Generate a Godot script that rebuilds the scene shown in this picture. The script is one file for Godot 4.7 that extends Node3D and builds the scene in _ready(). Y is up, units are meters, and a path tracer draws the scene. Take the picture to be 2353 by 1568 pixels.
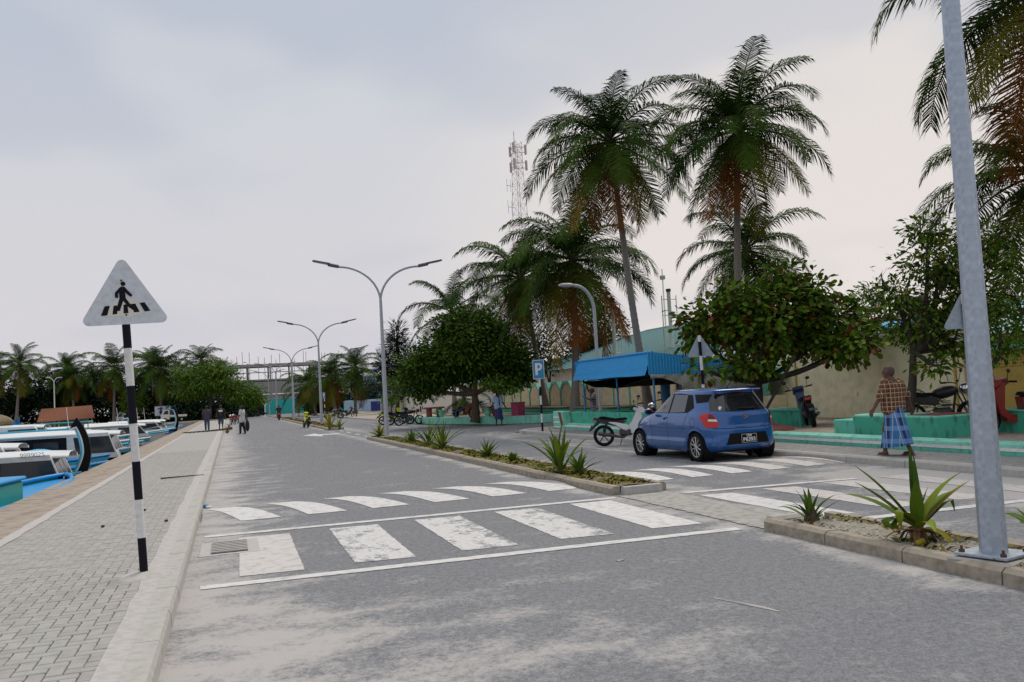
extends Node3D
# A harbour-side road under an overcast sky. Metres, y up; the road runs along -z, the quay lies on the left.

const EYE := Vector3(0, 1.65, 0)
const LENS := 1976.2          # focal length in pixels of a picture 2353 wide
const CAM_X := Vector3(0.94866587, -0.0568093, 0.31113627)
const CAM_Y := Vector3(0.0355451, 0.99665439, 0.07359739)
const CAM_Z := Vector3(-0.31427634, -0.05875996, 0.94751129)

var rng := RandomNumberGenerator.new()
var M := {}                   # materials by name
var T := {}                   # textures by name
var used := {}                # top-level names already taken


func _ready() -> void:
	rng.seed = 7
	look_and_light()
	materials()
	setting()
	far_buildings()
	right_walls()
	street_things()
	boats()
	vehicles()
	people()
	vegetation()
	small_things()


func look_and_light() -> void:
	var cam := Camera3D.new()
	cam.name = "camera"
	add_child(cam)
	cam.transform = Transform3D(Basis(CAM_X, CAM_Y, CAM_Z).orthonormalized(), EYE)
	cam.fov = 43.28
	cam.near = 0.1
	cam.far = 3000.0
	cam.current = true
	var sun := DirectionalLight3D.new()
	sun.name = "sun"
	add_child(sun)
	sun.light_energy = 0.5
	sun.light_angular_distance = 30.0
	sun.light_color = Color(1.0, 0.96, 0.9)
	sun.shadow_enabled = true
	sun.look_at_from_position(Vector3(30, 62, -22), Vector3.ZERO)
	var env := Environment.new()
	env.background_mode = Environment.BG_SKY
	env.tonemap_mode = Environment.TONE_MAPPER_LINEAR
	env.tonemap_exposure = 1.3
	env.sdfgi_enabled = true
	env.ssao_enabled = true
	env.ssil_enabled = true
	var pano := PanoramaSkyMaterial.new()
	pano.panorama = ImageTexture.create_from_image(cloudy_sky())
	var sky := Sky.new()
	sky.sky_material = pano
	env.sky = sky
	var we := WorldEnvironment.new()
	we.name = "world"
	we.environment = env
	add_child(we)


func lin(r: float, g: float, b: float) -> Color:
	return Color(r / 255.0, g / 255.0, b / 255.0).srgb_to_linear()


func cloudy_sky() -> Image:
	# overcast: grey-lavender cloud bellies, thinner pale cloud between them, a warm thin patch where the low sun stands behind the cloud
	var w := 1024
	var h := 512
	var big := FastNoiseLite.new()
	big.seed = 21
	big.frequency = 0.85
	big.fractal_octaves = 4
	big.fractal_gain = 0.42
	var soft := FastNoiseLite.new()
	soft.seed = 5
	soft.frequency = 2.6
	soft.fractal_octaves = 3
	soft.fractal_gain = 0.4
	var dark := lin(186, 193, 206)
	var pale := lin(203, 207, 214)
	var pink := lin(214, 208, 211)
	var warm := lin(233, 224, 217)
	var sun := (CAM_Z * -1.0 + CAM_X * 0.40 + CAM_Y * 0.08).normalized()
	var data := PackedFloat32Array()
	data.resize(w * h * 3)
	var k := 0
	for y in h:
		var up := cos(PI * (y + 0.5) / h)
		var flat := sqrt(1.0 - up * up)
		for x in w:
			var a := TAU * (x + 0.5) / w
			var d := Vector3(sin(a) * flat, up, -cos(a) * flat)
			var s := absf(up) + 0.22
			var q := Vector3(d.x / s, 0.6 * up, d.z / s)
			var n := big.get_noise_3d(q.x + 0.6, q.y, q.z + 1.9) * 1.7 + soft.get_noise_3d(q.x, q.y, q.z) * 0.35
			var t := smoothstep(-0.42, 0.42, n + 0.05)
			var c := dark.lerp(pale, t)
			var low := 1.0 - smoothstep(0.05, 0.42, absf(up))
			c = c.lerp(pink, 0.62 * low)
			var g := smoothstep(0.84, 0.995, d.dot(sun))
			c = c.lerp(warm, g * 0.72 * (0.55 + 0.45 * t))
			data[k] = c.r * 0.8
			data[k + 1] = c.g * 0.8
			data[k + 2] = c.b * 0.8
			k += 3
	return Image.create_from_data(w, h, false, Image.FORMAT_RGBF, data.to_byte_array())


# ---------- from a pixel of the photograph (2353 wide) to a place on the ground, on a wall, or at a known distance ----------
func sight(px: float, py: float) -> Vector3:
	return CAM_X * (px - 1176.5) - CAM_Y * (py - 784.0) - CAM_Z * LENS


func on_ground(px: float, py: float, h := 0.0) -> Vector3:
	var r := sight(px, py)
	return EYE + r * ((h - EYE.y) / r.y)


func on_x(px: float, py: float, x: float) -> Vector3:
	var r := sight(px, py)
	return EYE + r * (x / r.x)


func on_z(px: float, py: float, z: float) -> Vector3:
	var r := sight(px, py)
	return EYE + r * (z / r.z)


# ---------- naming ----------
func numbered(called: String) -> String:
	var k: int = used.get(called, 0)
	used[called] = k + 1
	return called if k == 0 else "%s_%03d" % [called, k]


func tag(o: Node, label := "", category := "", group := "", kind := "") -> Node:
	if label:
		o.set_meta("label", label)
	if category:
		o.set_meta("category", category)
	if group:
		o.set_meta("group", group)
	if kind:
		o.set_meta("kind", kind)
	return o


func thing(called: String, label: String, category: String, at := Vector3.ZERO, turn := 0.0, group := "") -> Node3D:
	var o := Node3D.new()
	o.name = numbered(called)
	add_child(o)
	o.position = at
	o.rotation.y = turn
	tag(o, label, category, group)
	return o


func place(called: String, kind := "structure") -> Node3D:
	var o := Node3D.new()
	o.name = numbered(called)
	add_child(o)
	o.set_meta("kind", kind)
	return o


func mi(mesh: Mesh, called: String, m: Material, parent: Node, at := Vector3.ZERO) -> MeshInstance3D:
	var o := MeshInstance3D.new()
	o.name = called
	o.mesh = mesh
	o.material_override = m
	o.position = at
	parent.add_child(o, true)
	return o


func put(b: MB, called: String, m: Material, parent: Node, at := Vector3.ZERO) -> MeshInstance3D:
	return mi(b.mesh(), called, m, parent, at)


func ground_piece(b: MB, called: String, m: Material) -> MeshInstance3D:
	var o := put(b, numbered(called), m, self)
	o.set_meta("kind", "structure")
	return o


func copy(o: Node3D, called: String, at: Vector3, turn: float, label: String, group := "") -> Node3D:
	var c: Node3D = o.duplicate()
	c.name = numbered(called)
	add_child(c)
	c.position = at
	c.rotation.y = turn
	c.set_meta("label", label)
	if group:
		c.set_meta("group", group)
	return c


# ---------- mesh building ----------
class MB:
	var v := PackedVector3Array()
	var n := PackedVector3Array()
	var uv := PackedVector2Array()
	var col := PackedColorArray()
	var ix := PackedInt32Array()
	var c := Color(1, 1, 1)
	var tinted := false

	func p(pos: Vector3, nor: Vector3, u := Vector2.ZERO) -> int:
		v.append(pos)
		n.append(nor)
		uv.append(u)
		if tinted:
			col.append(c)
		return v.size() - 1

	func t(a: int, b: int, d: int) -> void:
		var g := (v[b] - v[a]).cross(v[d] - v[a])
		ix.append(a)
		if g.dot(n[a] + n[b] + n[d]) > 0.0:
			ix.append(d)
			ix.append(b)
		else:
			ix.append(b)
			ix.append(d)

	func quad(a: Vector3, b: Vector3, d: Vector3, e: Vector3, out := Vector3.UP, us := Vector2.ONE) -> void:
		var nn := (d - a).cross(e - b).normalized()
		if nn.dot(out) < 0.0:
			nn = -nn
		var i := p(a, nn, Vector2.ZERO)
		p(b, nn, Vector2(us.x, 0))
		p(d, nn, us)
		p(e, nn, Vector2(0, us.y))
		t(i, i + 1, i + 2)
		t(i, i + 2, i + 3)

	func tri(a: Vector3, b: Vector3, d: Vector3, out := Vector3.UP) -> void:
		var nn := (b - a).cross(d - a).normalized()
		if nn.dot(out) < 0.0:
			nn = -nn
		var i := p(a, nn)
		p(b, nn)
		p(d, nn)
		t(i, i + 1, i + 2)

	func box(at: Vector3, size: Vector3, bev := 0.0, bs := Basis.IDENTITY) -> void:
		var h := size * 0.5
		if bev <= 0.0:
			for ax in 3:
				for s in [-1.0, 1.0]:
					var o := Vector3.ZERO
					o[ax] = s
					var a := Vector3.ZERO
					a[(ax + 1) % 3] = 1.0
					var b := Vector3.ZERO
					b[(ax + 2) % 3] = 1.0
					var m := o * h
					var e := a * h
					var f := b * h
					quad(at + bs * (m - e - f), at + bs * (m + e - f), at + bs * (m + e + f), at + bs * (m - e + f), bs * o, Vector2(2 * h[(ax + 1) % 3], 2 * h[(ax + 2) % 3]))
			return
		var g := h - Vector3.ONE * bev
		for ax in 3:
			var i1 := (ax + 1) % 3
			var i2 := (ax + 2) % 3
			for s in [-1.0, 1.0]:
				var o := Vector3.ZERO
				o[ax] = s
				var cs := []
				for k in [[-1, -1], [1, -1], [1, 1], [-1, 1]]:
					var w := Vector3.ZERO
					w[ax] = s * h[ax]
					w[i1] = k[0] * g[i1]
					w[i2] = k[1] * g[i2]
					cs.append(at + bs * w)
				quad(cs[0], cs[1], cs[2], cs[3], bs * o, Vector2(2 * h[i1], 2 * h[i2]))
				for s2 in [-1.0, 1.0]:      # the edge between ax and i1
					var w1 := Vector3.ZERO
					w1[ax] = s * h[ax]
					w1[i1] = s2 * g[i1]
					var w2 := Vector3.ZERO
					w2[ax] = s * g[ax]
					w2[i1] = s2 * h[i1]
					var d := Vector3.ZERO
					d[i2] = g[i2]
					var out := Vector3.ZERO
					out[ax] = s
					out[i1] = s2
					quad(at + bs * (w1 - d), at + bs * (w1 + d), at + bs * (w2 + d), at + bs * (w2 - d), bs * out)
		for sx in [-1.0, 1.0]:
			for sy in [-1.0, 1.0]:
				for sz in [-1.0, 1.0]:
					var s := Vector3(sx, sy, sz)
					tri(at + bs * (s * Vector3(h.x, g.y, g.z)), at + bs * (s * Vector3(g.x, h.y, g.z)), at + bs * (s * Vector3(g.x, g.y, h.z)), bs * s)

	func tube(pts: PackedVector3Array, radii: Variant, sides := 8, caps := true) -> void:
		var count := pts.size()
		var up := Vector3.ZERO
		var first := -1
		for i in count:
			var d := (pts[mini(i + 1, count - 1)] - pts[maxi(i - 1, 0)]).normalized()
			if i == 0:
				up = d.cross(Vector3.UP if absf(d.y) < 0.9 else Vector3.RIGHT).normalized()
			up = (up - d * up.dot(d)).normalized()
			var side := d.cross(up)
			var r: float = radii if radii is float or radii is int else radii[i]
			var start := v.size()
			for k in sides + 1:
				var a := TAU * k / sides
				var o := up * cos(a) + side * sin(a)
				p(pts[i] + o * r, o, Vector2(float(k) / sides, float(i) / maxi(count - 1, 1)))
			if i > 0:
				for k in sides:
					t(first + k, first + k + 1, start + k)
					t(first + k + 1, start + k + 1, start + k)
			first = start
			if caps and (i == 0 or i == count - 1):
				var o := -d if i == 0 else d
				var mid := p(pts[i], o)
				var ring := v.size()
				for k in sides:
					var a := TAU * k / sides
					p(pts[i] + (up * cos(a) + side * sin(a)) * r, o)
				for k in sides:
					t(mid, ring + k, ring + (k + 1) % sides)

	func rod(a: Vector3, b: Vector3, r: float, sides := 6, r2 := -1.0) -> void:
		tube(PackedVector3Array([a, b]), [r, r if r2 < 0.0 else r2], sides)

	func prism(poly: PackedVector2Array, depth: float, xf := Transform3D.IDENTITY) -> void:
		# the outline lies in local x, y and is pushed from z = -depth / 2 to depth / 2
		var tris := Geometry2D.triangulate_polygon(poly)
		for s in [-1.0, 1.0]:
			var o: Vector3 = xf.basis * Vector3(0, 0, s)
			var start := v.size()
			for q in poly:
				p(xf * Vector3(q.x, q.y, s * depth / 2), o.normalized(), q)
			for k in range(0, tris.size(), 3):
				t(start + tris[k], start + tris[k + 1], start + tris[k + 2])
		var area := 0.0
		for i in poly.size():
			area += poly[i].cross(poly[(i + 1) % poly.size()])
		for i in poly.size():
			var a := poly[i]
			var b := poly[(i + 1) % poly.size()]
			var e := b - a
			var o2 := Vector2(e.y, -e.x) * signf(area)
			quad(xf * Vector3(a.x, a.y, -depth / 2), xf * Vector3(b.x, b.y, -depth / 2), xf * Vector3(b.x, b.y, depth / 2), xf * Vector3(a.x, a.y, depth / 2), xf.basis * Vector3(o2.x, o2.y, 0))

	func lathe(profile: PackedVector2Array, sides := 16, xf := Transform3D.IDENTITY, from := 0.0, to := TAU) -> void:
		# profile: (radius, height); each step gets its own crease
		for i in profile.size() - 1:
			var a := profile[i]
			var b := profile[i + 1]
			var e := b - a
			var o := Vector2(e.y, -e.x).normalized()
			var start := v.size()
			for k in sides + 1:
				var w := lerpf(from, to, float(k) / sides)
				var r := Vector3(cos(w), 0, sin(w))
				var nn: Vector3 = (xf.basis * (r * o.x + Vector3.UP * o.y)).normalized()
				p(xf * (r * a.x + Vector3.UP * a.y), nn)
				p(xf * (r * b.x + Vector3.UP * b.y), nn)
			for k in sides:
				var s := start + k * 2
				t(s, s + 1, s + 2)
				t(s + 1, s + 3, s + 2)

	func sheet(rows: Array, flip := false, wrap := false) -> void:
		# rows of points of equal count, smooth normals from neighbours
		var nr := rows.size()
		var nc: int = rows[0].size()
		var start := v.size()
		for i in nr:
			for k in nc:
				var l: int = (k - 1 + nc) % nc if wrap else maxi(k - 1, 0)
				var r: int = (k + 1) % nc if wrap else mini(k + 1, nc - 1)
				var du: Vector3 = rows[i][r] - rows[i][l]
				var dv: Vector3 = rows[mini(i + 1, nr - 1)][k] - rows[maxi(i - 1, 0)][k]
				var nn := du.cross(dv).normalized()
				p(rows[i][k], -nn if flip else nn, Vector2(float(k) / nc, float(i) / nr))
		for i in nr - 1:
			for k in (nc if wrap else nc - 1):
				var a := start + i * nc + k
				var b := start + i * nc + (k + 1) % nc
				t(a, b, a + nc)
				t(b, b + nc, a + nc)

	func face(way: Vector3) -> void:
		# turn every normal towards a side, and the windings with them
		for i in v.size():
			if n[i].dot(way) < 0.0:
				n[i] = -n[i]
		var old := ix
		ix = PackedInt32Array()
		for i in range(0, old.size(), 3):
			t(old[i], old[i + 1], old[i + 2])

	func ball(at: Vector3, r: Vector3, sides := 12, rings := 8, bs := Basis.IDENTITY) -> void:
		var start := v.size()
		for i in rings + 1:
			var a := PI * i / rings
			for k in sides + 1:
				var w := TAU * k / sides
				var d := Vector3(sin(a) * cos(w), cos(a), sin(a) * sin(w))
				p(at + bs * (d * r), (bs * (d / r)).normalized())
		for i in rings:
			for k in sides:
				var s := start + i * (sides + 1) + k
				t(s, s + 1, s + sides + 1)
				t(s + 1, s + sides + 2, s + sides + 1)

	func mesh() -> ArrayMesh:
		var a := []
		a.resize(Mesh.ARRAY_MAX)
		a[Mesh.ARRAY_VERTEX] = v
		a[Mesh.ARRAY_NORMAL] = n
		a[Mesh.ARRAY_TEX_UV] = uv
		if tinted:
			a[Mesh.ARRAY_COLOR] = col
		a[Mesh.ARRAY_INDEX] = ix
		var m := ArrayMesh.new()
		m.add_surface_from_arrays(Mesh.PRIMITIVE_TRIANGLES, a)
		return m


func arc(n: int, f: Callable) -> PackedVector3Array:
	var out := PackedVector3Array()
	for i in n + 1:
		out.append(f.call(float(i) / n))
	return out


func letters(text: String, size: float, m: Material, parent: Node, called: String, xf: Transform3D, bold := true) -> MeshInstance3D:
	var f := SystemFont.new()
	f.font_names = PackedStringArray(["Droid Sans"])
	f.font_weight = 700 if bold else 400
	var tm := TextMesh.new()
	tm.text = text
	tm.font = f
	tm.font_size = 64
	tm.pixel_size = size / 46.0
	tm.depth = 0.004
	tm.curve_step = 2.0
	var o := mi(tm, called, m, parent)
	o.transform = xf
	return o


# ---------- materials ----------
func noise_bytes(size: int, seed_: int, freq: float, oct := 4, kind := FastNoiseLite.TYPE_SIMPLEX_SMOOTH) -> PackedByteArray:
	var f := FastNoiseLite.new()
	f.seed = seed_
	f.noise_type = kind
	f.frequency = freq
	f.fractal_octaves = oct
	return f.get_seamless_image(size, size).get_data()


func ramp_tex(size: int, seed_: int, freq: float, stops: Array, oct := 4, kind := FastNoiseLite.TYPE_SIMPLEX_SMOOTH) -> ImageTexture:
	# stops: [[position, Color (linear)], ...]
	var src := noise_bytes(size, seed_, freq, oct, kind)
	var lut := PackedByteArray()
	for i in 256:
		var x := i / 255.0
		var c: Color = stops[0][1]
		for s in stops.size() - 1:
			if x >= stops[s][0]:
				c = stops[s][1].lerp(stops[s + 1][1], clampf((x - stops[s][0]) / maxf(stops[s + 1][0] - stops[s][0], 0.001), 0, 1))
		c = c.linear_to_srgb()
		lut.append(int(clampf(c.r, 0, 1) * 255))
		lut.append(int(clampf(c.g, 0, 1) * 255))
		lut.append(int(clampf(c.b, 0, 1) * 255))
	var out := PackedByteArray()
	out.resize(size * size * 3)
	for i in size * size:
		var b := src[i] * 3
		out[i * 3] = lut[b]
		out[i * 3 + 1] = lut[b + 1]
		out[i * 3 + 2] = lut[b + 2]
	return ImageTexture.create_from_image(Image.create_from_data(size, size, false, Image.FORMAT_RGB8, out))


func grey_tex(size: int, seed_: int, freq: float, oct := 4, kind := FastNoiseLite.TYPE_SIMPLEX_SMOOTH) -> ImageTexture:
	return ImageTexture.create_from_image(Image.create_from_data(size, size, false, Image.FORMAT_L8, noise_bytes(size, seed_, freq, oct, kind)))


func mat(called: String, c: Color, rough := 0.8, metal := 0.0) -> StandardMaterial3D:
	# c: linear base colour
	var m := StandardMaterial3D.new()
	m.resource_name = called
	m.albedo_color = Color(minf(c.r, 1), minf(c.g, 1), minf(c.b, 1)).linear_to_srgb()
	m.roughness = rough
	m.metallic = metal
	M[called] = m
	return m


func worn(called: String, c: Color, spread: float, scale: float, rough := 0.85, bump := 0.0, metal := 0.0, world := true) -> StandardMaterial3D:
	# a base colour broken up by a noise picture (T.mottle runs from 0.5 to 1)
	var m := mat(called, c * (1.0 + spread * 0.35), rough, metal)
	m.albedo_texture = T.mottle if spread > 0.45 else T.faint
	m.uv1_triplanar = true
	m.uv1_world_triplanar = world
	m.uv1_scale = Vector3.ONE * scale
	if bump > 0.0:
		m.heightmap_enabled = true
		m.heightmap_texture = T.grain
		m.heightmap_scale = bump
	return m


func leaf(called: String, c: Color, through := 0.35, rough := 0.5) -> StandardMaterial3D:
	var m := mat(called, c, rough)
	m.backlight_enabled = true
	m.backlight = Color(through * 0.9, through, through * 0.35)
	m.vertex_color_use_as_albedo = true
	m.metallic_specular = 0.15
	return m


func materials() -> void:
	T.mottle = ramp_tex(512, 3, 0.012, [[0.0, Color(0.5, 0.49, 0.47)], [0.45, Color(0.8, 0.8, 0.79)], [1.0, Color(1, 1, 1)]], 6)
	T.faint = ramp_tex(512, 4, 0.016, [[0.0, Color(0.74, 0.73, 0.71)], [0.5, Color(0.9, 0.9, 0.9)], [1.0, Color(1, 1, 1)]], 6)
	T.grain = grey_tex(512, 8, 0.16, 3)
	T.coarse = grey_tex(256, 9, 0.05, 4)
	# pale stained concrete, coral sand, kerb stone
	worn("paver", Color(0.37, 0.355, 0.34), 0.4, 0.7, 0.9, 0.15)
	worn("paver_dark", Color(0.345, 0.33, 0.315), 0.4, 0.7, 0.9, 0.15)
	worn("paver_green", Color(0.365, 0.36, 0.335), 0.4, 0.7, 0.9, 0.15)
	worn("joint", Color(0.20, 0.185, 0.165), 0.6, 2.0, 0.95, 0.4)
	worn("mortar", Color(0.46, 0.44, 0.42), 0.4, 1.3, 0.92, 0.2)
	worn("kerb", Color(0.42, 0.405, 0.38), 0.4, 0.9, 0.9, 0.15)
	worn("kerb_median", Color(0.36, 0.315, 0.255), 0.6, 1.3, 0.9, 0.4)
	worn("quay", Color(0.355, 0.30, 0.255), 0.5, 0.35, 0.9, 0.5)
	worn("concrete", Color(0.38, 0.37, 0.35), 0.6, 0.8, 0.9, 0.4)
	worn("sand", Color(0.36, 0.31, 0.25), 0.7, 0.9, 0.95, 1.2)
	worn("soil", Color(0.22, 0.17, 0.11), 0.7, 1.4, 0.95, 1.5)
	worn("coral_sand", Color(0.50, 0.46, 0.39), 0.7, 2.2, 0.95, 1.5)
	worn("pavement", Color(0.30, 0.29, 0.285), 0.5, 0.8, 0.9, 0.5)
	worn("ground", Color(0.25, 0.22, 0.18), 0.6, 0.3, 0.95, 1.0)
	# paint and plaster
	worn("mint", Color(0.12, 0.50, 0.38), 0.4, 0.8, 0.8, 0.08)
	worn("mint_pale", Color(0.21, 0.55, 0.44), 0.4, 0.8, 0.8, 0.08)
	worn("mint_deep", Color(0.055, 0.37, 0.255), 0.4, 0.9, 0.8, 0.08)
	worn("wall_white", Color(0.80, 0.80, 0.77), 0.4, 1.0, 0.85, 0.2)
	worn("brick_red", Color(0.20, 0.045, 0.035), 0.5, 1.6, 0.85, 0.3)
	worn("wall_yellow", Color(0.86, 0.78, 0.54), 0.3, 0.3, 0.88, 0.06)
	worn("wall_ochre", Color(0.56, 0.40, 0.105), 0.3, 0.3, 0.88, 0.06)
	worn("wall_cream", Color(0.66, 0.545, 0.345), 0.3, 0.3, 0.88, 0.06)
	worn("wall_pale", Color(0.60, 0.555, 0.50), 0.4, 0.4, 0.88, 0.25)
	worn("wall_teal", Color(0.025, 0.38, 0.365), 0.4, 0.3, 0.7, 0.0)
	worn("wall_blue", Color(0.33, 0.48, 0.62), 0.4, 0.3, 0.8, 0.0)
	worn("raw_concrete", Color(0.34, 0.335, 0.33), 0.6, 0.25, 0.9, 0.0)
	worn("roof_teal", Color(0.20, 0.37, 0.375), 0.4, 0.5, 0.6, 0.0)
	worn("roof_brown", Color(0.235, 0.085, 0.045), 0.6, 0.5, 0.85, 0.0)
	worn("tin_blue", Color(0.015, 0.31, 0.66), 0.4, 0.9, 0.5, 0.0)
	worn("post_blue", Color(0.02, 0.20, 0.46), 0.4, 2.0, 0.5, 0.0)
	worn("bin_pink", Color(0.36, 0.045, 0.12), 0.4, 2.0, 0.7, 0.0)
	worn("tarp", Color(0.34, 0.33, 0.31), 0.5, 1.2, 0.75, 0.0)
	mat("tarp_black", Color(0.012, 0.012, 0.014), 0.8)
	T.stain = ramp_tex(512, 17, 0.011, [[0.0, Color(0.42, 0.38, 0.33)], [0.2, Color(0.68, 0.66, 0.62)], [0.42, Color(0.93, 0.93, 0.92)], [1.0, Color(1, 1, 1)]], 7)
	for k in ["mint", "mint_pale", "mint_deep", "wall_pale"]:
		M[k].albedo_texture = T.stain
		M[k].uv1_scale = Vector3(0.9, 0.3, 0.9)
	# metal
	worn("zinc", Color(0.44, 0.49, 0.56), 0.5, 5.0, 0.42, 0.0, 0.55, false)
	T.spangle = ramp_tex(256, 31, 0.03, [[0.0, Color(0.62, 0.64, 0.66)], [0.5, Color(0.82, 0.83, 0.84)], [1.0, Color(1, 1, 1)]], 3, FastNoiseLite.TYPE_CELLULAR)
	M.zinc.albedo_texture = T.spangle
	M.zinc.uv1_scale = Vector3.ONE * 2.2
	worn("lamp_grey", Color(0.40, 0.42, 0.45), 0.4, 1.0, 0.5, 0.0, 0.3, false)
	mat("lamp_head", Color(0.10, 0.10, 0.115), 0.45, 0.3)
	mat("lamp_lens", Color(0.5, 0.5, 0.5), 0.2)
	worn("rust", Color(0.10, 0.055, 0.035), 0.7, 8.0, 0.9, 0.0)
	mat("steel", Color(0.32, 0.32, 0.33), 0.4, 0.8)
	mat("pipe_dark", Color(0.06, 0.06, 0.065), 0.7)
	worn("tower_red", Color(0.46, 0.38, 0.38), 0.4, 1.0, 0.7, 0.0)
	worn("tower_white", Color(0.52, 0.50, 0.50), 0.4, 1.0, 0.7, 0.0)
	worn("mast_yellow", Color(0.60, 0.58, 0.30), 0.4, 1.0, 0.7, 0.0)
	# sign paint
	worn("sign_white", Color(0.62, 0.65, 0.70), 0.3, 1.5, 0.45, 0.0, 0.0, false)
	worn("sign_back", Color(0.30, 0.36, 0.42), 0.3, 1.5, 0.5, 0.0, 0.3, false)
	mat("sign_patch", Color(0.72, 0.69, 0.60), 0.6)
	mat("black_paint", Color(0.012, 0.012, 0.018), 0.5)
	worn("white_paint", Color(0.70, 0.69, 0.68), 0.35, 2.0, 0.55, 0.0, 0.0, false)
	mat("sign_blue", Color(0.015, 0.22, 0.45), 0.45)
	# vehicles
	var blue := mat("car_blue", Color(0.001, 0.085, 0.31), 0.3, 0.2)
	blue.clearcoat_enabled = true
	blue.clearcoat = 1.0
	blue.clearcoat_roughness = 0.04
	mat("car_glass", Color(0.012, 0.013, 0.016), 0.06)
	M.car_glass.metallic_specular = 0.7
	mat("car_side_glass", Color(0.07, 0.075, 0.085), 0.06)
	M.car_side_glass.metallic_specular = 0.8
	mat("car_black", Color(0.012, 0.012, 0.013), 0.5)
	mat("lamp_red", Color(0.50, 0.012, 0.01), 0.12)
	mat("lamp_red_dark", Color(0.12, 0.008, 0.012), 0.15)
	mat("lamp_clear", Color(0.72, 0.66, 0.64), 0.15)
	mat("tyre", Color(0.014, 0.014, 0.015), 0.8)
	mat("alloy", Color(0.62, 0.62, 0.63), 0.28, 0.85)
	mat("alloy_dark", Color(0.025, 0.025, 0.028), 0.4, 0.4)
	mat("chrome", Color(0.75, 0.75, 0.76), 0.12, 1.0)
	mat("plastic_black", Color(0.013, 0.013, 0.014), 0.42)
	mat("seat_black", Color(0.011, 0.011, 0.012), 0.6)
	mat("bike_white", Color(0.74, 0.74, 0.73), 0.25)
	mat("bike_yellow", Color(0.52, 0.62, 0.01), 0.3)
	mat("bike_red", Color(0.25, 0.02, 0.015), 0.3)
	mat("bike_orange", Color(0.50, 0.11, 0.05), 0.35)
	mat("bike_blue", Color(0.02, 0.05, 0.13), 0.3)
	mat("bike_grey", Color(0.10, 0.10, 0.11), 0.35)
	mat("engine", Color(0.075, 0.075, 0.08), 0.45, 0.6)
	mat("plate_white", Color(0.75, 0.75, 0.75), 0.4)
	mat("truck_white", Color(0.72, 0.72, 0.70), 0.35)
	# boats
	mat("gel_white", Color(0.74, 0.75, 0.74), 0.3)
	worn("gel_worn", Color(0.70, 0.70, 0.68), 0.3, 0.6, 0.4, 0.0, 0.0, false)
	mat("boat_blue", Color(0.006, 0.27, 0.62), 0.4)
	mat("boat_cyan", Color(0.06, 0.44, 0.66), 0.4)
	mat("boat_navy", Color(0.012, 0.022, 0.16), 0.4)
	mat("boat_green", Color(0.005, 0.155, 0.09), 0.45)
	mat("boat_teal", Color(0.02, 0.31, 0.30), 0.45)
	mat("boat_black", Color(0.009, 0.009, 0.011), 0.4)
	mat("cabin_glass", Color(0.035, 0.04, 0.045), 0.08)
	mat("curtain", Color(0.45, 0.47, 0.49), 0.8)
	mat("rope", Color(0.42, 0.38, 0.30), 0.9)
	# people
	mat("skin", Color(0.115, 0.05, 0.03), 0.55)
	mat("skin_dark", Color(0.05, 0.024, 0.017), 0.55)
	mat("hair", Color(0.012, 0.011, 0.011), 0.7)
	mat("hair_grey", Color(0.075, 0.052, 0.045), 0.8)
	mat("cloth_pale_blue", Color(0.30, 0.42, 0.60), 0.85)
	mat("cloth_navy", Color(0.03, 0.035, 0.12), 0.85)
	mat("cloth_white", Color(0.50, 0.52, 0.52), 0.85)
	mat("cloth_black", Color(0.011, 0.011, 0.013), 0.85)
	mat("cloth_denim", Color(0.045, 0.06, 0.12), 0.85)
	mat("cloth_grey", Color(0.16, 0.16, 0.19), 0.85)
	mat("cloth_dusk", Color(0.055, 0.05, 0.075), 0.85)
	mat("cloth_orange", Color(0.50, 0.10, 0.055), 0.85)
	mat("sandal", Color(0.12, 0.085, 0.065), 0.8)
	# plants
	leaf("leaf", Color(1.25, 1.25, 1.25), 0.45)
	leaf("frond", Color(1, 1, 1), 0.3)
	leaf("blade", Color(1, 1, 1), 0.25, 0.4)
	worn("bark_palm", Color(0.23, 0.20, 0.175), 0.6, 2.5, 0.95, 1.0)
	worn("bark_dark", Color(0.055, 0.045, 0.036), 0.6, 3.0, 0.95, 1.0)
	worn("bark_brown", Color(0.10, 0.07, 0.05), 0.6, 3.0, 0.95, 1.0)
	for k in ["black_paint", "boat_black", "tarp_black", "tyre", "seat_black", "car_black"]:
		M[k].metallic_specular = 0.2
	# water
	var w := mat("water", Color(0.012, 0.035, 0.04), 0.06)
	w.normal_enabled = true
	var nt := NoiseTexture2D.new()
	nt.width = 512
	nt.height = 512
	nt.seamless = true
	nt.as_normal_map = true
	nt.bump_strength = 6.0
	var fn := FastNoiseLite.new()
	fn.seed = 2
	fn.frequency = 0.02
	nt.noise = fn
	w.normal_texture = nt
	w.uv1_triplanar = true
	w.uv1_world_triplanar = true
	w.uv1_scale = Vector3.ONE * 0.25
	w.normal_scale = 0.5
	for k in ["paver", "paver_dark", "paver_green", "kerb", "kerb_median", "quay", "concrete", "pavement", "mortar"]:
		M[k].metallic_specular = 0.3


# ---------- ground, water, road, walkway, kerbs ----------
const KERB_L := -0.47
const MED_L := 5.42
const MED_R := 6.36
const KERB_R := 10.75
const HUMP_A := -13.2
const HUMP_B := -15.2


func flat(b: MB, x0: float, x1: float, z0: float, z1: float, y: float) -> void:
	var i := b.p(Vector3(x0, y, z0), Vector3.UP, Vector2(0, 0))
	b.p(Vector3(x1, y, z0), Vector3.UP, Vector2(1, 0))
	b.p(Vector3(x1, y, z1), Vector3.UP, Vector2(1, 1))
	b.p(Vector3(x0, y, z1), Vector3.UP, Vector2(0, 1))
	b.t(i, i + 1, i + 2)
	b.t(i, i + 2, i + 3)


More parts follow.
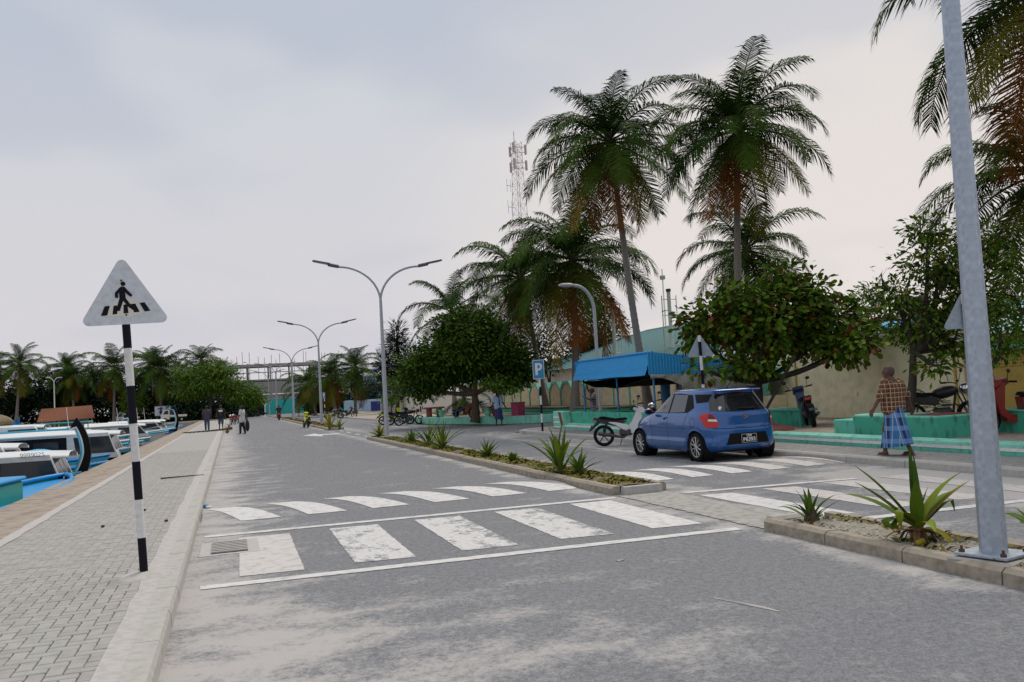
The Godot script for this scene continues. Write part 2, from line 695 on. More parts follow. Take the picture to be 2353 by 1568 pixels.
func poly_flat(b: MB, pts: PackedVector2Array, y: float) -> void:
	# pts are (x, z)
	var start := b.v.size()
	for q in pts:
		b.p(Vector3(q.x, y, q.y), Vector3.UP, q)
	var tr := Geometry2D.triangulate_polygon(pts)
	for k in range(0, tr.size(), 3):
		b.t(start + tr[k], start + tr[k + 1], start + tr[k + 2])


func dusty_asphalt(w: int, h: int, x0: float, x1: float, z0: float, z1: float) -> ImageTexture:
	# dark bitumen with coral dust: blown into drifts along the kerbs, ground into the surface between the wheel tracks
	var drift := FastNoiseLite.new()
	drift.seed = 11
	drift.frequency = 1.1
	drift.fractal_octaves = 7
	drift.fractal_gain = 0.62
	var speck := FastNoiseLite.new()
	speck.seed = 12
	speck.frequency = 11.0
	speck.fractal_octaves = 4
	speck.fractal_gain = 0.95
	var tar := Color(0.20, 0.205, 0.219)
	var dust := Color(0.455, 0.435, 0.42)
	var data := PackedByteArray()
	data.resize(w * h * 3)
	var sr := PackedByteArray()
	for i in 1025:
		sr.append(int(clampf(pow(i / 1024.0, 1.0 / 2.2), 0, 1) * 255))
	var bias := PackedFloat32Array()
	bias.resize(w)
	var k := 0
	for j in h:
		var z := lerpf(z0, z1, (j + 0.5) / h)
		var near := smoothstep(-9.0, -5.0, z)
		for i in w:
			var x := lerpf(x0, x1, (i + 0.5) / w)
			var b := 0.14
			b += 0.50 * exp(-pow((x + 0.45) / (1.0 + 1.4 * near), 2.0))
			b += 0.10 * near * exp(-pow((x - 2.6) / 0.6, 2.0))
			b += 0.36 * exp(-pow((x - 5.30) / 0.30, 2.0)) + 0.34 * exp(-pow((x - 6.6) / 0.5, 2.0))
			b += 0.30 * smoothstep(8.2, 9.6, x) * smoothstep(-40.0, -30.0, z)
			b += 0.52 * smoothstep(7.2, 9.6, x) * smoothstep(-13.0, -10.5, z) * (1.0 - smoothstep(-8.5, -7.0, z) * 0.5)
			b -= 0.10 * exp(-pow((x - 3.9) / 0.5, 2.0)) + 0.08 * exp(-pow((x - 2.2) / 0.4, 2.0)) * (1.0 - near)
			var n := drift.get_noise_2d(x * 0.8, z * 1.15)
			var f := speck.get_noise_2d(x, z)
			var d := 0.92 * smoothstep(0.20, 0.74, b + n * 0.50 + f * (0.14 + 0.22 * b)) + 0.10 * rng.randf() * b
			var g := 1.0 + f * 0.45 + (rng.randf() - 0.5) * 0.55
			data[k] = sr[int(clampf(lerpf(tar.r * g, dust.r, d), 0, 1) * 1024)]
			data[k + 1] = sr[int(clampf(lerpf(tar.g * g, dust.g, d), 0, 1) * 1024)]
			data[k + 2] = sr[int(clampf(lerpf(tar.b * g, dust.b, d), 0, 1) * 1024)]
			k += 3
	return ImageTexture.create_from_image(Image.create_from_data(w, h, false, Image.FORMAT_RGB8, data))


func asphalt_mat(called: String, tex: Texture2D) -> StandardMaterial3D:
	var m := mat(called, Color(1, 1, 1), 0.88)
	m.albedo_texture = tex
	m.texture_repeat = false
	m.metallic_specular = 0.3
	return m


func hump_y(z: float) -> float:
	var t := (z - HUMP_A) / (HUMP_B - HUMP_A)
	return 0.045 * sin(PI * clampf(t, 0, 1)) if t > 0.0 and t < 1.0 else 0.0


func setting() -> void:
	# land and water
	var b := MB.new()
	poly_flat(b, PackedVector2Array([Vector2(-3.9, 120), Vector2(900, 120), Vector2(900, -1500), Vector2(-900, -1500), Vector2(-900, -800), Vector2(-64, -165), Vector2(-3.9, -116)]), -0.03)
	ground_piece(b, "ground", M.ground)
	b = MB.new()
	flat(b, -900, -3.7, 120, -800, -1.05)
	ground_piece(b, "water", M.water)
	# the road surface
	var x0 := KERB_L - 0.1
	var x1 := KERB_R + 0.1
	asphalt_mat("asphalt_near", dusty_asphalt(1400, 1230, x0, x1, -3.0, -13.1))
	asphalt_mat("asphalt_mid", dusty_asphalt(800, 900, x0, x1, -13.1, -33.0))
	asphalt_mat("asphalt_far", dusty_asphalt(256, 800, x0, x1, -33.0, -150.0))
	var road := place("road")
	b = MB.new()
	flat(b, x0, x1, -3.0, -13.1, 0.0)
	put(b, "near_surface", M.asphalt_near, road)
	b = MB.new()
	flat(b, x0, x1, -13.1, -33.0, 0.0)
	put(b, "middle_surface", M.asphalt_mid, road)
	b = MB.new()
	flat(b, x0, x1, -33.0, -150.0, 0.0)
	put(b, "far_surface", M.asphalt_far, road)
	worn("asphalt", Color(0.20, 0.20, 0.21), 0.6, 0.5, 0.9, 0.6)
	b = MB.new()
	flat(b, x0, x1, 8.0, -3.0, 0.0)
	put(b, "rear_surface", M.asphalt, road)
	b = MB.new()
	flat(b, x1, 17.0, -33.3, -41.5, -0.004)
	put(b, "side_street", M.asphalt, road)
	b = MB.new()
	flat(b, -60.0, 60.0, -150.0, -158.0, -0.004)
	put(b, "cross_street", M.asphalt, road)
	# road humps, one in each carriageway
	for side in [[KERB_L + 0.02, MED_L - 0.02], [MED_R + 0.02, KERB_R - 0.02]]:
		var hb := MB.new()
		var rows := []
		for i in 15:
			var z := lerpf(HUMP_A, HUMP_B, i / 14.0)
			rows.append(PackedVector3Array([Vector3(side[0], hump_y(z) - 0.001, z), Vector3(side[1], hump_y(z) - 0.001, z)]))
		var s := hb.v.size()
		hb.sheet(rows)
		for i in range(s, hb.v.size()):
			hb.uv[i] = Vector2((hb.v[i].x - x0) / (x1 - x0), (hb.v[i].z + 13.1) / -19.9)
		hb.face(Vector3.UP)
		put(hb, "road_hump", M.asphalt_mid, road)
	markings()
	walkway()
	medians()
	right_pavement()


func paint_tex() -> void:
	# road paint: whole, and scraped through to the bitumen
	T.paint = ramp_tex(512, 41, 0.02, [[0.0, Color(0.36, 0.36, 0.37)], [0.25, Color(0.52, 0.515, 0.51)], [0.5, Color(0.62, 0.61, 0.60)], [1.0, Color(0.66, 0.65, 0.64)]], 6)
	T.dusted = ramp_tex(512, 43, 0.02, [[0.0, Color(0.36, 0.34, 0.33)], [0.4, Color(0.55, 0.52, 0.50)], [1.0, Color(0.58, 0.555, 0.54)]], 6)
	for k in ["paint", "dusted"]:
		var m := mat("road_" + k, Color(1, 1, 1), 0.75)
		m.albedo_texture = T[k]
		m.uv1_triplanar = true
		m.uv1_world_triplanar = true
		m.uv1_scale = Vector3(0.55, 0.55, 0.55)


func scraped_stripe(seed_: int, lean: float) -> ImageTexture:
	# paint scrubbed through in short strokes across the stripe, most along one edge
	var w := 128
	var h := 512
	var a := FastNoiseLite.new()
	a.seed = seed_
	a.frequency = 1.0
	a.fractal_octaves = 4
	var c := FastNoiseLite.new()
	c.seed = seed_ + 9
	c.frequency = 1.0
	c.fractal_octaves = 3
	var im := Image.create(w, h, false, Image.FORMAT_RGB8)
	for y in h:
		for x in w:
			var u := float(x) / w
			var v := float(y) / h
			var e := u if lean > 0.0 else 1.0 - u
			var wear := absf(lean) * pow(e, 2.2) + 0.75 * a.get_noise_2d(u * 2.2, v * 5.0) + 0.65 * c.get_noise_2d(u * 4.0, v * 42.0) + 0.25 * c.get_noise_2d(u * 34.0, v * 9.0)
			var t := smoothstep(0.34, 0.44, wear)
			var p := 0.58 + 0.12 * a.get_noise_2d(u * 9.0, v * 30.0)
			var col := Color(p, p * 0.985, p * 0.97).lerp(Color(0.20, 0.205, 0.22), t * 0.9)
			im.set_pixel(x, y, col.linear_to_srgb())
	return ImageTexture.create_from_image(im)


func ragged(b: MB, a: Vector2, c: Vector2, d: Vector2, e: Vector2, y: float, rough := 0.012) -> void:
	# a painted patch whose edge wanders a little; corners are (x, z)
	var edge := PackedVector2Array()
	var cs := [a, c, d, e]
	for i in 4:
		var p: Vector2 = cs[i]
		var q: Vector2 = cs[(i + 1) % 4]
		var n := maxi(2, int(p.distance_to(q) / 0.045))
		for k in n:
			var m := p.lerp(q, float(k) / n)
			edge.append(m + Vector2(rng.randf_range(-rough, rough), rng.randf_range(-rough, rough)))
	poly_flat(b, edge, y)


func markings() -> void:
	paint_tex()
	var cw := place("crosswalk")
	var kinds := ["dusted", "stripe_a", "stripe_b", "stripe_c", "paint"]
	for k in 3:
		var sm := mat("road_stripe_" + ["a", "b", "c"][k], Color(1, 1, 1), 0.75)
		sm.albedo_texture = scraped_stripe(60 + k, [-0.35, 0.55, 0.45][k])
		sm.texture_repeat = false
	for i in 5:
		var b := MB.new()
		var xa := 0.03 + 1.125 * i
		ragged(b, Vector2(xa, -8.95), Vector2(xa + 0.62, -8.9), Vector2(xa + 0.64, -11.5), Vector2(xa + 0.02, -11.55), 0.005, 0.007)
		for q in b.v.size():
			b.uv[q] = Vector2((b.v[q].x - xa) / 0.64, (b.v[q].z + 8.9) / -2.65)
		put(b, "stripe", M["road_" + kinds[i]], cw)
	for i in 4:
		var b := MB.new()
		var xa := 6.42 + 1.05 * i
		ragged(b, Vector2(xa, -8.5), Vector2(xa + 0.5, -8.45), Vector2(xa + 0.48, -11.0), Vector2(xa - 0.02, -11.1), 0.005, 0.008)
		put(b, "stripe", M["road_" + ("paint" if i == 0 else "dusted")], cw)
	for s in [[KERB_L + 0.15, MED_L - 0.14, -8.60, -8.36, "paint"], [KERB_L + 0.1, MED_L - 0.06, -11.95, -11.72, "paint"], [6.4, 10.5, -8.1, -7.9, "paint"], [6.36, 9.2, -11.5, -11.15, "paint"]]:
		var b := MB.new()
		ragged(b, Vector2(s[0], s[2] + 0.085), Vector2(s[1], s[3] + 0.085), Vector2(s[1], s[3] - 0.085), Vector2(s[0], s[2] - 0.085), 0.006, 0.006)
		put(b, "stop_line", M["road_" + s[4]], cw)
	# slanting marks over the humps
	var hm := place("hump_marks")
	for i in 12:
		var left := i < 6
		var xa := -0.46 + 0.955 * i if left else 6.5 + 0.78 * (i - 6)
		var lim := MED_L - 0.05 if left else KERB_R - 0.05
		var b := MB.new()
		var rows := []
		for j in 13:
			var t := j / 12.0
			var z := lerpf(HUMP_A - 0.03, HUMP_B + 0.03, t)
			var l := xa + (lerpf(0.56, 0.0, t) if left else lerpf(0.24, 0.0, t))
			var r := l + (lerpf(0.57, 0.47, t) if left else lerpf(0.42, 0.50, t))
			rows.append(PackedVector3Array([Vector3(clampf(l, KERB_L + 0.03, lim), hump_y(z) + 0.005, z), Vector3(clampf((l + r) / 2, KERB_L + 0.03, lim), hump_y(z) + 0.005, z), Vector3(clampf(r, KERB_L + 0.03, lim), hump_y(z) + 0.005, z)]))
		b.sheet(rows)
		b.face(Vector3.UP)
		put(b, "mark", M["road_paint"] if left or i < 9 else M["road_dusted"], hm)
	# edge line of the parking strip, broken centre dashes, an arrow
	var pl := place("lane_lines")
	var spans := [[9.32, 9.2, -17.5, -30.0], [9.1, 9.0, -42.0, -60.0]]
	for s in spans:
		var b := MB.new()
		ragged(b, Vector2(s[0], s[2]), Vector2(s[0] + 0.1, s[2]), Vector2(s[1] + 0.1, s[3]), Vector2(s[1], s[3]), 0.005, 0.008)
		put(b, "edge_line", M.road_dusted, pl)
	for s in [-38.4, -41.6, -44.8, -48.0]:
		var b := MB.new()
		ragged(b, Vector2(5.8, s), Vector2(5.92, s), Vector2(5.92, s - 1.6), Vector2(5.8, s - 1.6), 0.005, 0.008)
		put(b, "dash", M.road_paint, pl)
	var ab := MB.new()
	poly_flat(ab, PackedVector2Array([Vector2(3.5, -45.6), Vector2(4.3, -42.8), Vector2(4.35, -44.6), Vector2(5.3, -44.4), Vector2(5.3, -45.6), Vector2(4.35, -45.9), Vector2(4.3, -47.6)]), 0.005)
	put(ab, "turn_arrow", M.road_paint, pl)
	for i in 4:      # pale scrapes gouged in the left lane
		var sb := MB.new()
		var p := on_ground(1640 + i * 14, 1376 + i * 3, 0)
		var q := on_ground(1760 + i * 10, 1398 + i * 3, 0)
		ragged(sb, Vector2(p.x, p.z), Vector2(p.x + 0.012, p.z - 0.012), Vector2(q.x + 0.012, q.z - 0.012), Vector2(q.x, q.z), 0.004, 0.002)
		put(sb, "scrape", M.road_dusted, pl)
	for i in 4:
		var b := MB.new()
		var z := -20.4 - i * 2.6
		ragged(b, Vector2(9.3, z), Vector2(10.7, z), Vector2(10.7, z - 0.09), Vector2(9.3, z - 0.09), 0.005, 0.008)
		put(b, "bay_line", M.road_dusted, pl)


func paver_top(b: MB, cx: float, cz: float, lx: float, lz: float, y: float) -> void:
	var g := 0.0045
	var a := Vector3(cx - lx / 2 + g, y, cz - lz / 2 + g)
	var d := Vector3(cx + lx / 2 - g, y, cz + lz / 2 - g)
	var s := b.v.size()
	for q in [Vector3(a.x, y, a.z), Vector3(d.x, y, a.z), Vector3(d.x, y, d.z), Vector3(a.x, y, d.z)]:
		b.p(q, Vector3.UP)
	b.t(s, s + 1, s + 2)
	b.t(s, s + 2, s + 3)
	var k := 0.006
	var o := [Vector3(a.x - k, y - 0.014, a.z - k), Vector3(d.x + k, y - 0.014, a.z - k), Vector3(d.x + k, y - 0.014, d.z + k), Vector3(a.x - k, y - 0.014, d.z + k)]
	var outs := [Vector3(0, 1, -1), Vector3(1, 1, 0), Vector3(0, 1, 1), Vector3(-1, 1, 0)]
	for i in 4:
		b.quad(b.v[s + i], b.v[s + (i + 1) % 4], o[(i + 1) % 4], o[i], outs[i])


func walkway() -> void:
	var wk := place("walkway")
	var b := MB.new()
	flat(b, -2.8, -0.6, 5.0, -34.0, 0.112)
	put(b, "bedding", M.joint, wk)
	b = MB.new()
	flat(b, -2.8, -0.6, -34.0, -116.0, 0.128)
	put(b, "far_paving", M.paver, wk)
	# herringbone of 200 x 100 mm blocks
	var u := 0.1
	var meshes := []
	for lay in 2:
		var pb := MB.new()
		pb.box(Vector3(0, -0.03, 0), Vector3(0.192, 0.06, 0.092) if lay == 0 else Vector3(0.092, 0.06, 0.192), 0.006)
		meshes.append(pb.mesh())
	var rest := [MB.new(), MB.new(), MB.new()]
	var mats := [M.paver, M.paver_dark, M.paver_green]
	var cells := []
	for j in range(30, 345):
		for i in range(-28, -5):
			var d := posmod(i - j, 4)
			if d == 0 or d == 3:
				cells.append([i, j, d])
	var made := 0
	for c in cells:
		var cx: float = (c[0] + (1.0 if c[2] == 0 else 0.5)) * u
		var cz: float = -(c[1] + (0.5 if c[2] == 0 else 1.0)) * u
		if cx < -2.70 or cx > -0.74:
			continue
		var y := 0.130 + rng.randf_range(-0.002, 0.002)
		var k := rng.randi() % 5
		k = 0 if k < 2 else (1 if k == 2 else 2) if cz > -9.0 else (1 if k < 4 else 0)
		# the blocks in the corner of the picture show largest
		if made < 300 and cz < -4.6 and cx < -0.80 and cx > -0.80 + (cz + 4.0) * 0.42:
			var o := mi(meshes[0 if c[2] == 0 else 1], "paver", mats[k], wk, Vector3(cx, y, cz))
			o.rotation = Vector3(rng.randf_range(-0.012, 0.012), rng.randf_range(-0.01, 0.01), rng.randf_range(-0.012, 0.012))
			made += 1
		else:
			paver_top(rest[k], cx, cz, 0.2 if c[2] == 0 else 0.1, 0.1 if c[2] == 0 else 0.2, y)
	for k in 3:
		tag(put(rest[k], "paving", mats[k], wk), "", "", "", "stuff")
	# ragged mortar bands either side of the blocks
	for s in [[-2.75, 0.085], [-0.725, 0.085]]:
		var mb := MB.new()
		var rows := []
		for i in 260:
			var z := 2.0 - i * 0.46
			rows.append(PackedVector3Array([Vector3(s[0] - s[1] + rng.randf_range(-0.012, 0.012), 0.137, z), Vector3(s[0] + s[1] + rng.randf_range(-0.02, 0.02), 0.137, z)]))
		mb.sheet(rows)
		mb.face(Vector3.UP)
		put(mb, "mortar_band", M.mortar, wk)
	# kerb stones
	var kb := MB.new()
	kb.prism(PackedVector2Array([Vector2(-0.185, -0.12), Vector2(0.0, -0.12), Vector2(-0.012, 0.10), Vector2(-0.03, 0.137), Vector2(-0.185, 0.14)]), 0.905)
	var stone := kb.mesh()
	for i in 128:
		var o := mi(stone, "kerb_stone", M.kerb if rng.randf() < 0.75 else M.mortar, wk, Vector3(KERB_L + rng.randf_range(-0.003, 0.003), rng.randf_range(-0.002, 0.002), 1.5 - i * 0.915))
		o.rotation.y = rng.randf_range(-0.004, 0.004)
	# the quay: a concrete coping above the harbour
	var qy := place("quay")
	var z := 4.0
	var pieces := 0
	while z > -116.0:
		var qb := MB.new()
		var l := 5.6
		qb.box(Vector3(-3.32, -0.62, z - l / 2), Vector3(1.10, 1.5, l - 0.02), 0.025)
		put(qb, "coping_slab", M.quay, qy)
		z -= l
		pieces += 1
	# the far side of the basin
	var far := place("far_quay")
	b = MB.new()
	var a := Vector3(-3.9, 0, -116)
	var c2 := Vector3(-64, 0, -165)
	b.quad(a + Vector3.DOWN * 1.3, c2 + Vector3.DOWN * 1.3, c2 + Vector3.UP * 0.1, a + Vector3.UP * 0.1, Vector3(0.6, 0, 1))
	put(b, "quay_face", M.raw_concrete, far)
	b = MB.new()
	var back := Vector3(-0.4, 0, -1.2)
	b.quad(a + Vector3.UP * 0.1, c2 + Vector3.UP * 0.1, c2 + back + Vector3.UP * 0.1, a + back + Vector3.UP * 0.1)
	put(b, "quay_top", M.concrete, far)


func medians() -> void:
	var stone_l := MB.new()
	stone_l.prism(PackedVector2Array([Vector2(0, -0.1), Vector2(0.15, -0.1), Vector2(0.15, 0.128), Vector2(0.045, 0.132), Vector2(0.008, 0.10)]), 0.985)
	var mesh_l := stone_l.mesh()
	var ends := MB.new()
	ends.prism(PackedVector2Array([Vector2(0, -0.1), Vector2(0.15, -0.1), Vector2(0.15, 0.128), Vector2(0.045, 0.132), Vector2(0.008, 0.10)]), MED_R - MED_L - 0.31)
	var mesh_e := ends.mesh()
	var k := 0
	for s in [[-8.10, 3.0], [-36.5, -12.0], [-104.0, -51.5], [-142.0, -108.0]]:
		var md := place("median")
		var b := MB.new()
		var z0: float = s[0]
		var z1: float = s[1]
		# earth, a little domed and uneven
		var rows := []
		var n := int((z1 - z0) / 0.3) + 1
		for i in n + 1:
			var z := lerpf(z1 - 0.14, z0 + 0.14, float(i) / n)
			var r := PackedVector3Array()
			for j in 7:
				var x := lerpf(MED_L + 0.13, MED_R - 0.13, j / 6.0)
				r.append(Vector3(x, 0.095 + 0.025 * sin(PI * j / 6.0) + rng.randf_range(-0.008, 0.012), z))
			rows.append(r)
		b.sheet(rows)
		b.face(Vector3.UP)
		put(b, "earth", M.coral_sand if k == 0 else M.soil, md)
		var cnt := int(round((z1 - z0) / 1.0))
		for i in cnt:
			var z := z0 + (i + 0.5) * (z1 - z0) / cnt
			var sc := (z1 - z0) / cnt
			var o := mi(mesh_l, "kerb_stone", M.kerb_median, md, Vector3(MED_L, rng.randf_range(-0.006, 0.004), z))
			o.scale.z = sc
			o = mi(mesh_l, "kerb_stone", M.kerb_median, md, Vector3(MED_R, rng.randf_range(-0.006, 0.004), z))
			o.rotation.y = PI
			o.scale.z = sc
		for e in [z0, z1]:
			var o := mi(mesh_e, "kerb_stone", M.kerb, md, Vector3((MED_L + MED_R) / 2, -0.003, e))
			o.rotation.y = PI / 2 if e == z0 else -PI / 2
			if e == z0:
				o.rotation.y = PI / 2
		k += 1
	# flush concrete refuge between the two nearest islands
	var rb := MB.new()
	ragged(rb, Vector2(MED_L + 0.05, -8.2), Vector2(MED_R - 0.06, -8.2), Vector2(MED_R - 0.08, -11.85), Vector2(MED_L + 0.04, -11.85), 0.008, 0.02)
	ground_piece(rb, "crossing_refuge", M.concrete)


func right_pavement() -> void:
	var pv := place("right_pavement")
	var b := MB.new()
	poly_flat(b, PackedVector2Array([Vector2(KERB_R + 0.05, 6), Vector2(12.3, 6), Vector2(12.3, -33.0), Vector2(11.7, -33.0), Vector2(11.1, -32.6), Vector2(KERB_R + 0.05, -31.6)]), 0.12)
	put(b, "paving", M.pavement, pv)
	b = MB.new()
	poly_flat(b, PackedVector2Array([Vector2(KERB_R + 0.05, -51.0), Vector2(11.6, -49.2), Vector2(14.0, -41.0), Vector2(17.0, -40.0), Vector2(17.0, -130), Vector2(KERB_R + 0.05, -130)]), 0.11)
	put(b, "far_paving", M.sand, pv)
	var kb := MB.new()
	kb.prism(PackedVector2Array([Vector2(0, -0.1), Vector2(0.2, -0.1), Vector2(0.2, 0.128), Vector2(0.04, 0.132), Vector2(0.01, 0.10)]), 1.44)
	var stone := kb.mesh()
	for i in 24:
		mi(stone, "kerb_stone", M.kerb, pv, Vector3(KERB_R + rng.randf_range(-0.005, 0.005), rng.randf_range(-0.005, 0.003), 2.0 - i * 1.455))
	for i in 52:
		mi(stone, "kerb_stone", M.kerb, pv, Vector3(KERB_R, -0.01, -52.0 - i * 1.455))
	# rounded corner into the side street
	var pts := [Vector2(KERB_R + 0.02, -31.5), Vector2(10.95, -32.3), Vector2(11.35, -32.85), Vector2(12.0, -33.1), Vector2(13.4, -33.2), Vector2(14.9, -33.2)]
	for i in pts.size() - 1:
		var a: Vector2 = pts[i]
		var d: Vector2 = pts[i + 1]
		var cb := MB.new()
		var e := d - a
		cb.box(Vector3((a.x + d.x) / 2, 0.015, (a.y + d.y) / 2), Vector3(e.length(), 0.235, 0.18), 0.015, Basis(Vector3.UP, -atan2(e.y, e.x)))
		put(cb, "kerb_stone", M.kerb, pv)
	# garden earth behind the low wall
	b = MB.new()
	var rows := []
	for i in 40:
		var z := 6.0 - i * 1.0
		var r := PackedVector3Array()
		for j in 10:
			r.append(Vector3(lerpf(12.4, 17.8, j / 9.0), 0.30 + rng.randf_range(-0.02, 0.025), z))
		rows.append(r)
	b.sheet(rows)
	b.face(Vector3.UP)
	ground_piece(b, "garden_earth", M.sand)


# ---------- garden walls, shelter, buildings on the right ----------
func ripple(b: MB, a: Vector3, along: Vector3, len_: float, top: Callable, bottom: Callable, out: Vector3, pitch := 0.13, amp := 0.018) -> void:
	# corrugated sheet: ribs run from the bottom edge to the top edge
	var rows := [PackedVector3Array(), PackedVector3Array()]
	var n := int(len_ / pitch * 6)
	for i in n + 1:
		var s := len_ * i / n
		var o := out * amp * clampf(2.2 * sin(TAU * s / pitch), -1, 1)
		rows[0].append(bottom.call(s) + a + along * s + o)
		rows[1].append(top.call(s) + a + along * s + o)
	b.sheet(rows)
	b.face(out)


func right_walls() -> void:
	low_wall()
	shelter()
	boundary_wall()
	# planters on the garden earth
	var g := "mint planters on the garden earth"
	var pl := thing("planter", "round-ended mint planter with a red painted patch on its rim", "planter", Vector3(13.35, 0.29, -14.2), 0.0, g)
	var b := MB.new()
	var ring := PackedVector2Array()
	for i in 13:
		var a := PI * i / 12.0
		ring.append(Vector2(cos(a) * 0.6, sin(a) * 0.6 + 1.0))
	ring.append(Vector2(-0.6, -1.1))
	ring.append(Vector2(0.6, -1.1))
	b.prism(ring, 0.40, Transform3D(Basis(Vector3.RIGHT, -PI / 2), Vector3(0, 0.2, 0)))
	put(b, "body", M.mint_deep, pl)
	b = MB.new()
	var inner := PackedVector2Array()
	for q in ring:
		inner.append(q * 0.98)
	b.prism(inner, 0.03, Transform3D(Basis(Vector3.RIGHT, -PI / 2), Vector3(0, 0.415, 0)))
	put(b, "rim", M.mint_pale, pl)
	b = MB.new()
	b.box(Vector3(0.05, 0.437, 0.55), Vector3(0.9, 0.012, 0.8))
	put(b, "painted_patch", M.brick_red, pl)
	pl = thing("planter", "square low mint block at the end of the round planter", "planter", Vector3(13.3, 0.29, -15.75), 0.0, g)
	b = MB.new()
	b.box(Vector3(0, 0.16, 0), Vector3(1.0, 0.34, 0.75), 0.02)
	put(b, "body", M.mint, pl)
	pl = thing("planter", "long straight mint planter behind the galvanised lamp post", "planter", Vector3(14.9, 0.29, -10.2), 0.0, g)
	b = MB.new()
	b.box(Vector3(0, 0.2, 0), Vector3(0.9, 0.45, 6.6), 0.02)
	put(b, "body", M.mint_deep, pl)
	b = MB.new()
	b.box(Vector3(0, 0.437, 0), Vector3(0.94, 0.03, 6.64), 0.01)
	put(b, "rim", M.mint, pl)
	pl = thing("planter", "small dark green box planter by the parked scooter", "planter", Vector3(14.7, 0.29, -20.2), 0.0, g)
	b = MB.new()
	b.box(Vector3(0, 0.2, 0), Vector3(0.5, 0.42, 1.4), 0.02)
	put(b, "body", M.mint_deep, pl)
	b = MB.new()
	b.box(Vector3(0, 0.435, 0), Vector3(0.58, 0.07, 1.5), 0.02)
	put(b, "rim", M.mint, pl)
	# planters along the zigzag wall
	for s in [[-37.2, 4.2, "long mint planter with a brown rim below the scalloped wall beside the shelter"], [-44.0, 5.6, "banded mint planter with a brown rim behind the pink bin"], [-51.0, 5.6, "mint planter with a brown rim at the far end of the scalloped wall"]]:
		pl = thing("planter", s[2], "planter", Vector3(16.7, 0.0, s[0]), 0.0, "planters below the scalloped wall")
		for k in 3:
			b = MB.new()
			b.box(Vector3(0, 0.12 + k * 0.22, 0), Vector3(1.5 - 0.05 * k, 0.21, s[1] - 0.06 * k), 0.05)
			put(b, "band", [M.mint_deep, M.mint, M.mint_deep][k], pl)
		b = MB.new()
		b.box(Vector3(0, 0.70, 0), Vector3(1.6, 0.07, s[1]), 0.02)
		put(b, "rim", M.soil, pl)


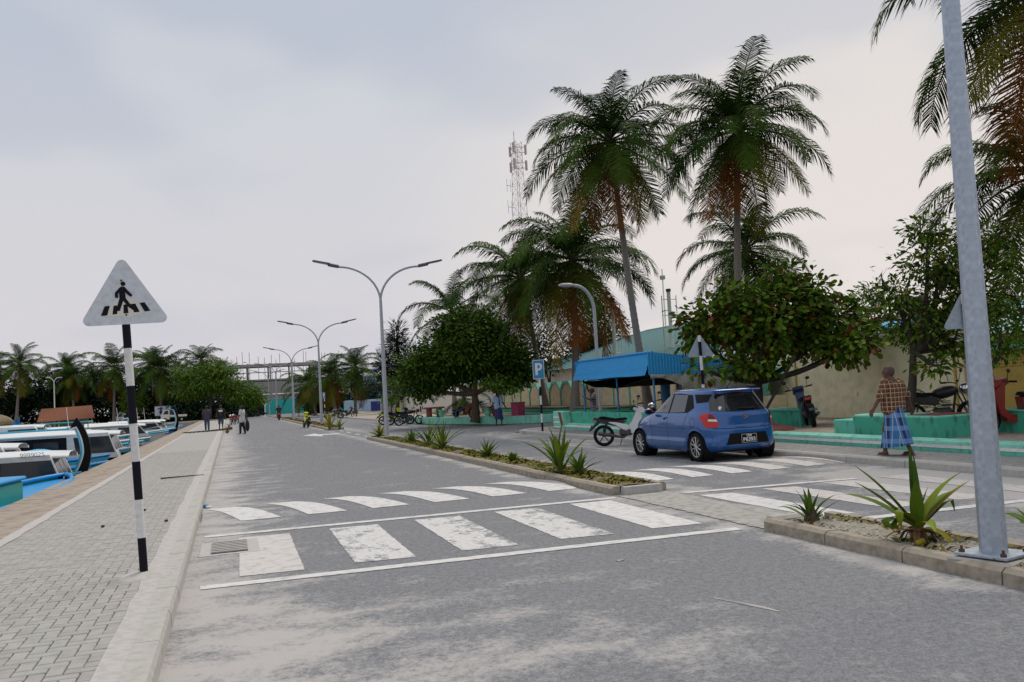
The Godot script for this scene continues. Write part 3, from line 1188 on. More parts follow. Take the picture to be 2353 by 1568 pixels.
func low_wall() -> void:
	var w := thing("garden_wall", "low mint garden wall with a white stripe along the pavement", "wall")
	for i in 15:
		var z := 3.6 - i * 1.42
		var l := 1.412
		var b := MB.new()
		b.box(Vector3(12.3, 0.15, z - l / 2), Vector3(0.2, 0.09, l), 0.006)
		put(b, "lower_band", M.mint, w)
		b = MB.new()
		b.box(Vector3(12.294, 0.226, z - l / 2), Vector3(0.2, 0.06, l + 0.004))
		put(b, "white_stripe", M.wall_white, w)
		b = MB.new()
		b.prism(PackedVector2Array([Vector2(-0.12, 0.258), Vector2(0.12, 0.258), Vector2(0.12, 0.35), Vector2(0.02, 0.35), Vector2(-0.10, 0.31)]), l, Transform3D(Basis.IDENTITY, Vector3(12.31, 0.0 + rng.randf_range(-0.003, 0.003), z - l / 2)))
		put(b, "coping_block", M.mint_pale, w)
	# the ramped end and the tall planter behind it, beside the car
	var t := thing("planter", "tall mint planter with ramped end and brown top between car and shelter", "planter")
	var yz := Transform3D(Basis(Vector3(0, 0, -1), Vector3.UP, Vector3.RIGHT), Vector3(12.3, 0, 0))   # local x runs along -z
	var b2 := MB.new()
	b2.prism(PackedVector2Array([Vector2(17.72, 0.12), Vector2(31.0, 0.12), Vector2(31.0, 0.215), Vector2(17.72, 0.215)]), 0.2, yz)
	put(b2, "lower_band", M.mint, t)
	b2 = MB.new()
	b2.prism(PackedVector2Array([Vector2(17.72, 0.205), Vector2(31.0, 0.205), Vector2(31.0, 0.255), Vector2(18.4, 0.255), Vector2(17.72, 0.245)]), 0.206, yz)
	put(b2, "white_stripe", M.wall_white, t)
	b2 = MB.new()
	b2.prism(PackedVector2Array([Vector2(18.4, 0.255), Vector2(21.2, 0.255), Vector2(21.2, 0.56)]), 0.196, yz)
	put(b2, "red_panel", M.brick_red, t)
	b2 = MB.new()
	b2.prism(PackedVector2Array([Vector2(17.72, 0.245), Vector2(18.4, 0.255), Vector2(21.2, 0.56), Vector2(21.2, 0.62), Vector2(18.2, 0.31)]), 0.21, yz)
	put(b2, "white_ramp", M.wall_white, t)
	b2 = MB.new()
	b2.prism(PackedVector2Array([Vector2(17.72, 0.25), Vector2(18.2, 0.31), Vector2(21.2, 0.62), Vector2(21.2, 0.74), Vector2(17.9, 0.36)]), 0.22, yz)
	put(b2, "ramp_coping", M.mint_pale, t)
	b2 = MB.new()
	b2.prism(PackedVector2Array([Vector2(17.9, 0.30), Vector2(21.2, 0.66), Vector2(21.2, 0.745), Vector2(18.0, 0.39)]), 0.7, yz.translated(Vector3(0.45, 0, 0)))
	put(b2, "brown_ramp", M.brick_red, t)
	b2 = MB.new()
	b2.box(Vector3(12.62, 0.42, -26.1), Vector3(0.28, 0.64, 9.8), 0.015)
	put(b2, "back_wall", M.mint_deep, t)
	b2 = MB.new()
	b2.box(Vector3(12.45, 0.29, -26.1), Vector3(0.3, 0.08, 9.8), 0.02)
	put(b2, "ledge", M.mint_pale, t)
	var e := thing("wall_pier", "striped mint and white end pier with a slanting brown panel", "wall", Vector3(12.32, 0.12, -31.5))
	b2 = MB.new()
	b2.box(Vector3(0, 0.33, 0), Vector3(0.3, 0.66, 1.1), 0.015)
	put(b2, "body", M.mint_pale, e)
	for y in [0.21, 0.40, 0.02]:
		b2 = MB.new()
		b2.box(Vector3(-0.155, y + 0.03, -0.2), Vector3(0.012, 0.045, 0.62))
		put(b2, "white_stripe", M.wall_white, e)
	b2 = MB.new()
	b2.prism(PackedVector2Array([Vector2(-0.02, 0.10), Vector2(0.22, 0.10), Vector2(0.0, 0.60), Vector2(-0.24, 0.60)]), 0.014, Transform3D(Basis(Vector3(0, 0, 1), Vector3.UP, Vector3(-1, 0, 0)), Vector3(-0.155, 0.03, 0.28)))
	put(b2, "brown_panel", M.brick_red, e)


func shelter() -> void:
	var s := thing("shelter", "open shelter with blue corrugated fascia and sagging black lining", "shelter", Vector3(12.7, 0, -24.7))
	var b := MB.new()
	var L := 6.1
	# front fascia, two overlapping rows leaning outwards at the bottom
	ripple(b, Vector3.ZERO, Vector3(0, 0, -1), L, func(_q): return Vector3(0.16, 2.66, 0), func(_q): return Vector3(-0.04, 2.14, 0), Vector3(-1, 0.2, 0))
	put(b, "upper_fascia", M.tin_blue, s)
	b = MB.new()
	ripple(b, Vector3.ZERO, Vector3(0, 0, -1), L, func(_q): return Vector3(-0.015, 2.17, 0), func(q): return Vector3(-0.12, 1.93 - 0.01 * sin(q * 2.0), 0), Vector3(-1, 0.2, 0))
	put(b, "lower_fascia", M.tin_blue, s)
	b = MB.new()
	b.rod(Vector3(0.17, 2.675, 0.03), Vector3(0.17, 2.675, -L - 0.02), 0.03, 8)
	put(b, "ridge_cap", M.tin_blue, s)
	# side fascia towards the camera
	b = MB.new()
	ripple(b, Vector3(0.0, 0, 0.02), Vector3(1, 0, 0), 3.9, func(q): return Vector3(0, 2.68 - 0.125 * q, 0), func(q): return Vector3(0, 1.94 - 0.035 * q, 0), Vector3(0, 0, 1), 0.11)
	put(b, "side_fascia", M.tin_blue, s)
	b = MB.new()
	ripple(b, Vector3(0.0, 0, -L), Vector3(1, 0, 0), 3.9, func(q): return Vector3(0, 2.66 - 0.125 * q, 0), func(q): return Vector3(0, 1.94 - 0.035 * q, 0), Vector3(0, 0, -1), 0.16)
	put(b, "side_fascia", M.tin_blue, s)
	# roof and the cloth hung below it
	b = MB.new()
	ripple(b, Vector3(3.88, 0, 0), Vector3(0, 0, -1), L, func(_q): return Vector3(0, 2.15, 0), func(_q): return Vector3(0, 1.62, 0), Vector3(1, 0, 0))
	put(b, "rear_fascia", M.tin_blue, s)
	b = MB.new()
	b.quad(Vector3(0.1, 2.64, 0.0), Vector3(3.9, 2.17, 0.0), Vector3(3.9, 2.17, -L), Vector3(0.1, 2.64, -L))
	put(b, "roof_sheet", M.tin_blue, s)
	b = MB.new()
	var rows := []
	for i in 13:
		var r := PackedVector3Array()
		for j in 17:
			var u := i / 12.0
			var w := j / 16.0
			r.append(Vector3(lerpf(0.05, 3.8, u), 1.92 - 0.36 * sin(PI * w) * (0.95 - 0.15 * u) - 0.03 * sin(w * 19.0 + u * 7.0), lerpf(-0.05, -L + 0.05, w)))
		rows.append(r)
	b.sheet(rows)
	b.face(Vector3.DOWN)
	put(b, "black_lining", M.tarp_black, s)
	# grey tarpaulin bundled under the side fascia
	b = MB.new()
	rows = []
	for i in 7:
		var r := PackedVector3Array()
		for j in 31:
			var u := i / 6.0
			var w := j / 30.0
			var low := 1.80 - 0.40 * smoothstep(0.0, 0.45, w) + 0.09 * absf(sin(w * 9.0)) * (1.0 - w)
			r.append(Vector3(lerpf(0.02, 3.9, w), lerpf(1.95 - 0.03 * w * 4.0, low, u), 0.03 + 0.10 * sin(u * 2.4) * (0.5 + 0.5 * sin(w * 23.0)) + 0.03 * sin(w * 57.0 + u * 3.0)))
		rows.append(r)
	b.sheet(rows)
	b.face(Vector3(0, 0, 1))
	put(b, "grey_tarpaulin", M.tarp, s)
	for z in [-0.15, -2.9, -5.9]:
		b = MB.new()
		b.rod(Vector3(0.25, 0.12, z), Vector3(0.25, 2.4, z), 0.035, 10)
		put(b, "post", M.post_blue, s)
	for z in [-0.15, -5.9]:
		b = MB.new()
		b.rod(Vector3(3.6, 0.2, z), Vector3(3.6, 2.2, z), 0.035, 10)
		put(b, "post", M.pipe_dark, s)
	# the jar-wide post wrapped in blue and black plastic
	var wp := thing("wrapped_trunk", "thick trunk wrapped in blue and black plastic under the shelter", "post", Vector3(15.3, 0.3, -28.5))
	b = MB.new()
	b.rod(Vector3.ZERO, Vector3(0.03, 1.7, 0), 0.17, 12)
	put(b, "black_wrap", M.bike_grey, wp)
	b = MB.new()
	b.rod(Vector3(0, 0.75, 0), Vector3(0.02, 1.35, 0), 0.178, 12)
	put(b, "blue_wrap", M.post_blue, wp)


func boundary_wall() -> void:
	var X := 17.6
	# tall yellow stretch
	var y := thing("boundary_wall", "tall plain yellow boundary wall with white eaves trim behind the garden", "wall")
	var b := MB.new()
	b.box(Vector3(X + 0.15, 1.27, -23.9), Vector3(0.3, 2.6, 13.7), 0.02)
	put(b, "wall_panel", M.wall_yellow, y)
	b = MB.new()
	b.box(Vector3(X + 0.1, 2.61, -23.9), Vector3(0.46, 0.10, 13.9), 0.015)
	put(b, "eaves_trim", M.wall_white, y)
	b = MB.new()
	b.box(Vector3(X + 0.2, 2.70, -23.9), Vector3(0.5, 0.07, 13.9), 0.01)
	put(b, "roof_edge", M.brick_red, y)
	for z in [-23.8, -17.3]:
		b = MB.new()
		b.rod(Vector3(X - 0.035, 0.3, z), Vector3(X - 0.035, 2.35, z), 0.03, 8)
		put(b, "drain_pipe", M.wall_ochre, y)
	b = MB.new()
	b.box(Vector3(X - 0.02, 1.0, -21.0), Vector3(0.05, 0.13, 0.09), 0.01)
	put(b, "socket_box", M.wall_white, y)
	b = MB.new()
	b.box(Vector3(X - 0.06, 2.30, -16.85 - 0.4), Vector3(0.14, 0.26, 0.34), 0.02)
	var w := put(b, "window_frame", M.wall_white, y)
	b = MB.new()
	b.box(Vector3(X - 0.138, 2.30, -17.25), Vector3(0.012, 0.17, 0.22))
	put(b, "pane", M.car_glass, w)
	# ochre stretch with pierced blocks
	var o := thing("pierced_wall", "ochre wall with a band of pierced flower blocks under a mint beam", "wall")
	b = MB.new()
	b.box(Vector3(X + 0.15, 0.76, -6.9), Vector3(0.28, 1.56, 20.0), 0.01)
	put(b, "wall_panel", M.wall_ochre, o)
	b = MB.new()
	b.box(Vector3(X + 0.1, 2.06, -6.9), Vector3(0.42, 0.16, 20.0), 0.01)
	put(b, "beam", M.mint_pale, o)
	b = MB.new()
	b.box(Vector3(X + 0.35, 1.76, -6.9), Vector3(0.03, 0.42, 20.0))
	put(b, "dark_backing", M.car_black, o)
	var blk := MB.new()
	var sz := 0.22
	var xf := Transform3D(Basis(Vector3(0, 0, 1), Vector3.UP, Vector3(-1, 0, 0)), Vector3.ZERO)
	for k in 4:      # frame of the block
		var c := Vector2.from_angle(k * PI / 2) * (sz / 2 - 0.01)
		var hx := 0.012 if k % 2 == 0 else sz / 2
		var hy := sz / 2 - 0.022 if k % 2 == 0 else 0.012
		blk.box(xf * Vector3(c.x, c.y, 0), Vector3(0.09, 2 * hy, 2 * hx) if k % 2 == 0 else Vector3(0.09, 2 * hy, 2 * hx))
	for k in 4:      # petals
		var a := k * PI / 2 + PI / 4
		blk.box(xf * Vector3(cos(a) * 0.075, sin(a) * 0.075, 0), Vector3(0.075, 0.028, 0.14), 0.0, Basis(Vector3.RIGHT, -a if false else a))
	blk.lathe(PackedVector2Array([Vector2(0.032, -0.035), Vector2(0.062, -0.035), Vector2(0.062, 0.035), Vector2(0.032, 0.035), Vector2(0.032, -0.035)]), 12, Transform3D(Basis(Vector3.FORWARD, PI / 2), Vector3.ZERO))
	var bm := blk.mesh()
	for i in 30:
		for j in 2:
			mi(bm, "pierced_block", M.wall_ochre, o, Vector3(X + 0.09, 1.65 + j * 0.222, -16.7 + i * 0.222))
	# scalloped cream wall
	var c := thing("scalloped_wall", "cream boundary wall with a zigzag mint coping behind the shelter", "wall")
	var z := -31.0
	while z > -58.0:
		var l := 1.75
		var pb := MB.new()
		var prof := PackedVector2Array([Vector2(0, 0), Vector2(l, 0), Vector2(l, 1.55), Vector2(l - 0.12, 1.55), Vector2(l - 0.52, 1.93), Vector2(0.52, 1.93), Vector2(0.12, 1.55), Vector2(0, 1.55)])
		var px := Transform3D(Basis(Vector3(0, 0, -1), Vector3.UP, Vector3(1, 0, 0)), Vector3(X + 0.15, 0, z))
		pb.prism(prof, 0.22, px)
		put(pb, "wall_panel", M.wall_cream, c)
		pb = MB.new()
		var cap := PackedVector2Array([Vector2(0, 1.55), Vector2(0.12, 1.55), Vector2(0.52, 1.93), Vector2(l - 0.52, 1.93), Vector2(l - 0.12, 1.55), Vector2(l, 1.55), Vector2(l, 1.70), Vector2(l - 0.06, 1.70), Vector2(l - 0.46, 2.07), Vector2(0.46, 2.07), Vector2(0.06, 1.70), Vector2(0, 1.70)])
		pb.prism(cap, 0.34, px)
		put(pb, "coping", M.mint_pale, c)
		pb = MB.new()
		pb.box(Vector3(X + 0.01, 0.78, z), Vector3(0.07, 1.5, 0.07))
		put(pb, "rib", M.mint, c)
		z -= l
	# pale wall running on beyond it, and the grey boarded stretch
	var p := thing("boundary_wall", "pale pinkish boundary wall behind the round tree and the seats", "wall")
	b = MB.new()
	b.box(Vector3(X + 0.15, 0.86, -77.0), Vector3(0.3, 1.8, 37.5), 0.02)
	put(b, "wall_panel", M.wall_pale, p)
	b = MB.new()
	b.box(Vector3(X + 0.13, 1.80, -77.0), Vector3(0.42, 0.08, 37.6), 0.01)
	put(b, "coping", M.concrete, p)
	var f := thing("boarded_fence", "weathered grey board fence beside the dark conifer", "fence")
	for i in 34:
		b = MB.new()
		b.box(Vector3(0, 0, 0), Vector3(0.05, 1.75 + rng.randf_range(-0.05, 0.05), 0.27), 0.0)
		put(b, "board", [M.wall_pale, M.concrete, M.pavement][i % 3], f, Vector3(X + 0.1 + rng.randf_range(-0.02, 0.02), 0.87, -96.0 - i * 0.29))
	# small gabled kiosk against the yellow wall
	var k := thing("kiosk", "small mint boarded kiosk with gable roof and dark blue hatch", "kiosk", Vector3(17.15, 0.29, -25.5))
	b = MB.new()
	b.box(Vector3(0.1, 0.37, 0), Vector3(0.66, 0.76, 2.3), 0.01)
	put(b, "base", M.wall_yellow, k)
	for i in 7:
		b = MB.new()
		var wd := 2.24 if i < 5 else 2.24 - (i - 4) * 0.55
		b.box(Vector3(-0.22, 0.84 + i * 0.135, 0), Vector3(0.04, 0.128, wd), 0.0, Basis(Vector3(0, 0, 1), 0.12))
		put(b, "board", M.mint_pale, k)
	for s in [-1.0, 1.0]:
		b = MB.new()
		b.quad(Vector3(-0.4, 1.95, 0), Vector3(0.45, 1.95, 0), Vector3(0.45, 1.42, s * 1.35), Vector3(-0.4, 1.42, s * 1.35))
		b.quad(Vector3(-0.4, 1.90, 0), Vector3(0.45, 1.90, 0), Vector3(0.45, 1.37, s * 1.35), Vector3(-0.4, 1.37, s * 1.35), Vector3.DOWN)
		b.quad(Vector3(-0.4, 1.95, 0), Vector3(-0.4, 1.90, 0), Vector3(-0.4, 1.37, s * 1.35), Vector3(-0.4, 1.42, s * 1.35), Vector3.LEFT)
		put(b, "roof_slope", M.mint, k)
	b = MB.new()
	b.box(Vector3(-0.27, 1.1, -0.1), Vector3(0.05, 0.75, 1.0), 0.01)
	put(b, "hatch", M.boat_navy, k)
	# cream gatehouse seen under the shelter's side
	var gh := thing("gatehouse", "cream gatehouse with mint pilaster and small dark windows behind the car", "building", Vector3(17.3, 0.0, -29.6))
	b = MB.new()
	b.box(Vector3(0.5, 1.2, 0), Vector3(1.6, 2.4, 2.6), 0.02)
	put(b, "wall", M.wall_cream, gh)
	b = MB.new()
	b.box(Vector3(-0.33, 1.2, 0.2), Vector3(0.1, 2.4, 0.5), 0.01)
	put(b, "pilaster", M.mint_pale, gh)
	b = MB.new()
	b.box(Vector3(-0.325, 0.95, 0), Vector3(0.08, 0.3, 2.6), 0.01)
	put(b, "band", M.mint_pale, gh)
	for q in [-0.75, 0.9]:
		b = MB.new()
		b.box(Vector3(-0.33, 1.55, q), Vector3(0.08, 0.5, 0.55), 0.01)
		var fr := put(b, "window_frame", M.wall_white, gh)
		b = MB.new()
		b.box(Vector3(-0.372, 1.55, q), Vector3(0.02, 0.4, 0.45))
		put(b, "pane", M.car_glass, fr)
	# utility box and awning above the yellow wall
	var aw := thing("awning", "small bright blue awning above the yellow wall", "awning", Vector3(17.9, 2.78, -19.7))
	b = MB.new()
	b.box(Vector3(0, 0.14, 0), Vector3(0.7, 0.05, 1.2), 0.01, Basis(Vector3(0, 0, 1), 0.35))
	put(b, "sheet", M.tin_blue, aw)
	b = MB.new()
	b.box(Vector3(0.3, -0.02, 0), Vector3(0.06, 0.3, 1.0), 0.01)
	put(b, "bracket", M.wall_pale, aw)
	var ub := thing("wall_stub", "cream wall stub with a grey panel rising above the yellow wall", "wall", Vector3(18.9, 2.5, -20.2))
	b = MB.new()
	b.box(Vector3(0, 0.62, 0), Vector3(0.3, 1.3, 0.4), 0.01)
	put(b, "pillar", M.wall_pale, ub)
	b = MB.new()
	b.box(Vector3(-0.05, 0.72, 0.46), Vector3(0.12, 1.0, 0.52), 0.01)
	put(b, "panel", M.bike_grey, ub)


func hip_roof(parent: Node, cx: float, cz: float, hx: float, hz: float, eave: float, ridge: float, m: Material, m2: Material) -> void:
	# ridge along z, hipped ends, each slope a part with seam ribs
	var rz := hz - hx
	var a := [Vector3(cx - hx, eave, cz + hz), Vector3(cx + hx, eave, cz + hz), Vector3(cx + hx, eave, cz - hz), Vector3(cx - hx, eave, cz - hz)]
	var r0 := Vector3(cx, ridge, cz + rz)
	var r1 := Vector3(cx, ridge, cz - rz)
	var b := MB.new()
	b.quad(a[0], r0, r1, a[3], Vector3(-1, 1, 0))
	put(b, "roof_slope", m, parent)
	b = MB.new()
	b.quad(a[1], r0, r1, a[2], Vector3(1, 1, 0))
	put(b, "roof_slope", m, parent)
	b = MB.new()
	b.tri(a[0], a[1], r0, Vector3(0, 1, 1))
	put(b, "roof_slope", m, parent)
	b = MB.new()
	b.tri(a[3], a[2], r1, Vector3(0, 1, -1))
	put(b, "roof_slope", m, parent)
	b = MB.new()
	var n := int(2 * hz / 0.5)
	for i in n + 1:      # standing seams on the street slope and the near hip
		var z := cz + hz - 2 * hz * i / n
		var t := clampf(minf(cz + hz - z, z - cz + hz) / hx, 0, 1)
		if t > 0.03:
			b.rod(Vector3(cx - hx, eave + 0.03, z), Vector3(cx - hx + hx * t, lerpf(eave, ridge, t) + 0.03, z), 0.022, 4)
	n = int(2 * hx / 0.5)
	for i in n + 1:
		var x := cx - hx + 2 * hx * i / n
		var t := 1.0 - absf(x - cx) / hx
		if t > 0.03:
			b.rod(Vector3(x, eave + 0.03, cz + hz), Vector3(x, lerpf(eave, ridge, t) + 0.03, cz + hz - hx * t), 0.022, 4)
	put(b, "roof_seams", m2, parent)
	b = MB.new()
	for q in [[a[0], r0], [a[1], r0], [a[2], r1], [a[3], r1], [r0, r1]]:
		b.rod(q[0] + Vector3.UP * 0.04, q[1] + Vector3.UP * 0.04, 0.07, 6)
	put(b, "ridge_cap", m2, parent)


func far_buildings() -> void:
	# teal-roofed hall behind the scalloped wall
	var h := thing("hall", "long hall with pale teal ribbed hip roof behind the shelter", "building")
	var b := MB.new()
	b.box(Vector3(28, 1.5, -48), Vector3(14.0, 3.0, 26), 0.02)
	put(b, "wall", M.wall_pale, h)
	hip_roof(h, 28, -48, 7.8, 14.0, 2.9, 5.35, M.roof_teal, M.roof_teal)
	var h2 := thing("house", "low house with teal roof half hidden behind the palms", "building")
	b = MB.new()
	b.box(Vector3(24.5, 1.3, -70), Vector3(8, 2.6, 10), 0.02)
	put(b, "wall", M.wall_cream, h2)
	hip_roof(h2, 24.5, -70, 4.7, 5.8, 2.6, 4.2, M.roof_teal, M.roof_teal)
	var h3 := thing("house", "house with pale teal roof behind the pierced ochre wall", "building")
	b = MB.new()
	b.box(Vector3(25.5, 1.3, -16), Vector3(8, 2.6, 14), 0.02)
	put(b, "wall", M.wall_cream, h3)
	hip_roof(h3, 25.5, -16, 5.0, 9.0, 2.5, 4.0, M.roof_teal, M.roof_teal)
	var h4 := thing("house", "pinkish two-storey house showing between the tree crowns", "building", Vector3(46, 0, -46))
	b = MB.new()
	b.box(Vector3(0, 2.5, 0), Vector3(8, 5.0, 9), 0.02)
	put(b, "wall", M.wall_pale, h4)
	b = MB.new()
	b.box(Vector3(0, 5.1, 0), Vector3(8.8, 0.25, 9.8), 0.02)
	put(b, "roof_slab", M.brick_red, h4)
	# pale blue house far up the road
	var bl := thing("house", "pale blue two-storey house far behind the round-crowned palm", "building", Vector3(22.5, 0, -131))
	b = MB.new()
	b.box(Vector3(0, 2.6, 0), Vector3(9, 5.2, 10), 0.02)
	put(b, "wall", M.wall_blue, bl)
	b = MB.new()
	b.box(Vector3(-1.5, 6.2, 0.5), Vector3(7, 0.25, 10), 0.02, Basis(Vector3(0, 0, 1), 0.12))
	put(b, "roof_sheet", M.wall_blue, bl)
	b = MB.new()
	b.box(Vector3(-4.7, 2.75, 0), Vector3(0.5, 0.2, 8), 0.02)
	put(b, "balcony_slab", M.wall_white, bl)
	for q in [[-4.55, 3.8, 2.8], [-4.55, 3.8, 0.2], [-4.55, 3.8, -2.4], [-4.55, 1.4, 2.8], [-4.55, 1.4, -2.4]]:
		b = MB.new()
		b.box(Vector3(q[0], q[1], q[2]), Vector3(0.16, 1.25, 1.1), 0.01)
		var w := put(b, "window_frame", M.wall_white, bl)
		b = MB.new()
		b.box(Vector3(q[0] - 0.085, q[1], q[2]), Vector3(0.02, 1.05, 0.9))
		put(b, "pane", M.cabin_glass, w)
	for q in [-3.0, -1.6, 1.9]:
		b = MB.new()
		b.box(Vector3(q, 3.6, 5.05), Vector3(0.6, 1.0, 0.16), 0.01)
		var w := put(b, "window_frame", M.wall_white, bl)
		b = MB.new()
		b.box(Vector3(q, 3.6, 5.14), Vector3(0.45, 0.85, 0.02))
		put(b, "pane", M.cabin_glass, w)
	for q in [-3.9, 0.1, 3.9]:
		b = MB.new()
		b.box(Vector3(q, 2.9, 5.3), Vector3(0.3, 5.6, 0.3), 0.02)
		put(b, "column", M.wall_white, bl)
	var lw := thing("boundary_wall", "low pale blue wall with dark gate in front of the blue house", "wall", Vector3(17.6, 0, -119))
	b = MB.new()
	b.box(Vector3(0, 0.85, 0), Vector3(5.6, 1.7, 0.25), 0.02)
	put(b, "wall_panel", M.wall_blue, lw)
	b = MB.new()
	b.box(Vector3(1.5, 0.75, 0.135), Vector3(1.3, 1.3, 0.04), 0.01)
	put(b, "gate", M.boat_navy, lw)
	construction()
	towers()


func construction() -> void:
	var z0 := -168.0
	var t := thing("hoarding", "turquoise sheet hoarding closing the end of the road", "fence")
	for i in 26:
		if i == 11 or i == 12:
			continue
		var b := MB.new()
		ripple(b, Vector3(-11.0 + i * 1.3, 0, z0 + 8.0), Vector3(1, 0, 0), 1.29, func(_q): return Vector3(0, 2.75, 0), func(_q): return Vector3(0, 0.0, 0), Vector3(0, 0, 1), 0.3, 0.02)
		put(b, "hoarding_sheet", M.wall_teal, t)
	var g := thing("site_gate", "open gateway with a covered passage in the turquoise hoarding", "gate", Vector3(4.6, 0, z0 + 7.6))
	var gb := MB.new()
	for s in [-1.4, 1.4]:
		gb.box(Vector3(s, 1.45, -3.3), Vector3(0.15, 2.9, 6.0), 0.01)
	gb.box(Vector3(0, 2.98, -3.3), Vector3(2.95, 0.15, 6.0), 0.01)
	gb.box(Vector3(0, 1.45, -6.4), Vector3(2.95, 2.9, 0.15), 0.01)
	put(gb, "covered_passage", M.raw_concrete, g)
	gb = MB.new()
	gb.box(Vector3(0, 2.95, 0), Vector3(3.0, 0.16, 0.3), 0.02)
	put(gb, "lintel", M.wall_teal, g)
	for s in [-1.35, 1.35]:
		gb = MB.new()
		gb.box(Vector3(s, 1.45, 0), Vector3(0.16, 2.9, 0.24), 0.02)
		put(gb, "gate_post", M.wall_teal, g)
	var c := thing("unfinished_building", "grey concrete building under construction with bare rods on its roof", "building")
	var xs := [-13.0, 20.0]
	for k in 3:
		var b := MB.new()
		b.box(Vector3((xs[0] + xs[1]) / 2, 3.6 + k * 2.9, z0 - 6.0), Vector3(xs[1] - xs[0], 0.3, 11), 0.02)
		put(b, "floor_slab", M.raw_concrete, c)
	for i in 9:
		for j in 2:
			var b := MB.new()
			b.box(Vector3(lerpf(xs[0] + 0.4, xs[1] - 0.4, i / 8.0), 4.9, z0 - 1.0 - j * 9.0), Vector3(0.28, 9.6, 0.28), 0.02)
			put(b, "column", M.raw_concrete, c)
	for q in [[2.0, 8.0, 2.4], [9.0, 10.0, 2.6], [-6.0, 9.0, 2.6], [16.0, 6.0, 1.8]]:
		var b := MB.new()
		b.box(Vector3(q[0], 4.9 if q[0] != 9.0 else 2.2, z0 - 0.7), Vector3(q[1], q[2], 0.12), 0.0)
		put(b, "infill_panel", M.concrete if q[0] > 0 else M.raw_concrete, c)
	for q in [[9.0, 5.0, 10.0], [-4.0, 7.9, 8.0]]:
		var b := MB.new()
		b.box(Vector3(q[0], q[1], z0 - 0.5), Vector3(q[2], 2.3, 0.1), 0.0)
		put(b, "grey_sheeting", M.tarp, c)
	for k in 2:
		var b := MB.new()
		b.rod(Vector3(xs[0], 7.9 + k * 1.15, z0 + 0.4), Vector3(xs[1], 7.9 + k * 1.15, z0 + 0.4), 0.09, 5)
		put(b, "scaffold_rail", M.raw_concrete, c)
	for i in 30:
		var b := MB.new()
		var x := lerpf(xs[0], xs[1], (i + rng.randf_range(-0.4, 0.4)) / 29.0)
		b.rod(Vector3(x, 3.0, z0 + 0.35), Vector3(x + rng.randf_range(-0.15, 0.15), rng.randf_range(9.8, 11.9), z0 + 0.35), 0.05, 5)
		put(b, "scaffold_pole", M.raw_concrete, c)
	var wt := thing("roof_room", "white rooftop room with dark window panes above the green tree", "building", Vector3(-1.2, 0, -182))
	var b := MB.new()
	b.box(Vector3(0, 5.6, 0), Vector3(2.2, 11.4, 2.0), 0.02)
	put(b, "wall", M.wall_white, wt)
	for i in 4:
		b = MB.new()
		b.box(Vector3(-0.45 + 0.9 * (i % 2), 10.6 - 1.15 * int(i / 2.0), 1.03), Vector3(0.75, 0.95, 0.06), 0.0)
		put(b, "pane", M.bike_grey, wt)


func lattice(b: MB, b2: MB, h0: float, h1: float, w0: float, w1: float, bays: int) -> void:
	for i in bays:
		var t0 := float(i) / bays
		var t1 := float(i + 1) / bays
		var y0 := lerpf(h0, h1, t0)
		var y1 := lerpf(h0, h1, t1)
		var a := lerpf(w0, w1, t0)
		var c := lerpf(w0, w1, t1)
		var m := b if i % 4 < 2 else b2
		for k in 4:
			var d0 := Vector3([1, 1, -1, -1][k], 0, [1, -1, -1, 1][k]) * 0.5
			var d1 := Vector3([1, 1, -1, -1][(k + 1) % 4], 0, [1, -1, -1, 1][(k + 1) % 4]) * 0.5
			m.rod(d0 * a + Vector3.UP * y0, d0 * c + Vector3.UP * y1, 0.055, 4)
			m.rod(d0 * a + Vector3.UP * y0, d1 * c + Vector3.UP * y1, 0.025, 4)
			m.rod(d1 * a + Vector3.UP * y0, d0 * c + Vector3.UP * y1, 0.025, 4)
			m.rod(d0 * a + Vector3.UP * y0, d1 * a + Vector3.UP * y0, 0.025, 4)


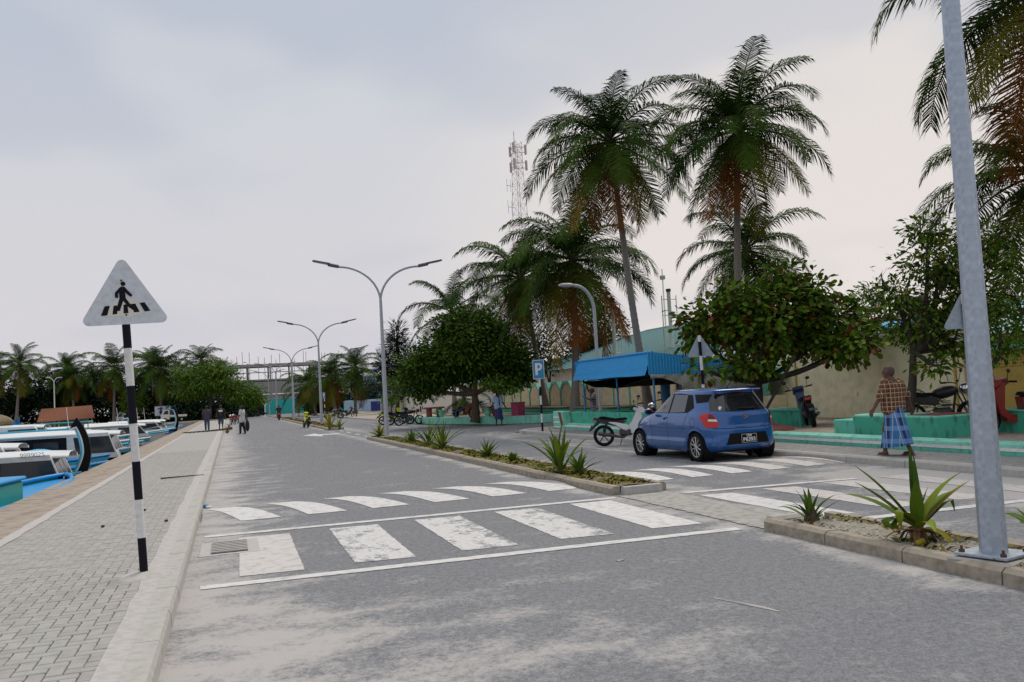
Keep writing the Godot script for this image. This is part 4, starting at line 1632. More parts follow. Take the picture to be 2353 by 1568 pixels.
func towers() -> void:
	var t := thing("telecom_tower", "tall red and white lattice telecom tower with antenna panels at its top", "tower", Vector3(52.4, 0, -149))
	t.rotation.y = 0.3
	var b := MB.new()
	lattice(b, b, 0, 42.0, 4.0, 1.5, 22)
	lattice(b, b, 42.0, 48.0, 1.5, 1.5, 5)
	put(b, "lattice", M.tower_red, t)
	for y in [43.6, 46.6]:
		b = MB.new()
		for k in 3:
			var d := Vector3(cos(k * TAU / 3 + 0.4), 0, sin(k * TAU / 3 + 0.4))
			b.rod(Vector3(0, y + 0.5, 0), d * 1.7 + Vector3.UP * (y + 0.5), 0.06, 4)
			b.rod(Vector3(0, y - 0.5, 0), d * 1.7 + Vector3.UP * (y - 0.5), 0.06, 4)
		put(b, "bracket", M.tower_red, t)
		for k in 3:
			b = MB.new()
			var d := Vector3(cos(k * TAU / 3 + 0.4), 0, sin(k * TAU / 3 + 0.4))
			b.box(d * 1.75 + Vector3.UP * y, Vector3(0.35, 1.9, 0.35), 0.04)
			put(b, "antenna_panel", M.tower_red, t)
	b = MB.new()
	b.rod(Vector3(-0.4, 47, 0), Vector3(-0.4, 50.0, 0), 0.06, 5)
	put(b, "lightning_rod", M.tower_red, t)
	for y in [20.0, 25.0, 30.5, 35.5, 39.5]:
		b = MB.new()
		b.rod(Vector3(-0.8, y, 0), Vector3(-2.6, y + 0.1, 0), 0.05, 4)
		b.rod(Vector3(-2.6, y - 1.1, 0), Vector3(-2.6, y + 1.3, 0), 0.05, 4)
		b.rod(Vector3(-1.8, y - 1.1, 0), Vector3(-1.8, y + 1.3, 0), 0.04, 4)
		put(b, "whip_antenna", M.tower_white, t)
	var t2 := thing("telecom_tower", "small distant lattice mast above the sea almond tree", "tower", Vector3(111, 0, -178))
	b = MB.new()
	lattice(b, b, 0, 29.0, 2.6, 2.4, 16)
	put(b, "lattice", M.tower_red, t2)
	b = MB.new()
	b.rod(Vector3(0, 29, 0), Vector3(0, 32, 0), 0.1, 4)
	put(b, "lightning_rod", M.tower_red, t2)
	# white ladder masts behind the shelter
	var gr := "white masts behind the shelter"
	for q in [[19.2, -40.9, 6.1, "white pole mast with yellow ladder beside the leaning palm"], [22.0, -39.9, 6.4, "white pole mast with ladder left of the sea almond crown"]]:
		var m := thing("ladder_mast", q[3], "mast", Vector3(q[0], 0, q[1]), 0.0, gr)
		b = MB.new()
		b.rod(Vector3.ZERO, Vector3(0, q[2], 0), 0.10, 10)
		put(b, "pole", M.wall_white, m)
		b = MB.new()
		b.rod(Vector3(0, q[2], 0), Vector3(0, q[2] + 0.15, 0), 0.13, 10)
		put(b, "cap", M.pipe_dark, m)
		for s in [-1.0, 1.0]:
			b = MB.new()
			b.rod(Vector3(s * 0.42, 0, 0), Vector3(s * 0.42, q[2] - 0.2, 0), 0.025, 6)
			for k in 7:
				var y: float = 1.0 + k * (q[2] - 1.4) / 6.0
				b.rod(Vector3(s * 0.42, y, 0), Vector3(s * 0.1, y, 0), 0.02, 5)
			put(b, "ladder", M.mast_yellow if s < 0 else M.wall_white, m)
	var am := thing("antenna_mast", "thin white antenna mast with small head above the hall roof", "mast", Vector3(29, 0, -53.3))
	b = MB.new()
	b.rod(Vector3.ZERO, Vector3(0, 9.1, 0), 0.07, 8, 0.05)
	put(b, "pole", M.wall_white, am)
	b = MB.new()
	b.box(Vector3(0, 9.0, 0), Vector3(0.3, 0.28, 0.3), 0.03)
	b.rod(Vector3(0, 9.1, 0), Vector3(0, 9.6, 0), 0.03, 5)
	put(b, "head", M.concrete, am)
	for q in [[1425, 780, "rusty bare column rods left of the leaning palm"], [1617, 760, "short rusty column rods behind the hall roof"]]:
		var p := on_z(q[0] - 20, q[1], -75.0)
		var r := thing("column_rods", q[2], "rods", Vector3(p.x, 0, p.z))
		for k in 2:
			b = MB.new()
			b.rod(Vector3(k * 1.2, 0, 0), Vector3(k * 1.2, p.y + 0.3 * k, 0), 0.22, 6)
			b.rod(Vector3(k * 1.2, 0, 0), Vector3(k * 1.2, p.y + 1.3, 0), 0.04, 4)
			put(b, "rod_bundle", M.rust, r)


# ---------- signs, lamps, street furniture ----------
func banded_pole(parent: Node, h: float, r: float, band: float, black_first := true) -> void:
	var y := 0.0
	var k := 0 if black_first else 1
	while y < h - 0.01:
		var e := minf(y + band, h)
		var b := MB.new()
		b.tube(PackedVector3Array([Vector3(0, y, 0), Vector3(0, e, 0)]), r, 14, true)
		put(b, "black_band" if k % 2 == 0 else "white_band", M.black_paint if k % 2 == 0 else M.white_paint, parent)
		y = e
		k += 1


func rounded(poly: PackedVector2Array, r: float, n := 6) -> PackedVector2Array:
	var out := PackedVector2Array()
	var c := poly.size()
	for i in c:
		var p := poly[i]
		var a := (poly[(i - 1 + c) % c] - p).normalized()
		var b := (poly[(i + 1) % c] - p).normalized()
		var half := acos(clampf(a.dot(b), -1, 1)) / 2
		var t := r / tan(half)
		var mid := p + (a + b).normalized() * (r / sin(half))
		var s := (p + a * t - mid).angle()
		var e := (p + b * t - mid).angle()
		var d := wrapf(e - s, -PI, PI)
		for k in n + 1:
			out.append(mid + Vector2.from_angle(s + d * k / n) * r)
	return out


func triangle_plate(parent: Node, y: float, w: float, h: float, m: Material) -> void:
	var b := MB.new()
	b.prism(rounded(PackedVector2Array([Vector2(-w / 2, 0), Vector2(w / 2, 0), Vector2(0, h)]), 0.05), 0.006, Transform3D(Basis.IDENTITY, Vector3(0, y, 0.043)))
	put(b, "plate", m, parent)


func street_things() -> void:
	signs()
	lamps()
	furniture()


func signs() -> void:
	var at := on_ground(331, 1324, 0.13)
	var s := thing("crossing_sign", "triangular white pedestrian crossing sign on a leaning black and white banded pole", "sign", at, 0.10)
	s.rotation.z = 0.038
	banded_pole(s, 2.90, 0.0375, 0.356)
	var y0 := 2.36
	triangle_plate(s, y0, 0.80, 0.66, M.sign_white)
	var pz := 0.0475
	var u := func(px: float, py: float) -> Vector2: return Vector2((px - 212.0) / 494.0, (322.0 - py) / 494.0)
	var shape := func(called: String, m: Material, pts: Array, z: float) -> void:
		var poly := PackedVector2Array()
		for q in pts:
			poly.append(u.call(q[0], q[1]))
		var b := MB.new()
		b.prism(poly, 0.002, Transform3D(Basis.IDENTITY, Vector3(0, y0, z)))
		put(b, called, m, s)
	shape.call("patch", M.sign_patch, [[128, 282], [160, 220], [196, 196], [196, 132], [205, 120], [216, 122], [214, 190], [262, 218], [290, 272], [226, 292], [200, 284]], pz)
	for q in [[[110, 277], [127, 234], [149, 232], [136, 276]], [[158, 273], [165, 233], [181, 232], [178, 272]], [[205, 271], [207, 230], [224, 229], [226, 270]], [[250, 268], [240, 228], [258, 227], [274, 267]], [[296, 266], [276, 225], [298, 223], [320, 263]]]:
		shape.call("zebra_bar", M.black_paint, q, pz + 0.002)
	shape.call("walking_figure", M.black_paint, [[193, 152], [204, 144], [217, 147], [230, 165], [248, 186], [241, 195], [222, 178], [217, 170], [219, 200], [232, 222], [258, 250], [249, 259], [226, 240], [207, 212], [198, 236], [190, 258], [178, 258], [182, 232], [192, 200], [192, 172], [187, 180], [187, 197], [174, 196], [174, 174]], pz + 0.004)
	var hb := MB.new()
	var c: Vector2 = u.call(211, 132)
	hb.lathe(PackedVector2Array([Vector2(0.0001, 0.001), Vector2(0.021, 0.001), Vector2(0.021, -0.001)]), 16, Transform3D(Basis(Vector3.RIGHT, PI / 2), Vector3(c.x, y0 + c.y, pz + 0.004)))
	put(hb, "figure_head", M.black_paint, s)
	for q in [[205, 116], [216, 278]]:
		hb = MB.new()
		c = u.call(q[0], q[1])
		hb.lathe(PackedVector2Array([Vector2(0.0001, 0.006), Vector2(0.008, 0.005), Vector2(0.010, 0)]), 10, Transform3D(Basis(Vector3.RIGHT, PI / 2), Vector3(c.x, y0 + c.y, pz)))
		put(hb, "bolt", M.rust, s)
	var fb := MB.new()
	var prof := PackedVector2Array([Vector2(0.30, -0.01), Vector2(0.27, 0.012), Vector2(0.16, 0.03), Vector2(0.04, 0.045), Vector2(0.03, 0.046)])
	fb.lathe(prof, 18, Transform3D(Basis.IDENTITY.scaled(Vector3(0.85, 1, 0.9)), Vector3.ZERO))
	for i in fb.v.size():
		var q := fb.v[i]
		var k := 1.0 + 0.12 * sin(atan2(q.z, q.x) * 3.0 + 1.0)
		fb.v[i] = Vector3(q.x * k, q.y, q.z * k)
	put(fb, "concrete_footing", M.mortar, s)
	# the same sign seen from behind
	for q in [[Vector3(11.35, 0.12, -19.1), "back of a triangular warning sign standing behind the blue car", 2.14], [Vector3(11.25, 0.12, -10.75), "back of a triangular warning sign half hidden by the galvanised post", 2.13]]:
		var t := thing("warning_sign", q[1], "sign", q[0], PI - 0.45, "warning signs seen from behind")
		t.rotation.z = -0.01
		banded_pole(t, 2.68, 0.0375, 0.36)
		triangle_plate(t, q[2], 0.70, 0.60, M.sign_back)
	# blue parking signs
	var k := 0
	for q in [[1247, 992, 0.12, "blue parking sign with white P beside the side street"], [968, 973, 0.12, "blue parking sign with white P beside the parked motorbikes"], [747, 958, 0.1, "small distant blue parking sign beyond the second lamp"]]:
		var p := on_ground(q[0], q[1], q[2])
		var t := thing("parking_sign", q[3], "sign", p, -0.75 if k == 0 else -1.1, "parking signs along the right pavement")
		banded_pole(t, 2.62, 0.04, 0.33)
		var b := MB.new()
		b.box(Vector3(0, 2.30, 0.052), Vector3(0.46, 0.70, 0.012), 0.004)
		put(b, "white_rim", M.white_paint, t)
		b = MB.new()
		b.box(Vector3(0, 2.30, 0.057), Vector3(0.42, 0.66, 0.012), 0.003)
		put(b, "plate", M.sign_blue, t)
		letters("P", 0.44, M.white_paint, t, "letter", Transform3D(Basis.IDENTITY, Vector3(0.0, 2.30, 0.065)))
		k += 1


func lamp_head(parent: Node, at: Vector3, dir: float) -> void:
	# flat LED head on a thick neck, tilted up
	var bs := Basis(Vector3(0, 0, 1), dir * 0.20)
	var b := MB.new()
	b.box(at + bs * Vector3(dir * 0.22, 0.0, 0), Vector3(0.44, 0.13, 0.17), 0.03, bs)
	put(b, "driver_housing", M.lamp_head, parent)
	b = MB.new()
	b.prism(rounded(PackedVector2Array([Vector2(0.36, -0.13), Vector2(1.0, -0.10), Vector2(1.06, 0.0), Vector2(1.0, 0.10), Vector2(0.36, 0.13)]), 0.03, 3), 0.06, Transform3D(bs * Basis(Vector3(dir, 0, 0), Vector3(0, 0, 1), Vector3(0, -dir, 0)), at + Vector3.UP * 0.03))
	put(b, "lamp_panel", M.lamp_head, parent)
	b = MB.new()
	b.box(at + bs * Vector3(dir * 0.70, -0.006, 0), Vector3(0.46, 0.012, 0.15), 0.0, bs)
	put(b, "lens", M.lamp_lens, parent)


func twin_arms(parent: Node, y: float, m: Material, sides: int) -> void:
	for s in [-1.0, 1.0]:
		var b := MB.new()
		var pts := arc(12, func(t: float) -> Vector3: return Vector3(s * 1.65 * (1.0 - cos(t * PI * 0.5)) , y + 1.45 * sin(t * PI * 0.5), 0))
		b.tube(pts, 0.045, sides)
		put(b, "arm", m, parent)
		lamp_head(parent, Vector3(s * 1.62, y + 1.46, 0), s)


func twin_lamp(called: String, label: String, at: Vector3, group: String) -> Node3D:
	var l := thing(called, label, "street lamp", at, 0.0, group)
	var b := MB.new()
	b.tube(PackedVector3Array([Vector3.ZERO, Vector3(0, 2.4, 0), Vector3(0, 5.55, 0)]), [0.095, 0.085, 0.058], 12)
	put(b, "pole", M.lamp_grey, l)
	b = MB.new()
	b.box(Vector3(0, 0.03, 0), Vector3(0.5, 0.05, 0.5), 0.01)
	put(b, "base_plate", M.concrete, l)
	twin_arms(l, 5.5, M.lamp_grey, 8)
	return l


func lamps() -> void:
	var g := "twin-arm street lamps along the median"
	var p := on_ground(897, 1005, 0.10)
	var l := twin_lamp("street_lamp", "grey twin-arm street lamp rising from the planted median island", Vector3(5.98, 0.10, p.z), g)
	var spots := [[-59.8, "grey twin-arm street lamp beyond the yellow scooter"], [-86.5, "third grey twin-arm street lamp up the median"], [-118.0, "distant grey twin-arm street lamp beside the orange scooter"], [-141.0, "farthest grey twin-arm street lamp before the turquoise hoarding"]]
	for q in spots:
		copy(l, "street_lamp", Vector3(5.9, 0.10, q[0]), 0.0, q[1], g)
	# the galvanised octagonal post close by
	var at := on_ground(2284, 1268, 0.165)
	var n := thing("lamp_post", "galvanised octagonal lamp post bolted to a square base plate", "street lamp", at, 0.25)
	n.rotation.z = -0.018
	var b := MB.new()
	var H := 5.6
	for k in 8:
		var a0 := TAU * (k + 0.5) / 8
		var a1 := TAU * (k + 1.5) / 8
		var d0 := Vector3(cos(a0), 0, sin(a0))
		var d1 := Vector3(cos(a1), 0, sin(a1))
		b.quad(d0 * 0.104, d1 * 0.104, d1 * 0.062 + Vector3.UP * H, d0 * 0.062 + Vector3.UP * H, d0 + d1)
	put(b, "pole", M.zinc, n)
	b = MB.new()
	b.rod(Vector3(0.02, 0.0, 0.093), Vector3(0.013, 3.0, 0.073), 0.006, 5)
	put(b, "weld_seam", M.zinc, n)
	b = MB.new()
	b.box(Vector3(0, -0.012, 0), Vector3(0.42, 0.024, 0.42), 0.004)
	put(b, "base_plate", M.zinc, n)
	b = MB.new()
	b.box(Vector3(0, -0.08, 0), Vector3(0.50, 0.09, 0.50), 0.015)
	put(b, "footing", M.rust if false else M.concrete, n)
	for s in [[-1, -1], [1, -1], [1, 1], [-1, 1]]:
		b = MB.new()
		b.tube(PackedVector3Array([Vector3(s[0] * 0.165, 0.0, s[1] * 0.165), Vector3(s[0] * 0.165, 0.022, s[1] * 0.165)]), 0.026, 6)
		b.rod(Vector3(s[0] * 0.165, 0.0, s[1] * 0.165), Vector3(s[0] * 0.165, 0.05, s[1] * 0.165), 0.012, 6)
		put(b, "anchor_bolt", M.rust, n)
	twin_arms(n, 5.55, M.zinc, 8)
	# single-arm lamp behind the shelter
	var s1 := thing("street_lamp", "single-arm grey street lamp behind the blue shelter", "street lamp", Vector3(15.45, 0.3, -34.8))
	b = MB.new()
	var pts := PackedVector3Array([Vector3.ZERO, Vector3(0, 2.5, 0), Vector3(0, 4.6, 0)])
	pts.append_array(arc(8, func(t: float) -> Vector3: return Vector3(-0.9 * (1.0 - cos(t * PI * 0.5)), 4.7 + 1.15 * sin(t * PI * 0.5), 0)))
	b.tube(pts, 0.075, 10)
	put(b, "pole", M.lamp_grey, s1)
	b = MB.new()
	b.ball(Vector3(-1.25, 5.87, 0), Vector3(0.40, 0.10, 0.16), 12, 6)
	put(b, "lamp_head", M.lamp_grey, s1)
	# white double lamps by the harbour
	for q in [[123, 868, 140.0, "slender white double lamp in front of the brown-roofed hut"], [608, 925, 150.0, "slender white double lamp before the site gateway"]]:
		var d := sight(q[0], q[1])
		var top: Vector3 = EYE + d * (float(q[2]) / LENS)
		var w := thing("harbour_lamp", q[3], "street lamp", Vector3(top.x, 0, top.z), 0.3, "slender white harbour lamps")
		b = MB.new()
		b.rod(Vector3.ZERO, Vector3(0, top.y - 1.0, 0), 0.11, 8, 0.08)
		put(b, "pole", M.wall_white, w)
		for s in [-1.0, 1.0]:
			b = MB.new()
			b.tube(arc(6, func(t: float) -> Vector3: return Vector3(s * 0.75 * (1.0 - cos(t * PI * 0.5)), top.y - 1.0 + 1.0 * sin(t * PI * 0.5), 0)), 0.06, 6)
			b.box(Vector3(s * 0.95, top.y, 0), Vector3(0.5, 0.1, 0.2), 0.02)
			put(b, "lamp_arm", M.wall_white, w)


func furniture() -> void:
	# street drain beside the kerb
	var dr := thing("drain", "rectangular street drain with grey slotted grate beside the kerb", "drain", Vector3(-0.06, 0.0, -10.85))
	var b := MB.new()
	b.box(Vector3(0, 0.003, 0), Vector3(0.66, 0.012, 1.0), 0.003)
	put(b, "surround", M.mortar, dr)
	b = MB.new()
	b.box(Vector3(0.0, 0.010, 0), Vector3(0.40, 0.006, 0.82))
	put(b, "pit", M.car_black, dr)
	var bar := MB.new()
	bar.box(Vector3.ZERO, Vector3(0.40, 0.02, 0.055), 0.002)
	var bm := bar.mesh()
	for i in 7:
		mi(bm, "grate_bar", M.kerb, dr, Vector3(0, 0.021, -0.36 + i * 0.12))
	# mint kerbed garden round the seats
	var gd := thing("garden_kerb", "curved pale mint kerb round the seating garden", "kerb")
	var pts := [Vector2(10.9, -56), Vector2(10.9, -52.5), Vector2(11.2, -49.8), Vector2(11.9, -47.0), Vector2(12.7, -44.0), Vector2(13.5, -41.7), Vector2(14.6, -40.5), Vector2(16.0, -40.0), Vector2(17.4, -40.0)]
	for i in pts.size() - 1:
		b = MB.new()
		var e: Vector2 = pts[i + 1] - pts[i]
		var m: Vector2 = (pts[i] + pts[i + 1]) / 2
		b.box(Vector3(m.x, 0.21, m.y), Vector3(e.length() + 0.03, 0.42, 0.2), 0.03, Basis(Vector3.UP, -atan2(e.y, e.x)))
		put(b, "kerb_block", M.mint_pale, gd)
	var eb := MB.new()
	var poly := PackedVector2Array()
	for q in pts:
		poly.append(q)
	poly.append(Vector2(17.4, -56))
	poly_flat(eb, poly, 0.34)
	ground_piece(eb, "seating_earth", M.soil)
	# pink bin
	var pb := thing("bin", "square faded pink bin with dark grooves beside the garden", "bin", Vector3(14.05, 0.33, -42.0), 0.35)
	b = MB.new()
	b.box(Vector3(0, 0.37, 0), Vector3(0.52, 0.72, 0.52), 0.015)
	put(b, "body", M.bin_pink, pb)
	b = MB.new()
	b.box(Vector3(0, 0.745, 0), Vector3(0.56, 0.05, 0.56), 0.01)
	put(b, "rim", M.brick_red, pb)
	for s in [-0.13, 0.0, 0.13]:
		b = MB.new()
		b.box(Vector3(s, 0.36, 0.262), Vector3(0.02, 0.56, 0.012))
		put(b, "groove", M.brick_red, pb)
	# blue slatted lounging bench
	var bn := thing("bench", "blue slatted reclining bench under the round tree", "bench", Vector3(12.45, 0.34, -46.3), -0.5)
	for i in 9:
		b = MB.new()
		var t := i / 8.0
		b.box(Vector3(lerpf(-0.7, 0.9, t), lerpf(0.36, 0.86, t), 0), Vector3(0.13, 0.03, 0.75), 0.006, Basis(Vector3(0, 0, 1), 0.3))
		put(b, "slat", M.post_blue, bn)
	for s in [-0.33, 0.33]:
		b = MB.new()
		b.rod(Vector3(-0.75, 0.33, s), Vector3(1.0, 0.88, s), 0.025, 6)
		b.rod(Vector3(-0.5, 0.4, s), Vector3(-0.55, 0, s), 0.025, 6)
		b.rod(Vector3(0.6, 0.75, s), Vector3(0.65, 0, s), 0.025, 6)
		put(b, "side_frame", M.post_blue, bn)
	# vase-shaped concrete stools
	var prof := PackedVector2Array([Vector2(0.15, 0), Vector2(0.17, 0.03), Vector2(0.10, 0.09), Vector2(0.17, 0.22), Vector2(0.19, 0.30), Vector2(0.12, 0.38), Vector2(0.19, 0.43), Vector2(0.19, 0.46), Vector2(0.001, 0.46)])
	for q in [[12.9, -43.6, "mint_pale", "pale mint vase-shaped stool right of the tree trunk"], [13.2, -43.3, "brick_red", "brick red vase-shaped stool right of the tree trunk"], [12.0, -46.9, "car_black", "black vase-shaped stool beside the blue bench"], [11.6, -48.6, "mint_pale", "pale mint vase-shaped stool left of the blue bench"]]:
		var st := thing("garden_stool", q[3], "stool", Vector3(q[0], 0.335, q[1]), 0.0, "vase-shaped garden stools")
		b = MB.new()
		b.lathe(prof, 14)
		put(b, "pedestal", M[q[2]], st)
		b = MB.new()
		b.lathe(PackedVector2Array([Vector2(0.20, 0.455), Vector2(0.21, 0.47), Vector2(0.20, 0.49), Vector2(0.001, 0.492)]), 14)
		put(b, "seat", M[q[2]], st)
	var tb := thing("garden_table", "dark red slab table on two legs in the garden", "table", Vector3(11.6, 0.335, -50.5), 0.3)
	b = MB.new()
	b.box(Vector3(0, 0.62, 0), Vector3(1.1, 0.10, 0.7), 0.02)
	put(b, "tabletop", M.brick_red, tb)
	for s in [-0.35, 0.35]:
		b = MB.new()
		b.box(Vector3(s, 0.29, 0), Vector3(0.16, 0.58, 0.45), 0.02)
		put(b, "leg", M.brick_red, tb)
	far_harbour()


func far_harbour() -> void:
	# brown-roofed hut across the basin
	var c := on_ground(150, 972, 0.1)
	c = EYE + sight(150, 972) * (140.0 / LENS)
	var h := thing("harbour_hut", "open hut with a weathered brown sheet roof across the basin", "hut", Vector3(c.x, 0.08, c.z), 0.28)
	var b := MB.new()
	b.quad(Vector3(-4.3, 1.0, 2.4), Vector3(4.0, 1.2, 2.4), Vector3(4.0, 3.3, -0.4), Vector3(-3.4, 3.1, -0.4), Vector3(0, 1, 1))
	b.quad(Vector3(-4.3, 0.94, 2.4), Vector3(4.0, 1.14, 2.4), Vector3(4.0, 3.24, -0.4), Vector3(-3.4, 3.04, -0.4), Vector3(0, -1, -1))
	put(b, "roof_sheet", M.roof_brown, h)
	b = MB.new()
	b.quad(Vector3(-3.4, 3.1, -0.4), Vector3(4.0, 3.3, -0.4), Vector3(4.2, 1.2, -3.0), Vector3(-4.0, 1.0, -3.0), Vector3(0, 1, -1))
	put(b, "roof_sheet", M.roof_brown, h)
	for x in [-3.6, -1.2, 1.2, 3.6]:
		b = MB.new()
		b.rod(Vector3(x, 0, 2.0), Vector3(x, 1.4, 2.0), 0.09, 6)
		put(b, "post", M.wall_pale, h)
	b = MB.new()
	b.box(Vector3(0, 0.9, -0.6), Vector3(7.0, 1.8, 0.2), 0.02)
	put(b, "back_wall", M.raw_concrete, h)
	# barrels
	for i in 7:
		var p := EYE + sight(8 + i * 6.4, 968) * ((138.0 + (i % 2) * 1.2) / LENS)
		var d := thing("barrel", ["low blue barrel at the grove end of the barrel row", "medium blue barrel next to the low end barrel", "tall blue barrel third along the row left of the hut", "low blue barrel in the middle of the barrel row", "medium blue barrel just past the middle of the row", "tall blue barrel next to last before the hut", "low blue barrel closest to the brown-roofed hut"][i], "barrel", Vector3(p.x, 0.09, p.z), 0.0, "blue barrels on the far quay")
		b = MB.new()
		var hh := 1.0 + 0.5 * float(i % 3)
		b.lathe(PackedVector2Array([Vector2(0.001, 0), Vector2(0.27, 0.0), Vector2(0.30, 0.06), Vector2(0.31, hh * 0.5), Vector2(0.30, hh - 0.06), Vector2(0.26, hh), Vector2(0.001, hh)]), 12)
		put(b, "body", M.boat_blue, d)
	# notice board
	var nb := EYE + sight(379, 972) * (135.0 / LENS)
	var n := thing("notice_board", "white notice board with blue letters behind the moored boats", "sign", Vector3(nb.x, 0, nb.z), 0.1)
	b = MB.new()
	b.box(Vector3(0, 1.75, 0), Vector3(2.9, 1.5, 0.06), 0.01)
	put(b, "panel", M.sign_white, n)
	for s in [-1.1, 1.1]:
		b = MB.new()
		b.rod(Vector3(s, 0, -0.05), Vector3(s, 2.4, -0.05), 0.05, 6)
		put(b, "post", M.pipe_dark, n)
	for q in [[-0.65, 2.1, 0.75, 0.2], [-0.55, 1.6, 0.28, 0.75]]:
		b = MB.new()
		b.box(Vector3(q[0], q[1], 0.035), Vector3(q[2], q[3], 0.012))
		put(b, "printed_mark", M.boat_navy, n)
	# two small pickup trucks
	var t0 := EYE + sight(292, 972) * (143.0 / LENS)
	var tr := pickup(Vector3(t0.x, 0.08, t0.z), "small white flatbed truck parked left of the notice board")
	var t1 := EYE + sight(398, 970) * (131.0 / LENS)
	copy(tr, "pickup_truck", Vector3(t1.x, 0.08, t1.z), 0.12, "small white flatbed truck parked in front of the notice board", "white flatbed trucks on the far quay")


func pickup(at: Vector3, label: String) -> Node3D:
	# cab faces -x
	var t := thing("pickup_truck", label, "truck", at, 0.12, "white flatbed trucks on the far quay")
	var b := MB.new()
	b.prism(rounded(PackedVector2Array([Vector2(-1.75, 0.35), Vector2(-0.55, 0.35), Vector2(-0.55, 1.80), Vector2(-1.15, 1.82), Vector2(-1.72, 1.05)]), 0.06, 3), 1.45)
	put(b, "cab", M.truck_white, t)
	b = MB.new()
	b.prism(PackedVector2Array([Vector2(-1.52, 1.12), Vector2(-0.72, 1.12), Vector2(-0.72, 1.66), Vector2(-1.14, 1.66)]), 1.465)
	put(b, "cab_window", M.cabin_glass, t)
	b = MB.new()
	b.box(Vector3(0.72, 0.82, 0), Vector3(2.4, 0.30, 1.45), 0.02)
	put(b, "bed_side", M.truck_white, t)
	b = MB.new()
	b.box(Vector3(0.6, 0.56, 0), Vector3(2.5, 0.16, 1.0), 0.02)
	put(b, "chassis", M.plastic_black, t)
	b = MB.new()
	for s in [-0.66, 0.66]:
		b.rod(Vector3(-0.4, 0.9, s), Vector3(-0.4, 1.75, s), 0.03, 5)
	b.rod(Vector3(-0.4, 1.75, -0.66), Vector3(-0.4, 1.75, 0.66), 0.03, 5)
	put(b, "headboard_frame", M.pipe_dark, t)
	for x in [-1.2, 1.15]:
		for s in [-0.66, 0.66]:
			b = MB.new()
			b.lathe(PackedVector2Array([Vector2(0.15, -0.09), Vector2(0.29, -0.08), Vector2(0.29, 0.08), Vector2(0.15, 0.09)]), 14, Transform3D(Basis(Vector3.RIGHT, PI / 2), Vector3(x, 0.29, s)))
			var w := put(b, "wheel", M.tyre, t)
			b = MB.new()
			b.lathe(PackedVector2Array([Vector2(0.001, -0.07), Vector2(0.16, -0.075), Vector2(0.16, 0.075), Vector2(0.001, 0.07)]), 10, Transform3D(Basis(Vector3.RIGHT, PI / 2), Vector3(x, 0.29, s)))
			put(b, "rim", M.alloy, w)
	return t


# ---------- vehicles ----------
const CAR_Y := [0.19, 0.24, 0.31, 0.40, 0.48, 0.56, 0.64, 0.72, 0.82, 0.92, 0.98, 1.03, 1.10, 1.20, 1.30, 1.37, 1.42, 1.455, 1.475, 1.487, 1.492]
const CAR_W := [0.780, 0.825, 0.858, 0.862, 0.848, 0.850, 0.862, 0.865, 0.858, 0.838, 0.805, 0.775, 0.745, 0.703, 0.660, 0.628, 0.600, 0.550, 0.46, 0.32, 0.04]
const CAR_R := [1.70, 1.83, 1.895, 1.920, 1.922, 1.918, 1.915, 1.872, 1.868, 1.862, 1.845, 1.81, 1.765, 1.700, 1.635, 1.585, 1.60, 1.56, 1.42, 1.10, 0.72]
const CAR_F := [-1.78, -1.86, -1.90, -1.92, -1.92, -1.91, -1.90, -1.86, -1.72, -1.38, -1.08, -0.92, -0.78, -0.58, -0.36, -0.20, -0.08, 0.04, 0.18, 0.40, 0.62]
const CAR_C := 0.25


func car_at(y: float) -> Vector3:
	# half width, rear end and front end of the body at a height
	var i := 0
	while i < CAR_Y.size() - 2 and y > CAR_Y[i + 1]:
		i += 1
	var t := clampf((y - CAR_Y[i]) / (CAR_Y[i + 1] - CAR_Y[i]), 0, 1)
	var a := maxi(i - 1, 0)
	var d := mini(i + 2, CAR_Y.size() - 1)
	var f := func(q: Array) -> float: return lerpf(q[i], q[i + 1], t) * 0.8 + 0.2 * cubic_interpolate(q[i], q[i + 1], q[a], q[d], t)
	return Vector3(f.call(CAR_W), f.call(CAR_R), f.call(CAR_F))


func car_ring(a: float, y: float, off := 0.0) -> Vector3:
	# a: 0 = left side, PI / 2 = rear middle, PI = right side, 3 PI / 2 = front middle
	var q := car_at(y)
	var rear := sin(a) >= 0.0
	var p := 2.0 / (5.0 if rear else 3.4)
	var x := -signf(cos(a)) * pow(absf(cos(a)), p) * (q.x + off)
	var z := pow(absf(sin(a)), p) * ((q.y - CAR_C if rear else CAR_C - q.z) + off)
	return Vector3(x, y, CAR_C + z if rear else CAR_C - z)


func car_side(z: float, y: float, sgn: float, off := 0.005) -> Vector3:
	var q := car_at(y)
	var rear := z > CAR_C
	var p := 5.0 if rear else 3.4
	var k := clampf(absf(z - CAR_C) / (q.y - CAR_C if rear else CAR_C - q.z), 0, 0.9999)
	return Vector3(sgn * (q.x * pow(1.0 - pow(k, p), 1.0 / p) + off), y, z)


func car_rear(x: float, y: float, off := 0.005) -> Vector3:
	var q := car_at(y)
	return Vector3(x, y, CAR_C + (q.y - CAR_C) * pow(1.0 - pow(clampf(absf(x) / q.x, 0, 0.9999), 5.0), 0.2) + off)


